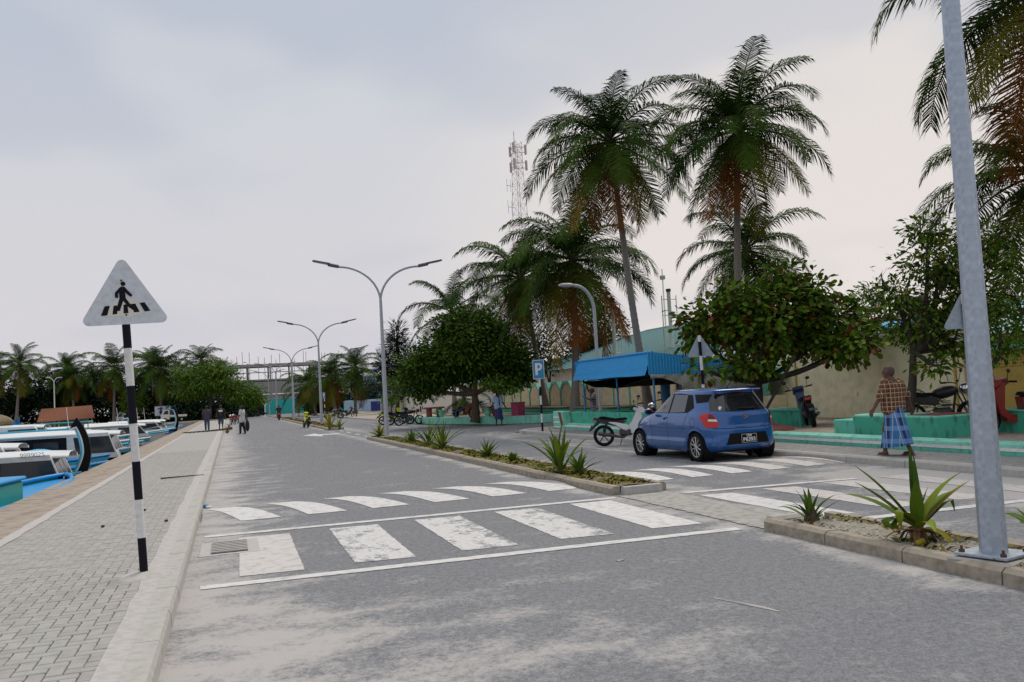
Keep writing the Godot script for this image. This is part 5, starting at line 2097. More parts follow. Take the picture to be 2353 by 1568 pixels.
func patch(lo: Array, hi: Array, f: Callable, nu := 14, nv := 7) -> MB:
	# a panel laid on the body between a lower and an upper edge, each a list of (u, y)
	var at := func(e: Array, t: float) -> Vector2:
		var s := t * (e.size() - 1)
		var i := mini(int(s), e.size() - 2)
		return Vector2(e[i][0], e[i][1]).lerp(Vector2(e[i + 1][0], e[i + 1][1]), s - i)
	var rows := []
	for j in nv + 1:
		var r := PackedVector3Array()
		for i in nu + 1:
			var q: Vector2 = at.call(lo, float(i) / nu).lerp(at.call(hi, float(i) / nu), float(j) / nv)
			r.append(f.call(q.x, q.y))
		rows.append(r)
	var b := MB.new()
	b.sheet(rows)
	for i in b.v.size():
		var o := Vector3(b.v[i].x, 0.2, b.v[i].z - 0.2)
		if b.n[i].dot(o) < 0:
			b.n[i] = -b.n[i]
	var fixed := MB.new()
	fixed.v = b.v
	fixed.n = b.n
	fixed.uv = b.uv
	for i in range(0, b.ix.size(), 3):
		fixed.t(b.ix[i], b.ix[i + 1], b.ix[i + 2])
	return fixed


func car_wheel(parent: Node, at: Vector3, sgn: float) -> void:
	var w := Node3D.new()
	w.name = "wheel"
	parent.add_child(w, true)
	w.position = at
	var turn := Basis(Vector3(0, 0, 1), -sgn * PI / 2)      # lathe axis points outwards
	var b := MB.new()
	b.lathe(PackedVector2Array([Vector2(0.20, -0.09), Vector2(0.27, -0.092), Vector2(0.295, -0.07), Vector2(0.30, -0.04), Vector2(0.298, -0.036), Vector2(0.293, -0.034), Vector2(0.293, -0.028), Vector2(0.30, -0.026), Vector2(0.30, 0.026), Vector2(0.293, 0.028), Vector2(0.293, 0.034), Vector2(0.30, 0.036), Vector2(0.295, 0.07), Vector2(0.27, 0.092), Vector2(0.212, 0.088), Vector2(0.205, 0.06)]), 36, Transform3D(turn, Vector3.ZERO))
	put(b, "tyre", M.tyre, w)
	b = MB.new()
	b.lathe(PackedVector2Array([Vector2(0.001, 0.02), Vector2(0.15, 0.015), Vector2(0.205, 0.03)]), 24, Transform3D(turn, Vector3.ZERO))
	put(b, "brake_dish", M.alloy_dark, w)
	b = MB.new()
	b.lathe(PackedVector2Array([Vector2(0.192, 0.055), Vector2(0.197, 0.078), Vector2(0.212, 0.080), Vector2(0.214, 0.06)]), 32, Transform3D(turn, Vector3.ZERO))
	b.lathe(PackedVector2Array([Vector2(0.045, 0.03), Vector2(0.04, 0.07), Vector2(0.03, 0.078), Vector2(0.001, 0.08)]), 16, Transform3D(turn, Vector3.ZERO))
	for k in 5:
		for s in [-1.0, 1.0]:
			var a0: float = k * TAU / 5 + 0.3 + s * 0.10
			var a1: float = k * TAU / 5 + 0.3 + s * 0.30
			var p := turn * Vector3(cos(a0) * 0.03, 0.072, sin(a0) * 0.03)
			var q := turn * Vector3(cos(a1) * 0.202, 0.066, sin(a1) * 0.202)
			b.tube(PackedVector3Array([p, p.lerp(q, 0.5), q]), [0.012, 0.011, 0.015], 5)
	put(b, "rim", M.alloy, w)


func car() -> void:
	var o := thing("car", "parked metallic blue hatchback with red tail lamps seen from behind", "car", Vector3(9.86, 0.0, -16.98), 0.015)
	var arches := [1.26, -1.19]
	# body shell
	var ys := []
	for i in CAR_Y.size() - 1:
		var n := maxi(1, int(ceil((CAR_Y[i + 1] - CAR_Y[i]) / 0.03)))
		for k in n:
			ys.append(lerpf(CAR_Y[i], CAR_Y[i + 1], float(k) / n))
	ys.append(CAR_Y[CAR_Y.size() - 1])
	var around := 150
	var rows := []
	for y in ys:
		var r := PackedVector3Array()
		for k in around:
			# even out the steps: the ring's corners are sharp
			var a := TAU * k / around
			var e := a + 0.38 * sin(4.0 * a) * 0.5
			r.append(car_ring(e, y))
		rows.append(r)
	var b := MB.new()
	b.sheet(rows, false, true)
	for i in b.v.size():
		var q := Vector3(b.v[i].x, 0.3 * (b.v[i].y - 0.6), b.v[i].z - 0.2)
		if b.n[i].dot(q) < 0 and b.v[i].y < 1.4:
			b.n[i] = -b.n[i]
		if b.v[i].y > 1.4 and b.n[i].y < 0:
			b.n[i] = -b.n[i]
	var shell := MB.new()
	shell.v = b.v
	shell.n = b.n
	shell.uv = b.uv
	for i in range(0, b.ix.size(), 3):
		var m := (b.v[b.ix[i]] + b.v[b.ix[i + 1]] + b.v[b.ix[i + 2]]) / 3.0
		var cut := false
		for z in arches:
			if absf(m.x) > 0.5 and Vector2(m.z - z, m.y - 0.30).length() < 0.345:
				cut = true
		if not cut:
			shell.t(b.ix[i], b.ix[i + 1], b.ix[i + 2])
	put(shell, "body", M.car_blue, o)
	# underside, wheel housings, arch lips
	b = MB.new()
	b.box(Vector3(0, 0.42, 0), Vector3(1.16, 0.44, 3.3), 0.02)
	b.box(Vector3(0, 0.225, -0.02), Vector3(1.5, 0.05, 1.75), 0.01)
	b.box(Vector3(0, 0.27, 1.55), Vector3(1.2, 0.1, 0.34), 0.02)
	b.rod(Vector3(0.25, 0.22, 1.0), Vector3(0.25, 0.22, 1.80), 0.025, 8)
	put(b, "underside", M.car_black, o)
	for z in arches:
		for s in [-1.0, 1.0]:
			b = MB.new()
			b.lathe(PackedVector2Array([Vector2(0.35, 0.0), Vector2(0.35, 0.30)]), 20, Transform3D(Basis(Vector3(0, 0, 1), -s * PI / 2), Vector3(s * 0.54, 0.30, z)))
			put(b, "wheel_housing", M.car_black, o)
			b = MB.new()
			var lip := PackedVector3Array()
			var lr := []
			for k in 23:
				var a := lerpf(-0.26, PI + 0.26, k / 22.0)
				var zz: float = z + cos(a) * 0.350
				var yy := 0.30 + sin(a) * 0.350
				lip.append(car_side(zz, yy, s, -0.012))
				lr.append(0.022)
			b.tube(lip, lr, 6)
			put(b, "arch_lip", M.car_blue, o)
			car_wheel(o, Vector3(s * 0.755, 0.30, z), s)
	# glass and pillars on both flanks
	for s in [-1.0, 1.0]:
		var f := func(z: float, y: float) -> Vector3: return car_side(z, y, s, 0.004)
		put(patch([[-0.74, 0.985], [0.95, 1.0], [1.14, 1.10]], [[-0.20, 1.39], [0.40, 1.405], [0.96, 1.36]], f, 20, 8), "window_surround", M.car_black, o)
		var g := func(z: float, y: float) -> Vector3: return car_side(z, y, s, 0.008)
		put(patch([[-0.62, 1.0], [0.16, 1.0]], [[-0.15, 1.372], [0.16, 1.385]], g, 12, 8), "front_window", M.car_side_glass, o)
		put(patch([[0.225, 1.0], [0.84, 1.015]], [[0.225, 1.385], [0.78, 1.365]], g, 10, 8), "rear_window", M.car_side_glass, o)
		put(patch([[1.18, 1.19], [1.50, 1.21]], [[1.02, 1.37], [1.50, 1.365]], f, 8, 6), "rear_pillar", M.car_black, o)
		for e in [[[-0.56, 0.30], [-0.60, 0.98], 0.008], [[0.18, 0.27], [0.185, 1.0], 0.008], [[0.80, 0.62], [1.0, 1.0], 0.008]]:
			var lo: Array = e[0]
			var hi: Array = e[1]
			put(patch([[lo[0] - e[2] / 2, lo[1]], [lo[0] + e[2] / 2, lo[1]]], [[hi[0] - e[2] / 2, hi[1]], [hi[0] + e[2] / 2, hi[1]]], func(z: float, y: float) -> Vector3: return car_side(z, y, s, 0.002), 2, 16), "door_seam", M.car_black, o)
		b = MB.new()
		b.box(car_side(0.06, 0.90, s, 0.012), Vector3(0.035, 0.03, 0.17), 0.012)
		put(b, "door_handle", M.car_blue, o)
		b = MB.new()
		b.box(car_side(0.06, 0.875, s, -0.002), Vector3(0.02, 0.05, 0.10), 0.008)
		put(b, "handle_recess", M.car_black, o)
		b = MB.new()
		b.ball(Vector3(s * 0.93, 1.03, -0.50), Vector3(0.105, 0.072, 0.06), 12, 8)
		var mr := put(b, "mirror", M.car_blue, o)
		b = MB.new()
		b.ball(Vector3(s * 0.935, 1.03, -0.468), Vector3(0.082, 0.052, 0.035), 12, 8)
		put(b, "mirror_glass", M.car_black, mr)
		b = MB.new()
		b.rod(Vector3(s * 0.80, 0.99, -0.50), Vector3(s * 0.88, 1.01, -0.50), 0.02, 6)
		put(b, "mirror_stalk", M.car_black, o)
		b = MB.new()
		b.ball(car_side(-0.80, 0.80, s, 0.0), Vector3(0.01, 0.018, 0.035), 8, 6)
		put(b, "side_repeater", M.lamp_clear, o)
	b = MB.new()
	var cap := PackedVector3Array()
	for k in 25:
		var a := TAU * k / 24
		cap.append(car_side(1.20 + cos(a) * 0.085, 0.80 + sin(a) * 0.095, -1.0, 0.0))
	b.tube(cap, 0.0035, 4, false)
	put(b, "fuel_flap_seam", M.car_black, o)
	# rear window, wiper, sticker, brake light
	var rf := func(x: float, y: float) -> Vector3: return car_rear(x, y, 0.004)
	put(patch([[-0.67, 1.03], [-0.45, 1.005], [0.45, 1.005], [0.67, 1.03]], [[-0.555, 1.36], [0.0, 1.385], [0.555, 1.36]], rf, 24, 8), "rear_screen", M.car_glass, o)
	b = MB.new()
	b.rod(car_rear(-0.12, 1.065, 0.03), car_rear(0.26, 1.045, 0.03), 0.012, 6)
	b.rod(car_rear(0.0, 1.05, 0.02), car_rear(0.26, 1.05, 0.035), 0.018, 6)
	put(b, "wiper", M.car_black, o)
	b = MB.new()
	b.lathe(PackedVector2Array([Vector2(0.001, 0), Vector2(0.045, 0)]), 20, Transform3D(Basis(Vector3.RIGHT, PI / 2 - 0.35), car_rear(-0.50, 1.075, 0.012)))
	put(b, "sticker", M.plate_white, o)
	b = MB.new()
	b.box(Vector3(0, 1.425, 1.60), Vector3(1.12, 0.03, 0.10), 0.012)
	put(b, "spoiler_lip", M.car_blue, o)
	b = MB.new()
	b.box(Vector3(0, 1.405, 1.635), Vector3(0.3, 0.018, 0.03), 0.004)
	put(b, "high_brake_lamp", M.lamp_red_dark, o)
	b = MB.new()
	b.tube(PackedVector3Array([Vector3(0, 1.47, 1.25), Vector3(0, 1.52, 1.32), Vector3(0, 1.60, 1.44)]), [0.014, 0.007, 0.004], 6)
	put(b, "aerial", M.car_black, o)
	# tail lamps wrap round the corners
	for s in [-1.0, 1.0]:
		var tf := func(a: float, y: float) -> Vector3:
			var q := car_ring(deg_to_rad(a), y, 0.012)
			return Vector3(q.x * -s, q.y, q.z)
		var tl := put(patch([[27, 0.905], [34, 0.80], [40, 0.70], [62, 0.70], [66, 0.735]], [[27, 0.955], [36, 0.985], [48, 0.99], [58, 0.93], [66, 0.80]], tf, 22, 8), "tail_lamp", M.lamp_red, o)
		var tg := func(a: float, y: float) -> Vector3:
			var q := car_ring(deg_to_rad(a), y, 0.016)
			return Vector3(q.x * -s, q.y, q.z)
		put(patch([[45, 0.885], [60, 0.875]], [[45, 0.965], [52, 0.96], [57, 0.91]], tg, 10, 5), "dark_segment", M.lamp_red_dark, tl)
		put(patch([[45, 0.83], [64, 0.815]], [[45, 0.868], [62, 0.862]], tg, 10, 3), "clear_segment", M.lamp_clear, tl)
	# seams, number plate recess, emblem
	put(patch([[-0.70, 0.672], [0.0, 0.655], [0.70, 0.672]], [[-0.70, 0.682], [0.0, 0.665], [0.70, 0.682]], func(x: float, y: float) -> Vector3: return car_rear(x, y, 0.003), 24, 1), "hatch_seam", M.car_black, o)
	put(patch([[-0.50, 0.345], [0.50, 0.345]], [[-0.42, 0.565], [0.42, 0.565]], rf, 14, 4), "plate_recess", M.car_black, o)
	put(patch([[-0.66, 0.20], [0.66, 0.20]], [[-0.62, 0.255], [0.62, 0.255]], rf, 14, 2), "lower_valance", M.car_black, o)
	var pz := car_rear(0.0, 0.455, 0.0).z + 0.016
	b = MB.new()
	b.box(Vector3(0.0, 0.455, pz), Vector3(0.36, 0.175, 0.012), 0.003)
	var pl := put(b, "number_plate", M.black_paint, o)
	b = MB.new()
	for e in [[0.0, 0.083, 0.35, 0.005], [0.0, -0.083, 0.35, 0.005], [0.1735, 0.0, 0.005, 0.165], [-0.1735, 0.0, 0.005, 0.165]]:
		b.box(Vector3(e[0], 0.455 + e[1], pz + 0.007), Vector3(e[2], e[3], 0.003))
	put(b, "plate_border", M.plate_white, pl)
	letters("C8I8", 0.042, M.plate_white, pl, "plate_letters", Transform3D(Basis.IDENTITY, Vector3(0, 0.508, pz + 0.008)))
	letters("P6393", 0.076, M.plate_white, pl, "plate_letters", Transform3D(Basis.IDENTITY, Vector3(0, 0.432, pz + 0.008)))
	var ez := car_rear(0.0, 0.90, 0.008)
	b = MB.new()
	var s1 := PackedVector2Array([Vector2(0.055, 0.020), Vector2(0.012, 0.055), Vector2(-0.058, 0.020), Vector2(-0.058, 0.006), Vector2(0.010, -0.016), Vector2(-0.010, -0.030), Vector2(-0.055, -0.010), Vector2(-0.055, -0.022), Vector2(-0.012, -0.055), Vector2(0.058, -0.020), Vector2(0.058, -0.006), Vector2(-0.010, 0.016), Vector2(0.010, 0.030), Vector2(0.052, 0.008)])
	b.prism(s1, 0.006, Transform3D(Basis(Vector3.RIGHT, -0.05), ez))
	put(b, "emblem", M.chrome, o)
	letters("SWIFT", 0.032, M.chrome, o, "badge", Transform3D(Basis(Vector3.UP, 0.12), car_rear(0.47, 0.93, 0.01)))


func bike_wheel(parent: Node, z: float, r: float, spoked: bool, rim_m: Material) -> void:
	var w := Node3D.new()
	w.name = "wheel"
	parent.add_child(w, true)
	w.position = Vector3(0, r, z)
	var turn := Transform3D(Basis(Vector3(0, 0, 1), PI / 2), Vector3.ZERO)
	var b := MB.new()
	b.lathe(PackedVector2Array([Vector2(r - 0.075, -0.035), Vector2(r - 0.03, -0.048), Vector2(r - 0.006, -0.03), Vector2(r, 0), Vector2(r - 0.006, 0.03), Vector2(r - 0.03, 0.048), Vector2(r - 0.075, 0.035), Vector2(r - 0.075, -0.035)]), 26, turn)
	put(b, "tyre", M.tyre, w)
	b = MB.new()
	b.lathe(PackedVector2Array([Vector2(r - 0.09, -0.03), Vector2(r - 0.07, -0.036), Vector2(r - 0.07, 0.036), Vector2(r - 0.09, 0.03), Vector2(r - 0.09, -0.03)]), 24, turn)
	b.lathe(PackedVector2Array([Vector2(0.001, -0.06), Vector2(0.045, -0.055), Vector2(0.045, 0.055), Vector2(0.001, 0.06)]), 12, turn)
	var n := 14 if spoked else 5
	for k in n:
		var a := k * TAU / n
		b.rod(Vector3(0.02 * (1 if k % 2 else -1), cos(a) * 0.03, sin(a) * 0.03), Vector3(0, cos(a) * (r - 0.08), sin(a) * (r - 0.08)), 0.004 if spoked else 0.014, 4)
	put(b, "rim", rim_m, w)


func side_panel(parent: Node, called: String, m: Material, pts: Array, thick: float, x := 0.0) -> MeshInstance3D:
	# outline in (z, y), pushed along x
	var poly := PackedVector2Array()
	for q in pts:
		poly.append(Vector2(q[0], q[1]))
	var b := MB.new()
	b.prism(rounded(poly, 0.012, 2), thick, Transform3D(Basis(Vector3(0, 0, 1), Vector3.UP, Vector3(-1, 0, 0)), Vector3(x, 0, 0)))
	return put(b, called, m, parent)


func bike(label: String, at: Vector3, turn: float, style: String, main: String, second: String, group: String, lean := 0.10, rim := "alloy_dark") -> Node3D:
	# faces -z; style: underbone, scooter or street
	var o := thing("scooter" if style == "scooter" else "motorbike", label, "scooter" if style == "scooter" else "motorbike", at, turn, group)
	o.rotation.z = lean
	var r := 0.24 if style == "scooter" else 0.295
	var zf := -0.62
	var zr := 0.62
	bike_wheel(o, zf, r, style == "street", M[rim])
	bike_wheel(o, zr, r, style == "street", M[rim])
	var A: Material = M[main]
	var B: Material = M[second]
	var K: Material = M.plastic_black
	var b := MB.new()
	for s in [-0.085, 0.085]:
		b.rod(Vector3(s, 0.88, -0.40), Vector3(s, r, zf), 0.019, 6)
	put(b, "fork", M.engine if style == "street" else K, o)
	b = MB.new()
	b.lathe(PackedVector2Array([Vector2(r + 0.02, -0.055), Vector2(r + 0.035, 0.0), Vector2(r + 0.02, 0.055)]), 12, Transform3D(Basis(Vector3(0, 0, 1), PI / 2), Vector3(0, r, zf)), PI * 0.80, PI * 1.42)
	put(b, "front_fender", A if style != "street" else K, o)
	# handlebar, grips, mirrors
	b = MB.new()
	b.tube(PackedVector3Array([Vector3(-0.34, 1.02, -0.24), Vector3(-0.16, 1.01, -0.36), Vector3(0, 0.98, -0.38), Vector3(0.16, 1.01, -0.36), Vector3(0.34, 1.02, -0.24)]), 0.013, 6)
	put(b, "handlebar", K, o)
	for s in [-1.0, 1.0]:
		b = MB.new()
		b.rod(Vector3(s * 0.35, 1.02, -0.23), Vector3(s * 0.23, 1.015, -0.31), 0.02, 7)
		put(b, "grip", M.seat_black, o)
		b = MB.new()
		b.rod(Vector3(s * 0.22, 1.02, -0.34), Vector3(s * 0.29, 1.20, -0.36), 0.007, 5)
		b.ball(Vector3(s * 0.31, 1.23, -0.36), Vector3(0.06, 0.042, 0.02), 10, 6)
		put(b, "mirror", K, o)
	if style == "street":
		b = MB.new()
		b.ball(Vector3(0, 0.86, -0.56), Vector3(0.11, 0.12, 0.11), 12, 8)
		put(b, "headlight", B, o)
		b = MB.new()
		b.ball(Vector3(0, 0.80, -0.12), Vector3(0.15, 0.13, 0.30), 14, 8, Basis(Vector3.RIGHT, 0.16))
		put(b, "fuel_tank", A, o)
		side_panel(o, "seat", M.seat_black, [[0.10, 0.74], [0.16, 0.80], [0.45, 0.80], [0.72, 0.86], [0.80, 0.82], [0.74, 0.74], [0.4, 0.70]], 0.26)
		side_panel(o, "side_cover", A, [[0.08, 0.52], [0.12, 0.70], [0.62, 0.74], [0.45, 0.56]], 0.24)
		side_panel(o, "rear_fender", A, [[0.60, 0.72], [0.78, 0.76], [1.0, 0.60], [0.96, 0.44], [0.90, 0.60]], 0.15)
		b = MB.new()
		b.rod(Vector3(0, 0.80, -0.36), Vector3(0, 0.30, -0.24), 0.028, 6)
		b.rod(Vector3(0, 0.80, -0.36), Vector3(0, 0.72, 0.62), 0.026, 6)
		b.rod(Vector3(0, 0.30, -0.2), Vector3(0, 0.28, 0.30), 0.03, 6)
		put(b, "frame", K, o)
		b = MB.new()
		b.box(Vector3(0, 0.36, -0.02), Vector3(0.24, 0.22, 0.34), 0.04)
		for k in 4:
			b.box(Vector3(0, 0.50 + k * 0.035, -0.10), Vector3(0.18, 0.014, 0.17))
		put(b, "engine", M.engine, o)
	elif style == "underbone":
		side_panel(o, "seat", M.seat_black, [[-0.08, 0.70], [0.0, 0.76], [0.28, 0.745], [0.62, 0.82], [0.74, 0.81], [0.68, 0.74], [0.3, 0.68]], 0.24)
		side_panel(o, "tail_body", K if main != "bike_yellow" else A, [[-0.06, 0.66], [0.62, 0.745], [0.86, 0.80], [0.90, 0.76], [0.62, 0.63], [0.30, 0.55], [0.12, 0.56]], 0.19)
		side_panel(o, "side_cover", A, [[-0.10, 0.46], [-0.04, 0.56], [0.30, 0.64], [0.55, 0.66], [0.28, 0.56], [0.08, 0.42], [0.0, 0.38]], 0.22)
		side_panel(o, "leg_shield", A, [[-0.14, 0.30], [-0.30, 0.40], [-0.46, 0.72], [-0.46, 0.90], [-0.36, 0.92], [-0.22, 0.66], [-0.06, 0.50]], 0.22)
		side_panel(o, "front_cowl", A, [[-0.60, 0.86], [-0.52, 1.0], [-0.34, 1.07], [-0.28, 1.0], [-0.42, 0.86]], 0.27)
		b = MB.new()
		b.ball(Vector3(0, 0.92, -0.56), Vector3(0.10, 0.05, 0.05), 10, 6)
		put(b, "headlight", M.lamp_clear, o)
		side_panel(o, "rear_fender", K, [[0.66, 0.68], [0.78, 0.70], [1.03, 0.46], [1.0, 0.42], [0.78, 0.58]], 0.12)
		b = MB.new()
		b.box(Vector3(0, 0.36, 0.0), Vector3(0.22, 0.20, 0.34), 0.04)
		b.ball(Vector3(-0.08, 0.34, 0.06), Vector3(0.07, 0.11, 0.12), 10, 6)
		put(b, "engine", M.engine, o)
	else:
		side_panel(o, "seat", M.seat_black, [[-0.02, 0.70], [0.04, 0.77], [0.35, 0.76], [0.66, 0.81], [0.72, 0.77], [0.6, 0.70]], 0.28)
		side_panel(o, "tail_body", A, [[-0.02, 0.68], [0.70, 0.75], [0.86, 0.74], [0.78, 0.56], [0.50, 0.46], [0.10, 0.36], [0.02, 0.42]], 0.27)
		side_panel(o, "floorboard", B, [[-0.34, 0.22], [-0.34, 0.34], [0.08, 0.38], [0.12, 0.26], [0.0, 0.20]], 0.32)
		side_panel(o, "leg_shield", A, [[-0.30, 0.26], [-0.46, 0.38], [-0.58, 0.80], [-0.44, 0.95], [-0.36, 0.92], [-0.38, 0.5], [-0.24, 0.34]], 0.36)
		side_panel(o, "front_cowl", B, [[-0.56, 0.90], [-0.48, 1.04], [-0.30, 1.08], [-0.26, 0.98], [-0.40, 0.88]], 0.28)
		b = MB.new()
		b.ball(Vector3(0, 0.95, -0.53), Vector3(0.10, 0.06, 0.05), 10, 6)
		put(b, "headlight", M.lamp_clear, o)
		side_panel(o, "rear_fender", K, [[0.60, 0.52], [0.80, 0.56], [0.92, 0.36], [0.88, 0.32], [0.74, 0.46]], 0.14)
		b = MB.new()
		b.box(Vector3(-0.07, 0.28, 0.42), Vector3(0.12, 0.18, 0.5), 0.04)
		put(b, "engine", M.engine, o)
	b = MB.new()
	b.tube(PackedVector3Array([Vector3(0.11, 0.30, -0.06), Vector3(0.14, 0.20, 0.10), Vector3(0.15, 0.26, 0.34), Vector3(0.16, 0.34, 0.80)]), [0.022, 0.024, 0.045, 0.05], 8)
	put(b, "exhaust", M.engine, o)
	b = MB.new()
	b.rod(Vector3(-0.10, 0.26, 0.08), Vector3(-0.24, 0.01, 0.14), 0.012, 5)
	put(b, "side_stand", K, o)
	b = MB.new()
	b.box(Vector3(0, 0.745 if style != "scooter" else 0.66, 0.875), Vector3(0.16, 0.06, 0.04), 0.012)
	put(b, "tail_lamp", M.lamp_red, o)
	b = MB.new()
	b.box(Vector3(0, 0.54, 0.955 if style != "scooter" else 0.88), Vector3(0.17, 0.12, 0.01), 0.003, Basis(Vector3.RIGHT, -0.35))
	put(b, "number_plate", M.car_black, o)
	b = MB.new()
	for s in [-0.11, 0.11]:
		b.rod(Vector3(s, 0.62, 0.52), Vector3(s, r, zr), 0.018, 6)
	put(b, "shock_absorber", K, o)
	return o


func vehicles() -> void:
	car()
	var g := "motorbikes parked by the shelter"
	var p := on_ground(1382, 1027, 0.0)
	bike("white and black underbone motorbike parked in front of the blue car", Vector3(p.x + 0.72, 0, p.z + 0.12), -PI / 2 - 0.25, "underbone", "bike_white", "plastic_black", g, 0.12, "alloy_dark")
	bike("black motorbike parked beyond the white one", Vector3(11.75, 0.12, -22.6), -0.5, "street", "plastic_black", "chrome", g, 0.12, "alloy")
	var q := on_ground(1858, 984, 0.30)
	bike("black and blue scooter leaning by the yellow wall", Vector3(q.x + 0.45, 0.31, q.z - 0.5), -0.5, "underbone", "bike_blue", "plastic_black", "scooters on the garden earth", 0.20)
	q = out(2168, 968, 18.6)
	bike("black motorcycle with long flat seat behind the mint planter", Vector3(q.x, 0.31, q.z), -PI / 2 - 0.3, "street", "plastic_black", "chrome", "scooters on the garden earth", 0.08, "chrome")
	q = out(2345, 970, 16.8)
	bike("dark red scooter with one round mirror by the ochre wall", Vector3(q.x, 0.31, q.z), PI / 2 - 0.35, "scooter", "bike_red", "bike_red", "scooters on the garden earth", 0.08)
	g = "motorbikes parked at the far kerb"
	bike("motorbike with fluorescent yellow tail beside the twin-arm lamp", Vector3(9.75, 0, -54.2), -PI / 2, "underbone", "bike_yellow", "plastic_black", g, 0.12, "bike_grey")
	bike("black motorbike parked next to the yellow-tailed one", Vector3(9.9, 0, -52.6), -PI / 2, "underbone", "plastic_black", "plastic_black", g, 0.12, "bike_grey")
	bike("black street motorbike with spoked wheels nearest the parking sign", Vector3(10.2, 0, -51.2), -PI / 2 - 0.1, "street", "plastic_black", "plastic_black", g, 0.12, "chrome")
	q = on_ground(762, 963, 0.0)
	bike("dark motorbike parked alone far up the right kerb", Vector3(q.x + 0.2, 0, -86.0), -PI / 2, "street", "bike_grey", "plastic_black", g, 0.12, "bike_grey")
	bike("second dark motorbike beside the lone one far up the kerb", Vector3(q.x + 1.4, 0, -84.6), -PI / 2, "underbone", "plastic_black", "plastic_black", g, 0.12, "bike_grey")
	q = on_ground(703, 983, 0.0)
	bike("black scooter with yellow panels standing on the road by the median", Vector3(q.x, 0, q.z), 0.12, "underbone", "bike_yellow", "plastic_black", "", -0.12)
	q = on_ground(641, 966, 0.0)
	bike("orange scooter ridden up the road beside the median", Vector3(q.x, 0, q.z), 0.0, "scooter", "bike_orange", "plastic_black", "", 0.0)
	g = "motorbikes at the end of the walkway"
	bike("red motorbike parked at the far end of the walkway kerb", Vector3(0.25, 0, -88.0), 0.25, "street", "bike_red", "chrome", g, 0.12, "chrome")
	bike("dark red motorbike parked just beyond the red one", Vector3(0.55, 0, -93.0), 0.3, "street", "bike_red", "chrome", g, 0.12, "chrome")
	bike("black motorbike standing in the road beyond the man with the bag", Vector3(1.75, 0, -106.0), -0.2, "underbone", "plastic_black", "plastic_black", g, 0.10)
	var bb := thing("bicycle", "rusty bicycle leaning beside the round tree trunk", "bicycle", Vector3(12.75, 0.335, -43.9), -PI / 2 - 0.2)
	bike_wheel(bb, -0.5, 0.32, true, M.engine)
	bike_wheel(bb, 0.5, 0.32, true, M.engine)
	var b := MB.new()
	for e in [[0.5, 0.32, 0.0, 0.3], [0.0, 0.3, 0.15, 0.78], [0.15, 0.78, 0.5, 0.32], [0.0, 0.3, -0.36, 0.72], [0.13, 0.74, -0.36, 0.78], [-0.36, 0.98, -0.5, 0.32]]:
		b.rod(Vector3(0, e[1], e[0]), Vector3(0, e[3], e[2]), 0.018, 6)
	put(b, "frame", M.rust, bb)
	b = MB.new()
	b.box(Vector3(0, 0.84, 0.17), Vector3(0.14, 0.06, 0.24), 0.02)
	put(b, "saddle", M.seat_black, bb)
	b = MB.new()
	b.tube(PackedVector3Array([Vector3(-0.28, 0.98, -0.22), Vector3(0, 0.98, -0.36), Vector3(0.28, 0.98, -0.22)]), 0.014, 6)
	put(b, "handlebar", M.rust, bb)


# ---------- boats, bows towards the quay (+x) ----------
func hull(parent: Node, L: float, beam: float, top: float, rise: float, m: Material, stripe: Material, band_m: Material = null) -> void:
	# from the stern at x = -L to the stem at x = 0
	var rows := []
	var rim_l := PackedVector3Array()
	var rim_r := PackedVector3Array()
	var n := 22
	for i in n + 1:
		var t := float(i) / n
		var x := -L + L * t
		var hb := beam * 0.5 * pow(maxf(1.0 - pow(t, 3.2), 0.0), 0.75) * lerpf(0.82, 1.0, minf(t * 3.0, 1.0)) + 0.015
		var y := top + rise * pow(t, 3.0)
		var keel := -1.25 + 0.35 * pow(t, 5.0)
		var r := PackedVector3Array()
		for s in [[1.0, 1.0], [0.94, 0.66], [0.82, 0.33], [0.45, 0.08], [0.0, 0.0], [-0.45, 0.08], [-0.82, 0.33], [-0.94, 0.66], [-1.0, 1.0]]:
			r.append(Vector3(x - (1.0 - s[1]) * 0.35 * t, lerpf(keel, y, s[1]), hb * s[0]))
		rows.append(r)
		rim_l.append(Vector3(x, y, hb))
		rim_r.append(Vector3(x, y, -hb))
	var b := MB.new()
	b.sheet(rows)
	var s0 := b.v.size()
	for i in s0:
		var o := Vector3(0.2, b.v[i].y + 0.7, b.v[i].z * 3.0)
		if b.n[i].dot(o) < 0:
			b.n[i] = -b.n[i]
	b.face(Vector3.ZERO)
	put(b, "hull", m, parent)
	b = MB.new()
	b.tube(rim_l, 0.055, 6)
	b.tube(rim_r, 0.055, 6)
	put(b, "gunwale", stripe, parent)
	var band := MB.new()
	for side in [1.0, -1.0]:
		var rr := []
		for i in n + 1:
			var q: Vector3 = rim_l[i]
			rr.append(PackedVector3Array([Vector3(q.x, q.y - 0.06, side * (q.z + 0.012)), Vector3(q.x, q.y - 0.15, side * (q.z * 0.985 + 0.014))]))
		var s1 := band.v.size()
		band.sheet(rr)
		for i in range(s1, band.v.size()):
			if band.n[i].z * side < 0:
				band.n[i] = -band.n[i]
	band.face(Vector3.ZERO)
	put(band, "rubbing_band", band_m if band_m else M.boat_cyan, parent)
	var deck := MB.new()
	var dr := []
	for i in n + 1:
		dr.append(PackedVector3Array([rim_l[i] - Vector3.UP * 0.10, rim_r[i] - Vector3.UP * 0.10]))
	deck.sheet(dr)
	deck.face(Vector3.UP)
	put(deck, "deck", stripe if stripe != M.boat_black else M.gel_worn, parent)


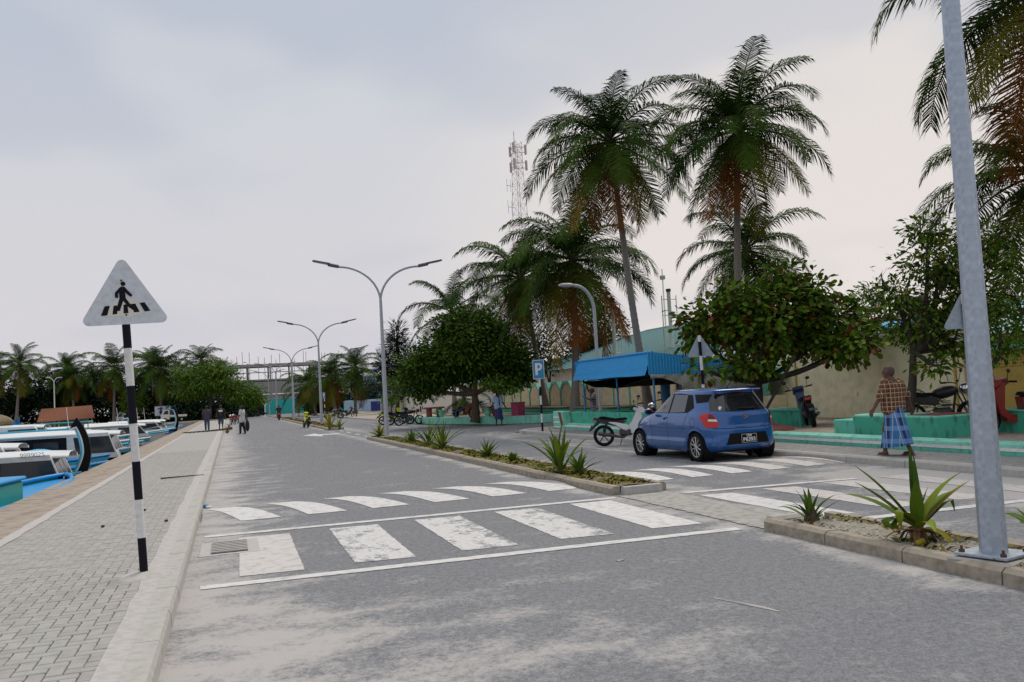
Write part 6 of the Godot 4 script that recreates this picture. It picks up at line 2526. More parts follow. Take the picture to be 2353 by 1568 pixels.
func cabin(parent: Node, x0: float, x1: float, w: float, y0: float, y1: float, slope: float, dark: bool, bays: int) -> void:
	# side walls with windows, a raked front and an overhanging roof
	var b := MB.new()
	b.prism(PackedVector2Array([Vector2(x0, y0), Vector2(x1 + slope, y0), Vector2(x1, y1), Vector2(x0, y1)]), w)
	put(b, "cabin_wall", M.gel_worn, parent)
	var n := bays
	for s in [-1.0, 1.0]:
		if dark:
			b = MB.new()
			b.box(Vector3((x0 + x1 - 1.5) / 2, (y0 + y1) / 2 - 0.02, s * (w / 2 + 0.004)), Vector3(x1 - x0 - 1.6, (y1 - y0) * 0.84, 0.012))
			put(b, "window_band", M.boat_black, parent)
		for i in n:
			var cx := lerpf(x0 + 0.55, x1 - 1.55, (i + 0.5) / n)
			b = MB.new()
			b.box(Vector3(cx, (y0 + y1) / 2 + 0.02, s * (w / 2 + 0.011)), Vector3((x1 - x0 - 2.1) / n * 0.6, (y1 - y0) * 0.46, 0.012), 0.0)
			put(b, "window", M.curtain if (i % 2 == 1) else M.cabin_glass, parent)
		b = MB.new()
		b.prism(PackedVector2Array([Vector2(x1 - 1.2, y0 + 0.22), Vector2(x1 + slope * 0.62, y0 + 0.22), Vector2(x1 + slope * 0.08, y1 - 0.14), Vector2(x1 - 1.3, y1 - 0.14)]), 0.012, Transform3D(Basis.IDENTITY, Vector3(0, 0, s * (w / 2 + 0.006))))
		put(b, "front_window", M.cabin_glass, parent)
	b = MB.new()
	for k in 3:
		var z := (k - 1) * w * 0.31
		b.quad(Vector3(x1 + slope * 0.68 + 0.012, y0 + 0.3 * (y1 - y0), z - w * 0.13), Vector3(x1 + slope * 0.68 + 0.012, y0 + 0.3 * (y1 - y0), z + w * 0.13), Vector3(x1 + slope * 0.12 + 0.012, y0 + 0.88 * (y1 - y0), z + w * 0.13), Vector3(x1 + slope * 0.12 + 0.012, y0 + 0.88 * (y1 - y0), z - w * 0.13), Vector3(1, 1, 0))
	put(b, "windscreen", M.cabin_glass, parent)
	b = MB.new()
	var rr := []
	for i in 9:
		var u := i / 8.0 * 2.0 - 1.0
		var r := PackedVector3Array()
		for j in 13:
			var t := j / 12.0
			r.append(Vector3(lerpf(x0 - 0.1, x1 + 0.42, t), y1 + 0.10 * (1.0 - pow(absf(u), 4.0)) + 0.03 - 0.09 * pow(t, 8.0), u * (w / 2 + 0.10) * (1.0 - 0.35 * pow(t, 6.0))))
		rr.append(r)
	b.sheet(rr)
	b.face(Vector3.UP)
	put(b, "roof", M.gel_white, parent)
	b = MB.new()
	for s in [-1.0, 1.0]:
		var edge := PackedVector3Array()
		for j in 13:
			var t := j / 12.0
			edge.append(Vector3(lerpf(x0 - 0.1, x1 + 0.42, t), y1 + 0.0 - 0.09 * pow(t, 8.0), s * (w / 2 + 0.09) * (1.0 - 0.35 * pow(t, 6.0))))
		b.tube(edge, 0.05, 6)
	put(b, "roof_rim", M.gel_white, parent)


func prow(parent: Node, h: float, y0: float, hook := false) -> void:
	# tall curved stem piece, black with a pale inner edge
	var outer := PackedVector2Array()
	var inner := PackedVector2Array()
	for i in 17:
		var t := i / 16.0
		var y := lerpf(-0.5, h, t)
		var x := -0.30 + 0.52 * pow(sin(PI * lerpf(0.02, 0.93, t)), 0.75) + 0.06 * t
		outer.append(Vector2(x, y0 + y))
		inner.append(Vector2(x - lerpf(0.30, 0.17, minf(t * 2.0, 1.0)), y0 + y + 0.10 * (1.0 - t)))
	inner[16] = outer[16] + Vector2(-0.03, -0.02)
	inner[15] = outer[16] + Vector2(-0.20, -0.30)
	if hook:
		inner[15] += Vector2(-0.12, 0.10)
	var poly := outer.duplicate()
	for i in range(16, -1, -1):
		poly.append(inner[i])
	var b := MB.new()
	b.prism(poly, 0.11)
	put(b, "prow", M.boat_black, parent)
	b = MB.new()
	var e1 := PackedVector3Array()
	var e2 := PackedVector3Array()
	for i in 16:
		e1.append(Vector3(inner[i].x - 0.01, inner[i].y, 0))
		e2.append(Vector3(inner[i].x - 0.06, inner[i].y, 0))
	b.tube(e1, 0.058, 6)
	put(b, "prow_edge", M.gel_white, parent)
	b = MB.new()
	b.tube(e2, 0.05, 6)
	put(b, "prow_inner_edge", M.boat_cyan, parent)


func boat(label: String, x: float, z: float, turn := 0.0) -> Node3D:
	return thing("boat", label, "boat", Vector3(x, 0, z), turn, "boats moored along the quay")


func boats() -> void:
	# nearest: low open boat, green below, blue rail
	var o := boat("low open boat with green hull and bright blue rail closest along the quay", -4.12, -24.9, 1.44)
	hull(o, 9.5, 2.3, 0.06, 0.12, M.boat_green, M.boat_blue, M.boat_navy)
	var b := MB.new()
	b.box(Vector3(-6.3, 0.16, 0.0), Vector3(2.6, 0.56, 1.5), 0.05)
	var dk := put(b, "deck_box", M.boat_teal, o)
	b = MB.new()
	b.box(Vector3(-6.3, 0.47, 0.0), Vector3(2.7, 0.08, 1.6), 0.03)
	put(b, "box_lid", M.boat_blue, dk)
	letters("1 18-F", 0.16, M.plate_white, o, "hull_number", Transform3D(Basis(Vector3.UP, PI), Vector3(-6.0, -0.28, -1.16)))
	# cabin boat with the tall prow
	o = boat("white cabin boat with black window band and tall curved black prow", -3.95, -26.5, 0.0)
	hull(o, 11.0, 2.6, -0.25, 0.35, M.boat_black, M.boat_cyan)
	cabin(o, -9.5, -0.62, 1.9, -0.22, 0.68, 0.35, true, 5)
	prow(o, 1.62, 0.0)
	b = MB.new()
	b.rod(Vector3(-1.9, -0.3, 1.16), Vector3(-1.75, 0.95, 1.16), 0.022, 6)
	put(b, "rail_post", M.steel, o)
	for x in [-0.95, -0.55]:
		b = MB.new()
		b.rod(Vector3(x, 0.0, 0.45), Vector3(x, 0.16, 0.45), 0.03, 6)
		b.rod(Vector3(x - 0.07, 0.13, 0.45), Vector3(x + 0.07, 0.13, 0.45), 0.022, 6)
		put(b, "cleat", M.boat_cyan, o)
	letters("9999025", 0.11, M.pipe_dark, o, "roof_number", Transform3D(Basis(Vector3.RIGHT, -0.1), Vector3(-1.0, 0.71, 1.05)), false)
	letters("P6179Z", 0.11, M.pipe_dark, o, "bow_number", Transform3D(Basis(Vector3.UP, 0.1), Vector3(-0.95, -0.10, 0.965)), false)
	b = MB.new()
	b.tube(PackedVector3Array([Vector3(-0.3, 0.1, 0.3), Vector3(0.3, 0.05, 0.8), Vector3(0.75, 0.14, 1.2)]), 0.012, 5)
	put(b, "mooring_rope", M.rope, o)
	# another cabin boat behind
	o = boat("white cabin boat with a pale roof lying behind the tall prow", -5.3, -31.0, -0.02)
	hull(o, 11.0, 2.5, -0.15, 0.2, M.gel_white, M.boat_cyan)
	cabin(o, -9.5, -1.4, 1.9, -0.12, 0.86, 0.6, true, 6)
	b = MB.new()
	b.box(Vector3(-4.4, 1.08, 0.2), Vector3(0.35, 0.34, 0.3), 0.03)
	put(b, "roof_box", M.wall_white, o)
	b = MB.new()
	b.rod(Vector3(-9.0, 1.0, 0.85), Vector3(-4.5, 1.08, 0.85), 0.025, 6)
	b.rod(Vector3(-4.5, 0.9, 0.85), Vector3(-4.5, 1.45, 0.85), 0.02, 6)
	put(b, "roof_rail", M.steel, o)
	letters("P517033", 0.11, M.pipe_dark, o, "roof_number", Transform3D(Basis(Vector3.RIGHT, -0.1), Vector3(-2.0, 0.89, 1.085)), false)
	# low skiff between
	o = boat("low white skiff with blue rails between two cabin boats", -4.15, -33.6, -0.08)
	hull(o, 6.0, 1.9, -0.28, 0.28, M.gel_white, M.boat_blue)
	b = MB.new()
	b.box(Vector3(-2.6, -0.08, 0), Vector3(1.6, 0.36, 1.1), 0.06)
	put(b, "bow_locker", M.gel_worn, o)
	o = boat("small white speedboat with a dark stripe and pointed bow", -4.0, -30.0, -0.18)
	hull(o, 4.5, 1.6, -0.35, 0.30, M.gel_white, M.gel_worn)
	b = MB.new()
	b.box(Vector3(-2.2, -0.12, 0), Vector3(1.5, 0.4, 1.0), 0.08)
	put(b, "console", M.gel_white, o)
	# second prow boat
	o = boat("white cabin boat with a second tall black prow partly hidden by the sign pole", -4.05, -40.2, -0.03)
	hull(o, 12.0, 2.7, -0.15, 0.35, M.boat_black, M.gel_white)
	cabin(o, -10.5, -0.75, 2.0, -0.12, 0.92, 0.4, true, 5)
	prow(o, 1.75, 0.0)
	o = boat("white launch with a sky blue awning folded on its bow", -4.6, -37.6, -0.06)
	hull(o, 7.0, 2.1, -0.18, 0.25, M.gel_white, M.boat_blue)
	b = MB.new()
	var rr := []
	for i in 7:
		var r := PackedVector3Array()
		for j in 9:
			r.append(Vector3(-3.2 + i * 0.22, 0.22 + 0.16 * sin(j * 0.9 + i) * 0.4 + 0.2 * sin(PI * i / 6.0), -0.7 + j * 0.17))
		rr.append(r)
	b.sheet(rr)
	b.face(Vector3.UP)
	put(b, "folded_awning", M.boat_cyan, o)
	# large navy and white ferry
	o = boat("large navy and white passenger boat with a net heap on its roof", -8.5, -56.0, 0.0)
	hull(o, 13.0, 3.4, 0.0, 0.4, M.boat_navy, M.gel_white, M.gel_white)
	cabin(o, -12.0, -2.0, 2.9, 0.05, 1.25, 0.9, false, 5)
	b = MB.new()
	b.box(Vector3(-7.5, 0.55, 1.47), Vector3(8.0, 0.75, 0.02))
	put(b, "navy_band", M.boat_navy, o)
	b = MB.new()
	b.box(Vector3(-2.6, 0.95, 1.3), Vector3(5.0, 0.12, 1.0), 0.02)
	put(b, "blue_awning", M.boat_cyan, o)
	b = MB.new()
	b.ball(Vector3(-4.6, 1.55, 0.0), Vector3(1.3, 0.5, 0.9), 14, 8)
	for i in b.v.size():
		b.v[i] += Vector3(sin(b.v[i].y * 17.0), cos(b.v[i].x * 9.0), sin(b.v[i].x * 13.0)) * 0.06
	put(b, "net_heap", M.soil, o)
	letters("N.T", 0.4, M.curtain, o, "side_lettering", Transform3D(Basis.IDENTITY, Vector3(-9.3, 0.55, 1.49)))
	# launch with green canopy, then the hooked prow
	o = boat("white launch with dark green canopy on posts", -6.2, -60.5, 0.0)
	hull(o, 9.0, 2.5, 0.0, 0.3, M.gel_white, M.gel_white)
	cabin(o, -7.5, -2.6, 1.9, 0.0, 0.75, 0.8, false, 3)
	b = MB.new()
	b.box(Vector3(-3.9, 1.28, 0), Vector3(3.4, 0.10, 1.9), 0.03)
	put(b, "canopy", M.boat_teal, o)
	for x in [-5.4, -2.5]:
		for s in [-0.85, 0.85]:
			b = MB.new()
			b.rod(Vector3(x, 0.2, s), Vector3(x, 1.25, s), 0.03, 6)
			put(b, "canopy_post", M.steel, o)
	o = boat("white motor boat with long flat pale bow deck", -4.3, -52.5, -0.04)
	hull(o, 9.0, 2.8, 0.02, 0.22, M.gel_white, M.gel_worn)
	cabin(o, -7.8, -3.9, 2.0, 0.0, 0.8, 0.8, false, 3)
	o = boat("distant dhoni with hooked black prow and blue hull", -4.1, -73.0, -0.03)
	hull(o, 11.0, 2.7, -0.05, 0.35, M.boat_blue, M.gel_white, M.boat_navy)
	cabin(o, -9.0, -3.5, 1.9, 0.0, 0.8, 0.7, false, 4)
	prow(o, 2.0, 0.05, true)
	# more small white boats up the quay
	for q in [[-4.1, -46.0, 6.5, "white speedboat with pale cabin beyond the second tall prow"], [-4.2, -66.0, 8.0, "white day boat with small cabin beyond the green canopy"], [-4.2, -79.5, 8.0, "white day boat beyond the hooked prow"], [-4.3, -87.0, 7.0, "white speedboat moored before the end of the basin"], [-10.5, -47.5, 8.0, "white cabin launch lying behind the second tall prow boat"]]:
		o = boat(q[3], q[0], q[1], 0.04)
		hull(o, q[2], 2.3, 0.02, 0.25, M.gel_white, M.boat_cyan, M.gel_worn)
		cabin(o, -q[2] + 0.8, -1.9, 1.7, 0.0, 0.85, 0.7, false, 3)
		b = MB.new()
		b.tube(PackedVector3Array([Vector3(-1.6, 0.05, 0.75), Vector3(-1.5, 0.5, 0.72), Vector3(-0.5, 0.62, 0.3), Vector3(-0.3, 0.6, 0), Vector3(-0.5, 0.62, -0.3), Vector3(-1.5, 0.5, -0.72), Vector3(-1.6, 0.05, -0.75)]), 0.02, 6)
		put(b, "bow_rail", M.steel, o)
		b = MB.new()
		b.rod(Vector3(-3.2, 0.9, 0.2), Vector3(-3.3, 2.1, 0.2), 0.015, 5)
		put(b, "aerial", M.gel_white, o)


# ---------- people: one continuous skin for each body, clothes over it ----------
func blob_mesh(bones: Array, cell: float, k: float) -> ArrayMesh:
	# bones: [from, to, radius from, radius to]; their union with soft joints, meshed as surface nets
	var lo := Vector3.ONE * 1e6
	var hi := -lo
	for q in bones:
		var r := maxf(q[2], q[3])
		for e in [q[0], q[1]]:
			lo = lo.min(e - Vector3.ONE * r)
			hi = hi.max(e + Vector3.ONE * r)
	lo -= Vector3.ONE * cell * 2.5
	hi += Vector3.ONE * cell * 2.5
	var nx := int((hi.x - lo.x) / cell) + 1
	var ny := int((hi.y - lo.y) / cell) + 1
	var nz := int((hi.z - lo.z) / cell) + 1
	var f := PackedFloat32Array()
	f.resize(nx * ny * nz)
	f.fill(1.0)
	for q in bones:
		var a: Vector3 = q[0]
		var ab: Vector3 = q[1] - a
		var ra: float = q[2]
		var rb: float = q[3]
		var l2 := maxf(ab.length_squared(), 1e-8)
		var m := maxf(ra, rb) + k + cell * 2.0
		var p0 := ((a.min(q[1]) - Vector3.ONE * m - lo) / cell).floor().max(Vector3.ZERO)
		var p1 := ((a.max(q[1]) + Vector3.ONE * m - lo) / cell).ceil()
		for iz in range(int(p0.z), mini(int(p1.z), nz)):
			for iy in range(int(p0.y), mini(int(p1.y), ny)):
				var at := (iz * ny + iy) * nx
				for ix in range(int(p0.x), mini(int(p1.x), nx)):
					var p := lo + Vector3(ix, iy, iz) * cell - a
					var t := clampf(p.dot(ab) / l2, 0.0, 1.0)
					var d := (p - ab * t).length() - lerpf(ra, rb, t)
					var o := f[at + ix]
					var h := maxf(k - absf(d - o), 0.0) / k
					f[at + ix] = minf(d, o) - h * h * k * 0.25
	var b := MB.new()
	var id := PackedInt32Array()
	id.resize(nx * ny * nz)
	id.fill(-1)
	var offs := [0, 1, nx, nx + 1, nx * ny, nx * ny + 1, nx * ny + nx, nx * ny + nx + 1]
	var edges := [[0, 1], [2, 3], [4, 5], [6, 7], [0, 2], [1, 3], [4, 6], [5, 7], [0, 4], [1, 5], [2, 6], [3, 7]]
	var corner := [Vector3(0, 0, 0), Vector3(1, 0, 0), Vector3(0, 1, 0), Vector3(1, 1, 0), Vector3(0, 0, 1), Vector3(1, 0, 1), Vector3(0, 1, 1), Vector3(1, 1, 1)]
	for iz in nz - 1:
		for iy in ny - 1:
			for ix in nx - 1:
				var at := (iz * ny + iy) * nx + ix
				if absf(f[at]) > cell * 2.0:
					continue
				var mask := 0
				for c in 8:
					if f[at + offs[c]] < 0.0:
						mask |= 1 << c
				if mask == 0 or mask == 255:
					continue
				var s := Vector3.ZERO
				var n := 0
				for e in edges:
					var u: float = f[at + offs[e[0]]]
					var w: float = f[at + offs[e[1]]]
					if (u < 0.0) != (w < 0.0):
						s += (corner[e[0]] as Vector3).lerp(corner[e[1]], u / (u - w))
						n += 1
				var g := Vector3(f[at + 1] - f[at], f[at + nx] - f[at], f[at + nx * ny] - f[at]).normalized()
				id[at] = b.p(lo + (Vector3(ix, iy, iz) + s / n) * cell, g)
	var steps := [1, nx, nx * ny]
	for iz in range(1, nz - 1):
		for iy in range(1, ny - 1):
			for ix in range(1, nx - 1):
				var at := (iz * ny + iy) * nx + ix
				if absf(f[at]) > cell * 2.0:
					continue
				for ax in 3:
					if (f[at] < 0.0) == (f[at + steps[ax]] < 0.0):
						continue
					var u: int = steps[(ax + 1) % 3]
					var w: int = steps[(ax + 2) % 3]
					var q := [id[at], id[at - u], id[at - u - w], id[at - w]]
					if q.min() < 0:
						continue
					b.t(q[0], q[1], q[2])
					b.t(q[0], q[2], q[3])
	return b.mesh()


func plaid(called: String, stops: Callable) -> void:
	var im := Image.create(128, 128, false, Image.FORMAT_RGB8)
	for y in 128:
		for x in 128:
			var c: Color = stops.call(x, y)
			im.set_pixel(x, y, c.linear_to_srgb())
	var m := mat(called, Color(1, 1, 1), 0.9)
	m.albedo_texture = ImageTexture.create_from_image(im)
	m.uv1_triplanar = true
	m.uv1_triplanar_sharpness = 6.0


func hand_bones(wrist: Vector3, down: Vector3, front: Vector3, out_: Vector3, curl: float) -> Array:
	# a relaxed hand: palm, four unequal bent fingers, a thumb leaving the side of the palm
	var b := []
	var palm := wrist + down * 0.085
	b.append([wrist, wrist + down * 0.03, 0.024, 0.026])
	for s in [-1.0, 0.0, 1.0]:
		b.append([wrist + down * 0.03 + front * s * 0.018, palm + front * s * 0.024, 0.016, 0.014])
	var lens := [0.068, 0.078, 0.073, 0.056]
	for i in 4:
		var k := palm + front * (0.033 - i * 0.022)
		var l: float = lens[i]
		var j := k + (down * cos(curl * 0.6) - out_ * sin(curl * 0.6)) * l * 0.55
		b.append([k, j, 0.0095, 0.009])
		b.append([j, j + (down * cos(curl * 1.6) - out_ * sin(curl * 1.6)) * l * 0.5, 0.009, 0.0075])
	var th := wrist + down * 0.035 + front * 0.028
	var tj := th + (front * 0.7 + down * 0.6 - out_ * 0.25).normalized() * 0.036
	b.append([th, tj, 0.012, 0.010])
	b.append([tj, tj + (down * 0.95 + front * 0.15 - out_ * 0.3).normalized() * 0.032, 0.010, 0.008])
	return b


func head_bones(c: Vector3, look: Vector3) -> Array:
	# c: middle of the skull; look: horizontal direction of the face
	var side := look.cross(Vector3.UP)
	var b := [[c + Vector3(0, 0.022, 0) - look * 0.016, c + Vector3(0, 0.022, 0) + look * 0.022, 0.082, 0.076], [c - Vector3(0, 0.02, 0) + look * 0.02, c - Vector3(0, 0.075, 0) + look * 0.045, 0.064, 0.040]]
	b.append([c + look * 0.098 - Vector3(0, 0.004, 0), c + look * 0.114 - Vector3(0, 0.034, 0), 0.009, 0.014])       # nose
	b.append([c + look * 0.088 - Vector3(0, 0.066, 0) + side * 0.018, c + look * 0.088 - Vector3(0, 0.066, 0) - side * 0.018, 0.011, 0.011])    # lips
	for s in [-1.0, 1.0]:
		b.append([c + side * s * 0.079 + Vector3(0, 0.012, 0), c + side * s * 0.080 - Vector3(0, 0.026, 0) + look * 0.004, 0.014, 0.010])    # ear
		b.append([c + side * s * 0.016 + look * 0.088 + Vector3(0, 0.020, 0), c + side * s * 0.048 + look * 0.078 + Vector3(0, 0.022, 0), 0.011, 0.010])    # brow
	return b


func person(label: String, at: Vector3, turn: float, o: Dictionary) -> Node3D:
	# faces -z; joints for a figure 1.62 tall; keys override the plain standing pose
	var n := thing("person", label, "person", at, turn, o.get("group", ""))
	var j := {"hip": Vector3(0, 0.86, 0), "chest": Vector3(0, 1.18, 0.01), "neck": Vector3(0, 1.37, 0.0), "head": Vector3(0, 1.505, -0.015),
		"sh_l": Vector3(-0.175, 1.315, 0.01), "sh_r": Vector3(0.175, 1.315, 0.01), "el_l": Vector3(-0.245, 1.06, 0.03), "el_r": Vector3(0.245, 1.06, 0.03), "wr_l": Vector3(-0.265, 0.83, -0.03), "wr_r": Vector3(0.265, 0.83, -0.03),
		"hp_l": Vector3(-0.085, 0.83, 0), "hp_r": Vector3(0.085, 0.83, 0), "kn_l": Vector3(-0.09, 0.46, -0.06), "kn_r": Vector3(0.09, 0.46, 0.03), "an_l": Vector3(-0.09, 0.075, -0.08), "an_r": Vector3(0.09, 0.075, 0.12)}
	j.merge(o.get("pose", {}), true)
	var cell: float = o.get("cell", 0.03)
	var fat: float = o.get("fat", 1.0)
	var look: Vector3 = o.get("look", Vector3(0, 0, -1))
	# skin
	var sk := []
	sk += [[j.neck - Vector3(0, 0.06, 0), j.head - Vector3(0, 0.05, 0), 0.052, 0.05]]
	for s in ["l", "r"]:
		sk += [[j["sh_" + s], j["el_" + s], 0.048, 0.040], [j["el_" + s], j["wr_" + s], 0.040, 0.026]]
		sk += [[j["hp_" + s], j["kn_" + s], 0.075, 0.055], [j["kn_" + s], j["an_" + s], 0.052, 0.035]]
		var toe: Vector3 = j["an_" + s] + Vector3(0, -0.045, -0.14)
		sk += [[j["an_" + s] + Vector3(0, -0.035, 0.03), toe, 0.036, 0.026]]
	sk += [[j.chest, j.hip, 0.12, 0.12], [j.chest, j.neck, 0.11, 0.06], [j.sh_l, j.sh_r, 0.055, 0.055]]
	if cell > 0.02:
		sk += head_bones(j.head, look)
		for s in ["l", "r"]:
			var d: Vector3 = (j["wr_" + s] - j["el_" + s]).normalized()
			sk.append([j["wr_" + s], j["wr_" + s] + d * 0.13, 0.034, 0.022])
	var skin := mi(blob_mesh(sk, cell, 0.03), "body", M[o.get("skin", "skin_dark")], n)
	if cell <= 0.02:
		mi(blob_mesh(head_bones(j.head, look) + [[j.neck, j.head - Vector3(0, 0.06, 0), 0.052, 0.052]], 0.009, 0.02), "head", skin.material_override, n)
		for s in ["l", "r"]:
			var d: Vector3 = (j["wr_" + s] - j["el_" + s]).normalized()
			var outw := Vector3(-1 if s == "l" else 1, 0, 0)
			outw = (outw - d * outw.dot(d)).normalized()
			var fr := d.cross(outw) * (1.0 if s == "l" else -1.0)
			mi(blob_mesh(hand_bones(j["wr_" + s] - d * 0.01, d, fr if fr.z < 0 else -fr, outw, 0.5), 0.005, 0.008), "hand", skin.material_override, n)
	# hair
	var c: Vector3 = j.head
	mi(blob_mesh([[c + Vector3(0, 0.030, 0) - look * 0.030, c + Vector3(0, 0.034, 0) + look * 0.012, 0.082, 0.074], [c - Vector3(0, 0.02, 0) - look * 0.045, c + Vector3(0, 0.02, 0) - look * 0.04, 0.062, 0.07]], minf(cell, 0.014), 0.02), "hair", M[o.get("hair", "hair")], n)
	# shirt
	if o.has("shirt"):
		var g: float = 0.02
		var w := 0.095 * fat
		var hem: Vector3 = j.hip + o.get("hem", Vector3(0, -0.03, 0))
		var sh := []
		for s in [-1.0, 1.0]:
			var side: Vector3 = (j.sh_r - j.sh_l).normalized() * s
			sh += [[j.chest + side * w + Vector3(0, 0.06, 0), hem + side * w * 0.95, 0.105 * fat, 0.115 * fat]]
			sh += [[j.sh_r if s > 0 else j.sh_l, j.chest + side * w, 0.062, 0.10]]
		sh += [[j.chest, hem, 0.115 * fat, 0.12 * fat], [j.neck - Vector3(0, 0.05, 0), j.chest, 0.062, 0.11]]
		for s in ["l", "r"]:
			var el: Vector3 = (j["sh_" + s] as Vector3).lerp(j["el_" + s], o.get("sleeve", 0.8))
			sh += [[j["sh_" + s], el, 0.062 + g * 0.4, 0.062 * fat]]
		mi(blob_mesh(sh, cell, 0.035), "shirt", M[o.shirt], n)
	if o.has("stripes"):
		for k in 5:
			var b := MB.new()
			var y: float = lerpf(j.hip.y + 0.06, j.chest.y + 0.12, k / 4.0)
			b.lathe(PackedVector2Array([Vector2(0.222, -0.022), Vector2(0.224, 0.022)]), 18, Transform3D(Basis.from_scale(Vector3(1, 1, 0.58)), Vector3(j.chest.x, y, j.chest.z)))
			put(b, "shirt_stripe", M[o.stripes], n)
	if o.has("sarong"):
		# a wrapped cloth: an oval tube that widens and folds towards its hem
		var low: float = o.get("sarong_hem", 0.15)
		var b := MB.new()
		var rows := []
		var mid: Vector3 = (j.an_l + j.an_r) * 0.5
		var reach: float = absf(j.an_l.z - j.an_r.z) * 0.5
		for i in 19:
			var t := i / 18.0
			var r := PackedVector3Array()
			for q in 56:
				var a := TAU * q / 56
				var fold := 1.0 + (0.015 + 0.07 * t * t) * sin(a * 6.0 + 1.2 + t * 1.4) + 0.04 * t * sin(a * 11.0 + 2.0)
				var rx := lerpf(0.150 * fat, 0.215, t) * fold
				var rz := lerpf(0.118 * fat, 0.11 + reach * 1.0, pow(t, 1.2)) * fold
				var y := lerpf(j.hip.y + 0.02, low + 0.035 * sin(a + 0.6), t)
				r.append(Vector3(cos(a) * rx + mid.x * t, y, sin(a) * rz + lerpf(j.hip.z, mid.z, t)))
			rows.append(r)
		b.sheet(rows, false, true)
		for i in b.v.size():
			if b.n[i].dot(Vector3(b.v[i].x, 0, b.v[i].z)) < 0:
				b.n[i] = -b.n[i]
		b.face(Vector3.ZERO)
		put(b, "sarong", M[o.sarong], n)
	if o.has("trousers"):
		var tr := [[j.hip, (j.hp_l + j.hp_r) * 0.5, 0.125, 0.10]]
		for s in ["l", "r"]:
			tr += [[j["hp_" + s], j["kn_" + s], 0.092, 0.076]]
			if not o.get("shorts", false):
				tr += [[j["kn_" + s], j["an_" + s] + Vector3(0, 0.02, 0), 0.074, 0.06]]
		mi(blob_mesh(tr, cell, 0.03), "trousers", M[o.trousers], n)
	n.scale = Vector3.ONE * o.get("size", 1.0)
	for s in ["l", "r"]:
		var b := MB.new()
		var a: Vector3 = j["an_" + s]
		b.box(a + Vector3(0, -0.068, -0.05), Vector3(0.085, 0.022, 0.25), 0.008)
		put(b, "sandal", M.sandal if not o.has("shoes") else M[o.shoes], n)
	return n


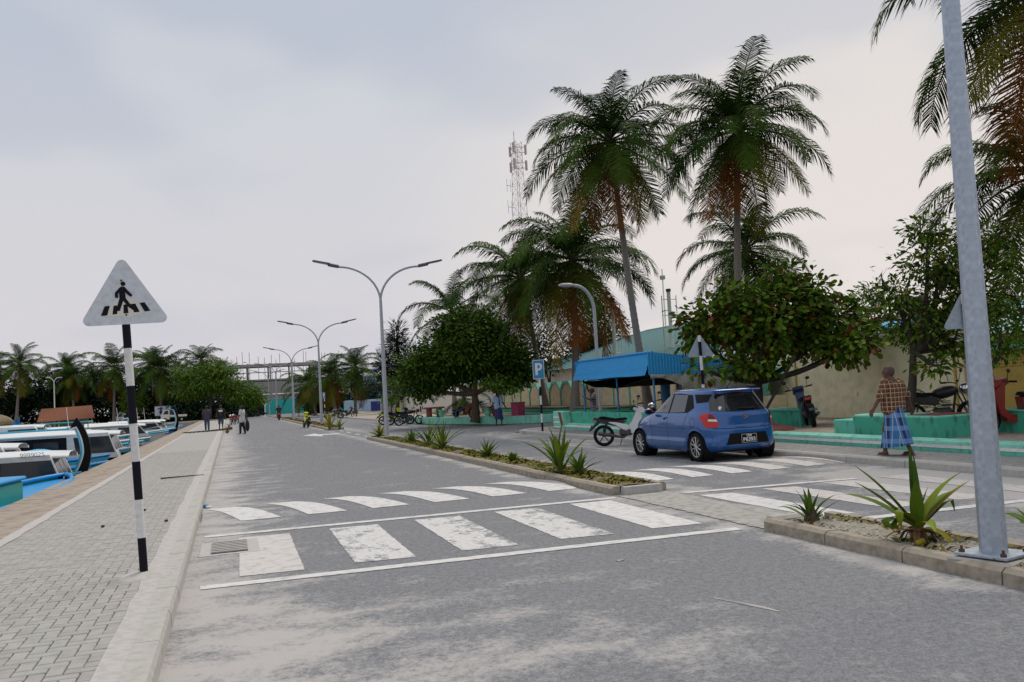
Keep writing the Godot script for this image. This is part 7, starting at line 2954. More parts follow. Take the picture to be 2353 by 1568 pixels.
func people() -> void:
	plaid("plaid_brown", func(x: int, y: int) -> Color:
		var c := Color(0.155, 0.062, 0.026)
		var u := x % 32
		var v := y % 32
		if u > 21 and u < 27 or v > 21 and v < 27:
			c = Color(0.05, 0.018, 0.014)
		if u < 4 or v < 4:
			c = Color(0.50, 0.36, 0.25)
		return c)
	M.plaid_brown.uv1_scale = Vector3.ONE * 3.1
	plaid("plaid_blue", func(x: int, y: int) -> Color:
		var c := Color(0.045, 0.16, 0.36)
		if x % 64 > 44:
			c = Color(0.018, 0.03, 0.11)
		if y % 64 > 40:
			c = c.lerp(Color(0.16, 0.34, 0.62), 0.6)
		if x % 32 < 3:
			c = Color(0.45, 0.50, 0.60)
		return c)
	M.plaid_blue.uv1_scale = Vector3.ONE * 2.2
	person("man in brown plaid shirt and blue sarong walking along the pavement", on_ground(2062, 1047, 0.12), 0.06, {"cell": 0.018, "skin": "skin", "hair": "hair_grey", "shirt": "plaid_brown", "sarong": "plaid_blue", "fat": 1.16, "hem": Vector3(0, -0.02, 0), "sleeve": 0.95, "look": Vector3(-0.35, 0, -0.94), "sarong_hem": 0.17,
		"pose": {"head": Vector3(-0.02, 1.495, -0.03), "el_l": Vector3(-0.31, 1.06, 0.02), "wr_l": Vector3(-0.40, 0.85, -0.06), "el_r": Vector3(0.32, 1.06, 0.03), "wr_r": Vector3(0.40, 0.85, 0.02), "kn_l": Vector3(-0.10, 0.46, -0.12), "an_l": Vector3(-0.11, 0.075, -0.16), "kn_r": Vector3(0.10, 0.46, 0.04), "an_r": Vector3(0.12, 0.085, 0.20)}})
	person("man in pale blue shirt and navy sarong walking from the garden", Vector3(12.75, 0.0, -41.2), PI + 0.2, {"size": 1.09, "cell": 0.026, "shirt": "cloth_pale_blue", "sarong": "cloth_navy", "sarong_hem": 0.30, "pose": {"wr_l": Vector3(-0.31, 0.84, -0.10), "wr_r": Vector3(0.30, 0.82, 0.08)}})
	person("man in striped shirt reaching up to the shelter roof", Vector3(out(1366, 975, 37.0).x, 0.0, out(1366, 975, 37.0).z), PI / 2 - 0.2, {"cell": 0.02, "shirt": "cloth_grey", "stripes": "cloth_black", "trousers": "cloth_grey", "sleeve": 0.5, "pose": {"el_r": Vector3(0.20, 1.55, -0.14), "wr_r": Vector3(0.16, 1.80, -0.22), "el_l": Vector3(-0.26, 1.10, -0.14), "wr_l": Vector3(-0.22, 1.22, -0.36), "kn_l": Vector3(-0.09, 0.46, -0.02), "an_l": Vector3(-0.10, 0.075, 0.0), "an_r": Vector3(0.09, 0.075, 0.06)}})
	var w1 := on_ground(476, 991, 0.13)
	person("man in dark shirt and blue jeans walking away along the walkway", w1, 0.0, {"size": 1.09, "cell": 0.034, "shirt": "cloth_dusk", "trousers": "cloth_denim", "shoes": "cloth_black", "group": "men walking away along the walkway"})
	var w2 := on_ground(508, 990, 0.13)
	var p2 := person("man in black shirt with white back print and dark shorts on the walkway", w2, 0.0, {"size": 1.09, "cell": 0.034, "shirt": "cloth_black", "trousers": "cloth_denim", "shorts": true, "skin": "skin", "group": "men walking away along the walkway"})
	var b := MB.new()
	b.box(Vector3(0, 1.23, 0.135), Vector3(0.24, 0.10, 0.03), 0.01)
	put(b, "back_print", M.plate_white, p2)
	var w3 := on_ground(557, 998, 0.0)
	person("man in pale shirt and black trousers standing on the road with a bag", w3, PI / 2 - 0.5, {"size": 1.09, "cell": 0.032, "shirt": "cloth_white", "trousers": "cloth_black", "hem": Vector3(0, -0.12, 0), "shoes": "cloth_white", "pose": {"wr_l": Vector3(-0.16, 1.06, -0.24), "el_l": Vector3(-0.25, 1.05, -0.02)}})
	var bg := thing("bag", "black sack hanging beside the man in the pale shirt", "bag", w3 + Vector3(0.30, 0.16, 0.05))
	b = MB.new()
	b.ball(Vector3(0, 0.34, 0), Vector3(0.13, 0.36, 0.14), 12, 8)
	put(b, "sack", M.cloth_black, bg)
	b = MB.new()
	b.tube(PackedVector3Array([Vector3(-0.03, 0.66, 0), Vector3(-0.05, 0.74, 0.0), Vector3(0.03, 0.66, 0)]), 0.012, 5)
	put(b, "handle", M.cloth_black, bg)
	var rd := on_ground(641, 966, 0.0)
	person("rider in dark shirt on the orange scooter", Vector3(rd.x, 0.0, rd.z + 0.25), 0.0, {"cell": 0.036, "shirt": "cloth_black", "trousers": "cloth_denim", "pose": {"hip": Vector3(0, 0.86, 0.05), "chest": Vector3(0, 1.18, 0.0), "kn_l": Vector3(-0.16, 0.72, -0.36), "kn_r": Vector3(0.16, 0.72, -0.36), "an_l": Vector3(-0.15, 0.34, -0.32), "an_r": Vector3(0.15, 0.34, -0.32), "el_l": Vector3(-0.28, 1.10, -0.18), "el_r": Vector3(0.28, 1.10, -0.18), "wr_l": Vector3(-0.30, 1.04, -0.42), "wr_r": Vector3(0.30, 1.04, -0.42)}})
	# two people lying back on the blue bench
	var lie := {"hip": Vector3(0, 0.16, 0.0), "chest": Vector3(0, 0.40, 0.32), "neck": Vector3(0, 0.52, 0.47), "head": Vector3(0, 0.63, 0.55), "sh_l": Vector3(-0.17, 0.47, 0.42), "sh_r": Vector3(0.17, 0.47, 0.42), "el_l": Vector3(-0.24, 0.42, 0.18), "el_r": Vector3(0.26, 0.50, 0.25), "wr_l": Vector3(-0.12, 0.40, 0.02), "wr_r": Vector3(0.12, 0.60, 0.34),
		"hp_l": Vector3(-0.085, 0.14, -0.02), "hp_r": Vector3(0.085, 0.14, -0.02), "kn_l": Vector3(-0.09, 0.30, -0.38), "kn_r": Vector3(0.10, 0.26, -0.40), "an_l": Vector3(-0.09, -0.02, -0.62), "an_r": Vector3(0.12, -0.04, -0.66)}
	person("person in orange shirt lying back on the blue bench", Vector3(12.45, 0.62, -46.15), PI / 2 - 0.5, {"cell": 0.03, "shirt": "cloth_orange", "trousers": "cloth_black", "pose": lie, "group": "people lying on the bench"})
	person("person in dark shirt lying back beside the one in orange", Vector3(12.6, 0.62, -46.55), PI / 2 - 0.4, {"cell": 0.03, "shirt": "cloth_black", "trousers": "cloth_dusk", "pose": lie, "group": "people lying on the bench"})


# ---------- plants ----------
var frond_cache := {}


func out(px: float, py: float, depth: float) -> Vector3:
	return EYE + sight(px, py) * (depth / LENS)


func frond_mesh(elev: int, variant: int) -> ArrayMesh:
	# one coconut frond of unit length 1 (scaled when used): leaves the crown along +x, elevation in degrees at its base
	var key := elev * 10 + variant
	if frond_cache.has(key):
		return frond_cache[key]
	var r := RandomNumberGenerator.new()
	r.seed = key + 100
	var b := MB.new()
	b.tinted = true
	var n := 14
	var pts := PackedVector3Array([Vector3.ZERO])
	var dirs := PackedVector3Array()
	var e := deg_to_rad(elev)
	var fall := deg_to_rad(lerpf(92.0, 58.0, clampf(absf(elev - 30) / 50.0, 0, 1)) if elev > -20 else 30.0) * r.randf_range(0.85, 1.15)
	var side := r.randf_range(-0.25, 0.25)
	for i in n:
		var t := float(i) / (n - 1)
		var a := e - fall * pow(t, 1.8)
		var y := side * t * t
		var d := Vector3(cos(a) * cos(y), sin(a), cos(a) * sin(y))
		dirs.append(d)
		pts.append(pts[i] + d / n)
	dirs.append(dirs[n - 1])
	b.c = Color(1.5, 1.25, 0.55)
	var rad := []
	for i in n + 1:
		rad.append(lerpf(0.011, 0.002, float(i) / n))
	b.tube(pts, rad, 4, false)
	var pairs := 66
	for k in pairs:
		var t := lerpf(0.13, 0.995, float(k) / (pairs - 1))
		var f := t * n
		var i := mini(int(f), n - 1)
		var p := pts[i].lerp(pts[i + 1], f - i)
		var d := dirs[i]
		var lat := d.cross(Vector3.UP)
		lat = lat.normalized() if lat.length() > 0.05 else Vector3(0, 0, 1)
		var up := lat.cross(d).normalized()
		var len_ := 0.29 * pow(sin(PI * lerpf(0.16, 0.93, t)), 0.7) * r.randf_range(0.8, 1.1)
		for s in [-1.0, 1.0]:
			if r.randf() < 0.03:
				continue
			var fwd := lerpf(0.35, 0.95, t) + r.randf_range(-0.12, 0.12)
			var o: Vector3 = (lat * s + d * fwd + up * r.randf_range(0.0, 0.3)).normalized()
			var hang := r.randf_range(0.5, 1.3)
			var mid: Vector3 = p + o * len_ * 0.5 + Vector3.DOWN * len_ * 0.06
			var tip: Vector3 = mid + (o + Vector3.DOWN * hang).normalized() * len_ * 0.5
			var w := d * 0.0064
			var g := r.randf_range(0.72, 1.25)
			b.c = Color(g * 1.0, g, g * 0.9)
			var nn: Vector3 = o.cross(d).normalized()
			if nn.y < 0:
				nn = -nn
			var q := b.p(p - w * 0.7, nn)
			b.p(p + w * 0.7, nn)
			b.p(mid + w, nn)
			b.p(mid - w, nn)
			b.p(tip, nn)
			b.t(q, q + 1, q + 2)
			b.t(q, q + 2, q + 3)
			b.t(q + 3, q + 2, q + 4)
	var m := b.mesh()
	frond_cache[key] = m
	return m


func frond_mats() -> void:
	for q in [["fr_green", Color(0.048, 0.092, 0.012)], ["fr_dark", Color(0.03, 0.062, 0.011)], ["fr_olive", Color(0.115, 0.11, 0.014)], ["fr_gold", Color(0.20, 0.14, 0.02)], ["fr_brown", Color(0.21, 0.075, 0.018)]]:
		leaf(q[0], q[1], 0.30 if q[0] != "fr_brown" else 0.2, 0.7)


func palm(label: String, base: Vector3, top: Vector3, length: float, count: int, thick: float, seed_: int, age := 0.5, bend := 0.0, group := "coconut palms", called := "coconut_palm") -> Node3D:
	var r := RandomNumberGenerator.new()
	r.seed = seed_
	var o := thing(called, label, "palm tree", base, 0.0, group)
	var d := top - base
	var b := MB.new()
	var pts := PackedVector3Array()
	var rad := []
	var rings := int(clampf(d.length() / 0.11, 8, 90))
	for i in rings + 1:
		var t := float(i) / rings
		var p := Vector3(d.x * pow(t, 1.0 + bend), d.y * t, d.z * pow(t, 1.0 + bend))
		p += Vector3(d.x, 0, d.z).normalized() * bend * 0.35 * sin(t * PI)
		p += Vector3(sin(t * 5.0 + seed_) * 0.04, 0, cos(t * 4.0 + seed_) * 0.04) * d.y * 0.1
		pts.append(p)
		rad.append(thick * (lerpf(1.0, 0.62, t) + 0.6 * exp(-t * 14.0)) * (1.06 if i % 2 == 0 else 0.97))
	b.tube(pts, rad, 10)
	put(b, "trunk", M.bark_palm, o)
	var crown := pts[rings]
	var steps := [80, 64, 50, 38, 26, 15, 4, -6, -18, -32, -48, -64]
	for i in count:
		var t := (i + 0.5) / count
		var el: int = steps[clampi(int(pow(t, 0.92) * 12.0 + r.randf_range(-0.6, 0.6)), 0, 11)]
		var mesh := frond_mesh(el, r.randi() % 2)
		var m: Material = M.fr_green if r.randf() < 0.6 else M.fr_dark
		var old := t + r.randf_range(-0.15, 0.15)
		if old > 1.0 - 0.30 * age:
			m = M.fr_gold if r.randf() < 0.45 else M.fr_olive
		if old > 1.06 - 0.18 * age:
			m = M.fr_brown
		elif old > 0.66 and r.randf() < 0.25:
			m = M.fr_olive
		var f := mi(mesh, "frond", m, o, crown + Vector3(0, 0.12 * (1.0 - t), 0))
		var s := length * r.randf_range(0.86, 1.1) * (0.7 if el > 75 else 0.88 if el > 55 else 1.0)
		f.rotation = Vector3(r.randf_range(-0.08, 0.08), i * 2.39996 + r.randf_range(-0.25, 0.25), r.randf_range(-0.06, 0.06))
		f.scale = Vector3(s, s, s)
	if thick > 0.1:
		b = MB.new()
		b.lathe(PackedVector2Array([Vector2(thick * 0.62, -0.45), Vector2(thick * 1.1, -0.15), Vector2(thick * 1.2, 0.1), Vector2(thick * 0.6, 0.5), Vector2(0.001, 0.6)]), 8, Transform3D(Basis.IDENTITY, crown))
		put(b, "crown_shaft", M.bark_brown, o)
		for k in 5:
			b = MB.new()
			var a := k * 1.3 + seed_
			b.ball(crown + Vector3(cos(a) * thick * 2.0, -0.25 - 0.1 * (k % 2), sin(a) * thick * 2.0), Vector3(0.12, 0.15, 0.12), 8, 6)
			put(b, "coconut", M.fr_olive, o)
	return o


func leafy(b: MB, r: RandomNumberGenerator, centre: Vector3, radii: Vector3, clumps: int, per: int, size: float, spread: float, colours: Array, long := 1.9, droop := 0.2) -> void:
	# leaves in clumps through an ellipsoid, thicker towards its skin; each leaf a small folded blade
	for k in clumps:
		var d := Vector3(r.randfn(), r.randfn(), r.randfn()).normalized()
		var q := pow(r.randf(), 0.38)
		if d.y < -0.35:
			q *= 0.75
		var c := centre + d * radii * q
		for i in per:
			var o := Vector3(r.randfn(), r.randfn() * 0.7, r.randfn())
			var p := c + o * spread
			var dir := (o.normalized() + d * 0.5 + Vector3.DOWN * droop + Vector3(r.randf_range(-0.4, 0.4), r.randf_range(-0.3, 0.3), r.randf_range(-0.4, 0.4))).normalized()
			var nn := (Vector3.UP * 0.8 + d * 0.4 + Vector3(r.randfn(), r.randfn(), r.randfn()) * 0.45).normalized()
			nn = (nn - dir * nn.dot(dir)).normalized()
			var lat := nn.cross(dir)
			var L := size * r.randf_range(0.65, 1.25)
			var W := L / long * 0.5
			var col: Color = colours[mini(int(pow(r.randf(), 1.7) * colours.size()), colours.size() - 1)]
			var g := r.randf_range(0.7, 1.3)
			b.c = Color(col.r * g, col.g * g, col.b * g)
			var s := b.v.size()
			if size >= 0.2 and long < 2.1:
				# broad paddle with a rounded end
				var e1 := p + dir * L * 0.30
				var e2 := p + dir * L * 0.70 - nn * L * 0.05
				var e3 := p + dir * L * 0.97 - nn * L * 0.13
				b.p(p, nn)
				for e in [[e1, 0.55], [e2, 1.0], [e3, 0.45]]:
					b.p((e[0] as Vector3) + lat * W * e[1] + nn * W * 0.15, (nn - lat * 0.3).normalized())
					b.p((e[0] as Vector3) - lat * W * e[1] + nn * W * 0.15, (nn + lat * 0.3).normalized())
				b.ix.append_array([s, s + 1, s + 2, s + 1, s + 3, s + 2, s + 2, s + 3, s + 4, s + 3, s + 5, s + 4, s + 4, s + 5, s + 6])
				continue
			var m := p + dir * L * 0.55 - nn * L * 0.06
			b.p(p, nn)
			b.p(m + lat * W, (nn + lat * 0.35).normalized())
			b.p(m - lat * W, (nn - lat * 0.35).normalized())
			b.p(p + dir * L - nn * L * 0.14, nn)
			b.ix.append_array([s, s + 1, s + 2, s + 1, s + 3, s + 2])


func limbs(b: MB, r: RandomNumberGenerator, from: Vector3, to: Vector3, rad: float, depth: int, spread: float) -> void:
	var pts := arc(5, func(t: float) -> Vector3: return from.lerp(to, t) + Vector3(sin(t * 3.0 + from.x) * 0.06, -0.10 * sin(t * PI), cos(t * 2.6 + from.z) * 0.06) * (to - from).length() * 0.5)
	var rs := []
	for i in 6:
		rs.append(lerpf(rad, rad * 0.55, i / 5.0))
	b.tube(pts, rs, 7 if rad > 0.05 else 5, false)
	if depth <= 0:
		return
	for k in 3:
		var d := (to - from).normalized() * 0.7 + Vector3(r.randfn(), absf(r.randfn()) * 0.6, r.randfn()) * 0.6
		limbs(b, r, pts[3 + (k % 3)], pts[3 + (k % 3)] + d.normalized() * spread, rad * 0.5, depth - 1, spread * 0.7)


func tree(label: String, base: Vector3, trunk_top: Vector3, rad: float, blobs: Array, size: float, per: int, spread: float, colours: Array, seed_: int, group := "", called := "broadleaf_tree", bark := "bark_dark", long := 1.9, droop := 0.2, reach := 0.5) -> Node3D:
	# blobs: [centre, radii, clumps] in world places
	var r := RandomNumberGenerator.new()
	r.seed = seed_
	var o := thing(called, label, "tree", base, 0.0, group)
	var b := MB.new()
	limbs(b, r, Vector3(0, -0.1, 0), trunk_top - base, rad, 0, 1.0)
	for q in blobs:
		limbs(b, r, (trunk_top - base) * 0.92, (q[0] - base) as Vector3, rad * 0.5, 2, (q[1] as Vector3).length() * reach)
	put(b, "trunk", M[bark], o)
	b = MB.new()
	b.tinted = true
	for q in blobs:
		leafy(b, r, (q[0] as Vector3) - base, q[1], q[2], per, size, spread, colours, long, droop)
	put(b, "crown", M.leaf, o)
	return o


func blade_mesh(len_: float, w: float, elev: float, fall: float, seg := 9, twist := 0.0, kink := -1.0) -> ArrayMesh:
	# a long strap leaf with a channelled middle, leaving along +x
	var rows := []
	var p := Vector3.ZERO
	var a := elev
	for i in seg + 1:
		var t := float(i) / seg
		var d := Vector3(cos(a), sin(a), 0)
		var nn := Vector3(-sin(a), cos(a), 0)
		var lat := Vector3(0, 0, 1).rotated(d, twist * t)
		var hw := w * 0.5 * (0.55 + 0.45 * sin(PI * minf(t * 1.7, 1.0) * 0.5)) * (1.0 - pow(t, 3.2)) + 0.001
		rows.append(PackedVector3Array([p - lat * hw + nn * hw * 0.35, p, p + lat * hw + nn * hw * 0.35]))
		p += d * len_ / seg
		a -= fall * (0.4 + 1.2 * t) / seg
		if kink > 0.0 and absf(t - kink) < 0.5 / seg + 0.001:
			a -= 1.6
	var b := MB.new()
	b.sheet(rows)
	return b.mesh()


func rosette(label: String, at: Vector3, leaves: int, len_: float, w: float, seed_: int, cols: Array, upright := 0.9, group := "", called := "strap_plant", category := "plant") -> Node3D:
	var r := RandomNumberGenerator.new()
	r.seed = seed_
	var o := thing(called, label, category, at, 0.0, group)
	for i in leaves:
		var t := float(i) / leaves
		var el := lerpf(1.45, 1.45 - upright, pow(t, 0.8)) + r.randf_range(-0.12, 0.12)
		var mesh := blade_mesh(len_ * r.randf_range(0.7, 1.12) * lerpf(0.9, 1.0, t), w * r.randf_range(0.8, 1.15), el, r.randf_range(0.25, 0.9) * (0.5 + t), 8, r.randf_range(-0.5, 0.5))
		var f := mi(mesh, "leaf", M[cols[r.randi() % cols.size()]], o, Vector3(r.randf_range(-0.03, 0.03), 0.0, r.randf_range(-0.03, 0.03)))
		f.rotation.y = i * 2.39996 + r.randf_range(-0.3, 0.3)
	var b := MB.new()
	b.lathe(PackedVector2Array([Vector2(0.09, -0.02), Vector2(0.07, 0.05), Vector2(0.03, 0.14)]), 8)
	put(b, "base_sheath", M.bark_brown, o)
	return o


func blade_mats() -> void:
	for q in [["bl_green", Color(0.11, 0.18, 0.02)], ["bl_dark", Color(0.06, 0.125, 0.02)], ["bl_lime", Color(0.20, 0.26, 0.022)], ["bl_yellow", Color(0.33, 0.27, 0.03)], ["bl_dry", Color(0.22, 0.12, 0.06)]]:
		var m := leaf(q[0], q[1], 0.25, 0.42)
		m.vertex_color_use_as_albedo = false
		m.albedo_texture = T.faint
		m.uv1_triplanar = true
		m.uv1_scale = Vector3.ONE * 3.0


func vegetation() -> void:
	frond_mats()
	blade_mats()
	var g := "tall coconut palms behind the shelter"
	palm("tall coconut palm with a leaning curved trunk rising behind the blue shelter", out(1492, 940, 34.7), out(1397, 330, 34.7), 4.1, 42, 0.16, 3, 0.7, 0.5, g)
	palm("tall coconut palm with dense drooping crown above the sea almond tree", out(1703, 950, 27.5), out(1693, 300, 27.5), 3.3, 44, 0.145, 8, 0.3, 0.1, g)
	palm("coconut palm with many orange dead fronds behind the parking sign", out(1322, 946, 43.0), out(1318, 600, 43.0), 5.0, 40, 0.2, 12, 0.95, 0.2, g)
	palm("coconut palm showing low behind the trunk of the tallest crown", out(1725, 940, 42.0), out(1715, 575, 42.0), 3.9, 32, 0.16, 17, 0.4, 0.1, g)
	palm("coconut palm leaning behind the orange-fronded palm", out(1255, 940, 48.0), out(1196, 640, 50.0), 4.6, 34, 0.17, 23, 0.5, 0.4, g)
	palm("coconut palm rising above the round dark tree", out(1046, 945, 63.0), out(1038, 720, 63.0), 4.4, 26, 0.17, 29, 0.15, 0.1, g)
	palm("near coconut palm whose brown-edged fronds hang in beside the lamp post", out(2520, 960, 18.0), out(2440, -60, 17.5), 4.1, 34, 0.17, 31, 0.8, 0.1, "palms by the ochre wall")
	palm("lower coconut palm spreading dark fronds behind the lamp post", out(2460, 950, 21.0), out(2400, 400, 21.0), 3.5, 30, 0.17, 37, 0.3, 0.1, "palms by the ochre wall")
	g = "coconut palms far up the road"
	palm("round-crowned coconut palm far up the road before the blue house", out(817, 950, 104.0), out(815, 845, 104.0), 4.6, 30, 0.2, 41, 0.3, 0.1, g)
	palm("drooping coconut palm with yellowing fronds left of the round-crowned one", out(772, 952, 100.0), out(757, 868, 100.0), 4.3, 28, 0.2, 43, 0.6, 0.3, g)
	palm("low drooping coconut palm hiding the end of the hoarding", out(725, 955, 112.0), out(708, 885, 112.0), 4.6, 26, 0.2, 47, 0.5, 0.3, g)
	palm("small young coconut palm in the seating garden", out(1068, 952, 56.0), out(1066, 918, 56.0), 2.5, 14, 0.11, 53, 0.2, 0.0, "young palms", "young_palm")
	palm("dwarf yellow-green palm seedling before the yellow wall", out(2150, 960, 19.5), out(2150, 944, 19.5), 0.85, 14, 0.05, 59, 0.0, 0.0, "young palms", "young_palm")
	g = "coconut palms across the basin"
	for q in [[38, 966, 45, 838, 138.0, 5.6, 61, 0.4, "coconut palm with bare grey trunk beside the blue barrels"], [130, 970, 150, 848, 158.0, 5.6, 67, 0.1, "coconut palm behind the slender white lamp"], [170, 970, 165, 868, 150.0, 4.8, 71, 0.2, "low coconut palm directly behind the brown hut"], [262, 970, 262, 845, 140.0, 6.0, 73, 0.4, "coconut palm with golden lower fronds left of the crossing sign"], [372, 966, 365, 850, 138.0, 6.2, 79, 0.3, "coconut palm with a golden drooping frond behind the notice board"], [470, 962, 463, 830, 150.0, 4.8, 83, 0.1, "coconut palm rising behind the bright green tree"], [330, 966, 345, 834, 165.0, 5.2, 89, 0.1, "tall coconut palm at the back of the far grove"], [-20, 966, -18, 845, 150.0, 5.4, 97, 0.3, "coconut palm at the edge of the far grove"], [212, 968, 218, 872, 160.0, 4.8, 101, 0.2, "dark coconut palm deep in the far grove"], [415, 966, 412, 862, 160.0, 4.6, 103, 0.2, "coconut palm half hidden by the bright green tree"]]:
		palm(q[8], out(q[0], q[1], q[4]), out(q[2], q[3], q[4]), q[5], 28, 0.22, q[6], q[7], 0.15, g)
	broadleaf()
	median_plants()


func broadleaf() -> void:
	var green := [Color(0.075, 0.14, 0.014), Color(0.046, 0.10, 0.011), Color(0.125, 0.20, 0.018), Color(0.03, 0.068, 0.01)]
	var D := 24.0
	# sea almond: tiers of big paddle leaves, some turned red
	var almond := [Color(0.10, 0.18, 0.018), Color(0.065, 0.135, 0.014), Color(0.15, 0.23, 0.022), Color(0.045, 0.095, 0.012)] + [Color(0.12, 0.16, 0.03), Color(0.13, 0.12, 0.03), Color(0.09, 0.15, 0.02), Color(0.20, 0.045, 0.02)]
	tree("sea almond tree with large paddle leaves, some red, behind the blue car", out(1738, 950, 23.5) , out(1745, 872, 23.5), 0.15, [
		[out(1770, 745, D), Vector3(1.7, 1.1, 1.5), 125], [out(1648, 738, D), Vector3(0.95, 0.62, 1.0), 46], [out(1890, 760, D), Vector3(1.2, 0.85, 1.2), 66], [out(1850, 685, D), Vector3(1.15, 0.6, 1.0), 44],
		[out(1690, 690, D), Vector3(0.8, 0.45, 0.9), 26], [out(1950, 800, 23.0), Vector3(0.75, 0.4, 0.7), 22], [out(1800, 640, D), Vector3(0.5, 0.25, 0.5), 12], [out(1985, 770, D), Vector3(0.45, 0.3, 0.5), 10], [out(1735, 838, 23.0), Vector3(0.7, 0.3, 0.8), 24], [out(1598, 775, 24.0), Vector3(0.4, 0.3, 0.5), 10], [out(1618, 850, 22.5), Vector3(0.22, 0.2, 0.25), 4]],
		0.20, 24, 0.20, almond, 201, "", "sea_almond_tree", "bark_dark", 1.55, 0.35, 0.35)
	D = 46.0
	var dark := [Color(0.046, 0.092, 0.014), Color(0.032, 0.068, 0.011), Color(0.075, 0.13, 0.016), Color(0.11, 0.175, 0.022)]
	tree("dense round dark green tree over the seating garden", out(1090, 967, 45.5), out(1090, 900, 45.5), 0.28, [
		[out(1085, 815, D), Vector3(2.9, 1.7, 2.6), 640], [out(1000, 850, D), Vector3(1.8, 1.1, 1.8), 330], [out(1170, 850, D), Vector3(1.4, 1.1, 1.6), 280], [out(1080, 755, D), Vector3(1.8, 0.9, 1.6), 240], [out(970, 890, D), Vector3(0.9, 0.5, 0.9), 50]],
		0.24, 18, 0.30, dark, 211, "", "broadleaf_tree", "bark_brown", 2.0, 0.2, 0.3)
	D = 19.0
	tree("spreading tree with dark trunk behind the man in the plaid shirt", out(2078, 968, 18.5), out(2102, 795, 18.7), 0.12, [
		[out(2170, 600, D), Vector3(1.15, 0.75, 1.0), 190], [out(2110, 750, D), Vector3(0.8, 0.62, 0.8), 140], [out(2060, 680, D), Vector3(0.65, 0.35, 0.6), 55], [out(2270, 680, D), Vector3(1.0, 0.8, 0.9), 160], [out(2190, 790, D), Vector3(0.7, 0.35, 0.7), 70], [out(2140, 530, D), Vector3(0.6, 0.3, 0.6), 50], [out(2270, 560, D), Vector3(0.7, 0.5, 0.7), 70], [out(2150, 840, 18.0), Vector3(0.35, 0.22, 0.4), 22], [out(2185, 700, D), Vector3(0.8, 0.5, 0.8), 80]],
		0.15, 9, 0.12, green + [Color(0.12, 0.15, 0.03), Color(0.16, 0.13, 0.02)], 223, "", "broadleaf_tree", "bark_dark", 2.3, 0.3, 0.4)
	tree("thin branching tree beside the red scooter", out(2282, 968, 16.5), out(2262, 850, 16.5), 0.08, [
		[out(2340, 740, 16.5), Vector3(0.9, 0.7, 0.9), 130], [out(2390, 620, 16.5), Vector3(0.9, 0.6, 0.9), 90], [out(2300, 790, 16.0), Vector3(0.4, 0.4, 0.5), 36]],
		0.12, 8, 0.12, green + [Color(0.10, 0.12, 0.03)], 227, "", "broadleaf_tree", "bark_dark", 2.2, 0.3, 0.4)
	# conifer far up the road
	D = 92.0
	var con := [Color(0.016, 0.028, 0.018), Color(0.022, 0.036, 0.02), Color(0.012, 0.022, 0.016)]
	tree("tall dark feathery conifer left of the round tree", out(912, 945, D), out(912, 900, D), 0.25, [
		[out(912, 890, D), Vector3(2.2, 1.6, 2.0), 150], [out(912, 840, D), Vector3(1.5, 1.6, 1.4), 120], [out(912, 790, D), Vector3(0.85, 1.3, 0.8), 70], [out(912, 762, D), Vector3(0.35, 0.9, 0.35), 26], [out(945, 830, D), Vector3(0.9, 1.8, 0.9), 70], [out(885, 840, D), Vector3(0.6, 1.4, 0.7), 40]],
		0.75, 12, 0.35, con, 233, "", "conifer", "bark_dark", 9.0, -0.15, 0.3)
	# bright feathery tree at the end of the walkway
	D = 124.0
	var bright := [Color(0.075, 0.15, 0.018), Color(0.05, 0.11, 0.018), Color(0.11, 0.18, 0.022), Color(0.13, 0.17, 0.022)]
	tree("wide bright green feathery tree at the end of the walkway", out(480, 962, D), out(482, 915, D), 0.3, [
		[out(495, 880, D), Vector3(4.2, 1.9, 3.5), 300], [out(440, 895, D), Vector3(2.6, 1.5, 2.5), 150], [out(555, 905, D), Vector3(2.8, 1.3, 2.4), 170], [out(500, 850, D), Vector3(3.0, 1.1, 2.5), 130], [out(585, 915, D), Vector3(1.4, 0.8, 1.4), 60], [out(420, 860, D), Vector3(1.5, 0.9, 1.5), 60]],
		0.62, 14, 0.45, bright, 239, "", "feathery_tree", "bark_dark", 4.5, 0.55, 0.3)
	# dark grove across the basin
	var deep := [Color(0.013, 0.024, 0.013), Color(0.02, 0.036, 0.016), Color(0.028, 0.05, 0.018), Color(0.01, 0.016, 0.011)]
	var k := 0
	for q in [[20, 912, "dark broad tree behind the blue barrels"], [95, 898, "dark broad tree behind the white harbour lamp"], [165, 902, "dark broad tree over the brown hut"], [235, 898, "dark broad tree behind the parked white truck"], [310, 898, "dark leafy tree behind the crossing sign pole"], [380, 900, "dark broad tree behind the notice board"], [440, 930, "dark shady tree below the bright green tree"], [520, 935, "dark shady undergrowth tree at the end of the walkway"]]:
		var z: float = 158.0 if k < 6 else 138.0
		tree(q[2], out(q[0], 968, z), out(q[0], 945, z), 0.3, [
			[out(q[0], q[1], z), Vector3(4.2, 3.6, 3.0), 250], [out(q[0] - 22, q[1] + 22, z - 2.0), Vector3(3.0, 2.0, 2.0), 100], [out(q[0] + 24, q[1] + 26, z - 3.0), Vector3(3.0, 1.9, 2.0), 100], [out(q[0], 958, z + 1.0), Vector3(5.2, 1.3, 1.5), 120]],
			0.5, 12, 0.5, deep, 250 + k, "dark trees of the far grove", "grove_tree", "bark_dark", 1.8, 0.3, 0.3)
		k += 1
	tree("small bright leafed shrub tree left of the crossing sign pole", out(300, 966, 137.0), out(302, 950, 137.0), 0.12, [[out(305, 930, 137.0), Vector3(2.1, 2.1, 1.6), 110]], 0.4, 10, 0.35, bright, 271, "", "broadleaf_tree", "bark_dark", 1.7, 0.3, 0.3)
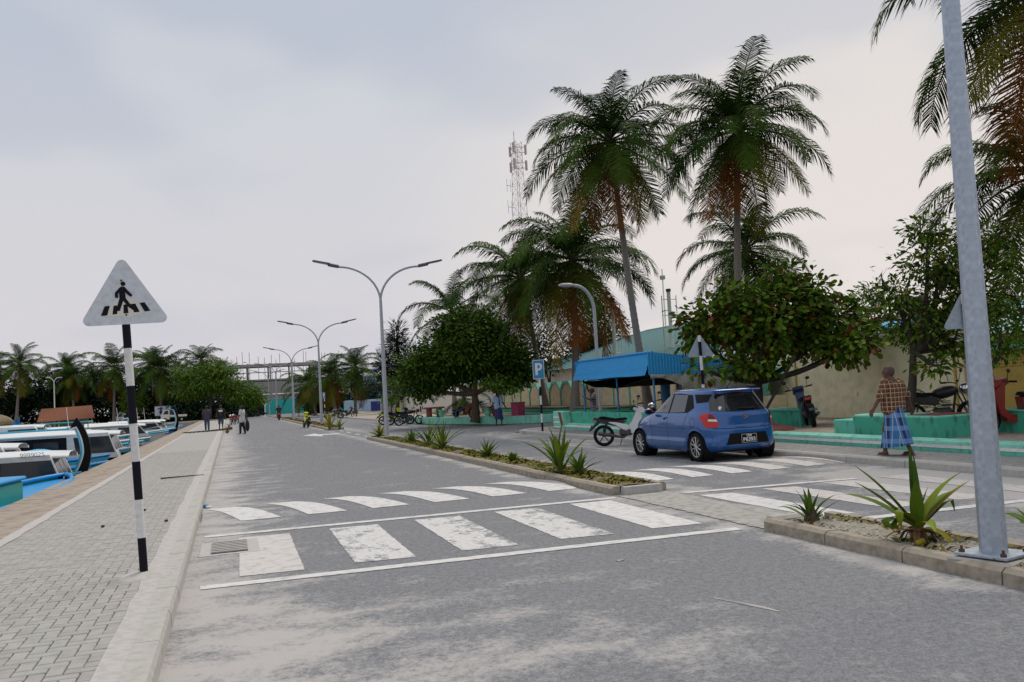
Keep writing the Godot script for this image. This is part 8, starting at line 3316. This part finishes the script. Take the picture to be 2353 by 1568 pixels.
	# trees in the middle distance behind the palms
	tree("dark green tree between the palms and the hall roof", out(1370, 945, 62.0), out(1370, 850, 62.0), 0.25, [[out(1375, 770, 62.0), Vector3(1.9, 2.4, 1.8), 260], [out(1340, 800, 62.0), Vector3(1.4, 1.4, 1.4), 110]], 0.3, 12, 0.3, [Color(0.03, 0.06, 0.016), Color(0.045, 0.085, 0.018), Color(0.07, 0.11, 0.02)], 277, "", "broadleaf_tree", "bark_dark", 2.2, 0.4, 0.3)
	tree("thin dark tree with open twigs behind the parking sign", out(1262, 945, 58.0), out(1262, 880, 58.0), 0.14, [[out(1262, 815, 58.0), Vector3(1.9, 1.5, 1.5), 90], [out(1230, 780, 58.0), Vector3(1.4, 1.0, 1.2), 45]], 0.24, 9, 0.3, deep, 281, "", "broadleaf_tree", "bark_dark", 2.0, 0.3, 0.5)
	tree("small light green leafy tree in front of the round tree", out(1140, 962, 43.0), out(1140, 905, 43.0), 0.05, [[out(1135, 880, 43.0), Vector3(0.8, 0.28, 0.6), 40], [out(1170, 893, 43.0), Vector3(0.6, 0.25, 0.5), 30]], 0.2, 9, 0.16, bright, 283, "", "broadleaf_tree", "bark_dark", 2.4, 0.4, 0.4)
	tree("small frangipani tree with light leaves before the blue house", out(898, 950, 72.0), out(898, 930, 72.0), 0.08, [[out(898, 915, 72.0), Vector3(0.9, 0.7, 0.8), 50], [out(905, 880, 72.0), Vector3(0.7, 0.7, 0.7), 36]], 0.25, 9, 0.2, bright, 293, "", "broadleaf_tree", "bark_dark", 2.6, 0.3, 0.4)
	tree("dark trees behind the far palms at the road end", out(770, 950, 125.0), out(770, 935, 125.0), 0.2, [[out(760, 915, 125.0), Vector3(3.6, 2.4, 2.4), 170], [out(720, 930, 125.0), Vector3(2.4, 1.6, 2.0), 80], [out(850, 905, 125.0), Vector3(1.6, 1.8, 1.6), 60]], 0.5, 12, 0.4, deep, 307, "", "grove_tree", "bark_dark", 1.9, 0.3, 0.3)
	tree("thin green tree behind the right end of the sea almond crown", out(1985, 940, 34.0), out(1985, 800, 34.0), 0.07, [[out(1990, 720, 34.0), Vector3(0.9, 0.8, 0.8), 70], [out(2020, 670, 34.0), Vector3(0.9, 0.4, 0.8), 40]], 0.2, 9, 0.2, green, 311, "", "broadleaf_tree", "bark_dark", 2.2, 0.3, 0.5)
	# leaning bare prop under the sea almond
	var pr := thing("prop_pole", "dark leaning pole propping the sea almond limbs", "pole", out(1748, 925, 22.5))
	var b := MB.new()
	b.rod(Vector3(0, -0.4, 0), out(1826, 822, 22.5) - out(1748, 925, 22.5), 0.04, 7)
	put(b, "pole", M.bark_dark, pr)


func median_plants() -> void:
	var g := "strap-leaved plants on the median"
	# the big plant on the near island: leaves placed as in the photograph
	var at := on_ground(2112, 1240, 0.12)
	var o := thing("strap_plant", "large strap-leaved lily with broken yellowing leaves beside the lamp post", "plant", at, 0.0, g)
	# [length, width, elevation, fall, azimuth (0 = right of picture, 90 = away), colour, kink]
	for q in [[0.66, 0.065, 1.50, 0.10, 80, "bl_dark", -1.0], [0.60, 0.07, 1.62, 0.05, 100, "bl_dark", -1.0], [0.70, 0.11, 0.98, 0.35, 172, "bl_green", -1.0], [0.64, 0.08, 0.78, 0.25, 185, "bl_green", -1.0], [0.55, 0.10, 0.62, 2.0, 200, "bl_green", 0.55], [0.62, 0.12, 1.02, 0.75, 10, "bl_lime", -1.0], [0.56, 0.10, 0.85, 0.35, 350, "bl_yellow", -1.0], [0.52, 0.06, 0.60, 0.4, 20, "bl_green", 0.72], [0.45, 0.10, 1.25, 0.3, 250, "bl_green", -1.0], [0.36, 0.07, 0.25, 2.6, 305, "bl_yellow", -1.0], [0.40, 0.08, 1.1, 0.5, 60, "bl_dark", -1.0], [0.42, 0.09, 0.9, 1.4, 215, "bl_lime", 0.6], [0.36, 0.06, 1.35, 0.2, 320, "bl_green", -1.0], [0.62, 0.10, 0.70, 0.7, 150, "bl_green", -1.0], [0.58, 0.09, 0.72, 0.8, 30, "bl_green", -1.0], [0.50, 0.09, 0.55, 1.3, 260, "bl_lime", -1.0], [0.30, 0.05, 0.1, 1.5, 160, "bl_dry", -1.0], [0.30, 0.05, 0.1, 1.5, 40, "bl_dry", -1.0], [0.28, 0.05, 0.0, 1.2, 240, "bl_dry", -1.0]]:
		var f := mi(blade_mesh(q[0] * 1.15, q[1] * 1.3, q[2], q[3], 10, rng.randf_range(-0.4, 0.4), q[6]), "leaf", M[q[5]], o, Vector3(0, 0.08, 0))
		f.rotation.y = deg_to_rad(float(q[4]) - 18.0)
	var b := MB.new()
	b.lathe(PackedVector2Array([Vector2(0.08, -0.03), Vector2(0.07, 0.05), Vector2(0.04, 0.13), Vector2(0.02, 0.2)]), 9)
	put(b, "stem_base", M.bl_dry, o)
	for k in 10:
		b = MB.new()
		var a := k * 0.63
		b.tube(PackedVector3Array([Vector3(cos(a) * 0.05, 0.08, sin(a) * 0.05), Vector3(cos(a) * 0.12, 0.07, sin(a) * 0.12), Vector3(cos(a) * 0.17, -0.01, sin(a) * 0.17)]), 0.007, 4)
		put(b, "dry_root", M.bark_brown, o)
	rosette("small dark strap-leaved plant at the rounded end of the near island", on_ground(1866, 1196, 0.12), 20, 0.40, 0.045, 401, ["bl_green", "bl_dark", "bl_dark"], 0.85, g)
	rosette("strap-leaved plant partly hidden behind the lamp post", on_ground(2395, 1240, 0.12), 14, 0.5, 0.07, 402, ["bl_green", "bl_dark"], 0.8, g)
	var bush := ["bl_green", "bl_dark", "bl_green", "bl_lime"]
	rosette("tallest strap-leaved clump near the end of the long island", on_ground(1288, 1086, 0.12), 20, 0.98, 0.11, 403, bush, 0.55, g)
	rosette("spiky fan-leaved plant in front of the tallest clump", on_ground(1332, 1090, 0.12), 26, 0.56, 0.055, 404, ["bl_green", "bl_dark"], 0.95, g)
	rosette("low bright leafy bush between two spiky plants", on_ground(1178, 1060, 0.12), 34, 0.26, 0.07, 405, ["bl_green", "bl_lime"], 1.1, g)
	rosette("round spiky plant with a yellowed leaf on the long island", on_ground(1118, 1051, 0.12), 32, 0.50, 0.055, 406, bush, 1.15, g)
	rosette("large drooping strap plant beyond the round spiky plant", on_ground(1015, 1032, 0.12), 26, 0.95, 0.07, 407, ["bl_green", "bl_dark", "bl_lime"], 0.95, g)
	rosette("drooping strap plant in the middle of the long island", on_ground(985, 1024, 0.12), 22, 0.95, 0.06, 408, ["bl_dark", "bl_green"], 0.9, g)
	rosette("pale spiky plant right of the twin-arm lamp", on_ground(945, 1016, 0.12), 28, 0.62, 0.06, 409, ["bl_lime", "bl_green"], 1.1, g)
	rosette("pale spiky plant left of the twin-arm lamp", on_ground(872, 1004, 0.12), 34, 0.68, 0.07, 410, ["bl_lime", "bl_green", "bl_yellow"], 1.1, g)
	rosette("yellow upright plant on the island beyond the opening", on_ground(757, 985, 0.12), 16, 1.2, 0.13, 411, ["bl_yellow", "bl_lime"], 0.6, g)
	rosette("small green upright plant at the tip of the far island", on_ground(780, 987, 0.12), 12, 0.8, 0.09, 412, ["bl_green", "bl_lime"], 0.7, g)
	rosette("low leafy plant beside the seating garden kerb", out(1010, 958, 50.0), 22, 0.7, 0.14, 413, ["bl_green", "bl_lime"], 1.0, "")
	# low ground cover on the islands: far too many blades to count
	for s in [[-36.2, -12.3, 15000, 0.05, Color(0.10, 0.125, 0.022), "short olive ground cover on the long median island"], [-7.9, -3.0, 1500, 0.05, Color(0.11, 0.12, 0.03), "sparse weeds on the near median island"], [-103.0, -52.0, 2600, 0.12, Color(0.10, 0.095, 0.025), "dry grass on the far median islands"]]:
		var gb := MB.new()
		gb.tinted = true
		var n := FastNoiseLite.new()
		n.seed = 77
		n.frequency = 0.9
		for i in s[2]:
			var z := rng.randf_range(s[0], s[1])
			var x := rng.randf_range(MED_L + 0.15, MED_R - 0.15)
			if n.get_noise_2d(x, z) < (-0.15 if s[2] != 1500 else 0.02):
				continue
			var h: float = s[3] * rng.randf_range(0.5, 1.5)
			var a := rng.randf() * TAU
			var d := Vector3(cos(a), 0, sin(a))
			var p := Vector3(x, 0.10, z)
			var gcol: float = rng.randf_range(0.6, 1.4)
			var dry := rng.randf()
			var c0: Color = s[4]
			gb.c = Color(c0.r * gcol * (1.0 + 0.6 * dry), c0.g * gcol, c0.b * gcol)
			var w := Vector3(-d.z, 0, d.x) * h * 0.22
			var q := gb.v.size()
			gb.p(p - w, Vector3.UP)
			gb.p(p + w, Vector3.UP)
			gb.p(p + d * h * 0.6 + Vector3.UP * h * 0.7 + w, Vector3.UP)
			gb.p(p + d * h * 1.4 + Vector3.UP * h * 0.8, Vector3.UP)
			gb.t(q, q + 1, q + 2)
			gb.t(q, q + 2, q + 3)
		var go := put(gb, numbered("ground_cover"), M.leaf, self)
		tag(go, s[5], "grass", "", "stuff")
	var pb := MB.new()
	for i in 1500:
		var p := Vector3(rng.randf_range(MED_L + 0.16, MED_R - 0.16), 0.115, rng.randf_range(-7.9, -2.5))
		var r := rng.randf_range(0.005, 0.017)
		pb.box(p, Vector3(r * 1.5, r, r * 1.2), 0.0, Basis.from_euler(Vector3(rng.randf() * 6, rng.randf() * 6, 0)))
	tag(put(pb, numbered("coral_rubble"), M.coral_sand, self), "pale coral rubble on the near median island", "rubble", "", "stuff")


# ---------- small things lying about ----------
func small_things() -> void:
	var at := on_ground(2105, 1252, 0.12)
	for q in [[Vector3(-0.03, 0, 0.07), "yellow fruit lying below the large lily, left of the other"], [Vector3(0.04, 0, 0.03), "yellow fruit lying below the large lily, right of the other"]]:
		var f := thing("fruit", q[1], "fruit", at + q[0], 0.0, "two yellow fruits")
		var b := MB.new()
		b.ball(Vector3(0, 0.028, 0), Vector3(0.030, 0.027, 0.028), 12, 8)
		put(b, "skin", M.bl_yellow, f)
		b = MB.new()
		b.rod(Vector3(0, 0.05, 0), Vector3(0.006, 0.062, 0), 0.003, 5)
		put(b, "stalk", M.bark_brown, f)
	# stones and scraps on the walkway
	var g := "dark stones lying on the walkway"
	for q in [[236, 1212, "dark lump on the mortar strip at the quay side"], [382, 1199, "second dark lump farther along the mortar strip"], [332, 1174, "small dark stone left of the sign pole foot"], [319, 1216, "flat dark chip left of the sign pole foot"]]:
		var p := on_ground(q[0] * 0.3864 / 1.0 if false else q[0], q[1], 0.135)
		var s := thing("stone", q[2], "stone", p, 0.0, g)
		var b := MB.new()
		b.ball(Vector3(0, 0.012, 0), Vector3(0.028, 0.016, 0.022), 7, 5)
		for i in b.v.size():
			b.v[i] *= 1.0 + 0.25 * sin(b.v[i].x * 190.0 + b.v[i].z * 130.0)
		put(b, "lump", M.bark_dark, s)
	var st := thing("stick", "thin dark stick lying across the far walkway", "stick", on_ground(415, 1098, 0.133))
	var b := MB.new()
	b.tube(PackedVector3Array([Vector3(-0.42, 0.02, 0.05), Vector3(-0.1, 0.02, -0.03), Vector3(0.2, 0.025, 0.0), Vector3(0.5, 0.02, -0.08)]), [0.018, 0.014, 0.012, 0.006], 5)
	put(b, "stem", M.bark_dark, st)
	var pf := thing("palm_leaf", "dry palm leaf with dark stalk dropped on the quay edge", "leaf", on_ground(470, 993, 0.135), 0.4)
	for k in 12:
		b = MB.new()
		b.tube(PackedVector3Array([Vector3(-1.2 + k * 0.14, 0.03, 0), Vector3(-1.35 + k * 0.14, 0.05, 0.5 * (1 if k % 2 else -1))]), [0.05, 0.012], 4)
		put(b, "leaflet", M.bl_lime, pf)
	b = MB.new()
	b.tube(PackedVector3Array([Vector3(-1.4, 0.05, 0), Vector3(0.3, 0.05, 0), Vector3(1.3, 0.07, -0.2), Vector3(2.0, 0.1, -0.3)]), [0.03, 0.05, 0.06, 0.12], 6)
	put(b, "stalk", M.bark_dark, pf)
	var cl := thing("cloth_scrap", "small blue and white rag at the kerb by the road hump", "rag", on_ground(473, 1168, 0.0))
	b = MB.new()
	b.ball(Vector3(0, 0.03, 0), Vector3(0.06, 0.035, 0.05), 8, 5)
	put(b, "blue_fold", M.sign_blue, cl)
	b = MB.new()
	b.ball(Vector3(0.04, 0.02, 0.06), Vector3(0.05, 0.022, 0.04), 8, 5)
	put(b, "white_fold", M.plate_white, cl)
	for q in [[790, 1143, "flat dry leaf lying near the hump marks"], [1425, 1290, "small pale scrap lying in the left lane"], [600, 1090, "pale scrap lying near the walkway kerb"]]:
		var s := thing("litter", q[2], "litter", on_ground(q[0], q[1], 0.0), 0.3, "scraps on the road")
		b = MB.new()
		b.box(Vector3(0, 0.008, 0), Vector3(0.07, 0.006, 0.04), 0.0, Basis(Vector3(1, 0, 0.4).normalized(), 0.15))
		put(b, "scrap", M.coral_sand, s)
	# weeds along the far kerb
	for q in [[521, 985, "weed tuft at the foot of the far walkway kerb"], [517, 996, "lower weed tuft at the walkway kerb"]]:
		rosette(q[2], on_ground(q[0] + 5, q[1], 0.0), 18, 0.55, 0.07, 500 + int(q[0]), ["bl_lime", "bl_dry"], 1.1, "weed tufts along the walkway kerb", "weed_tuft", "weed")
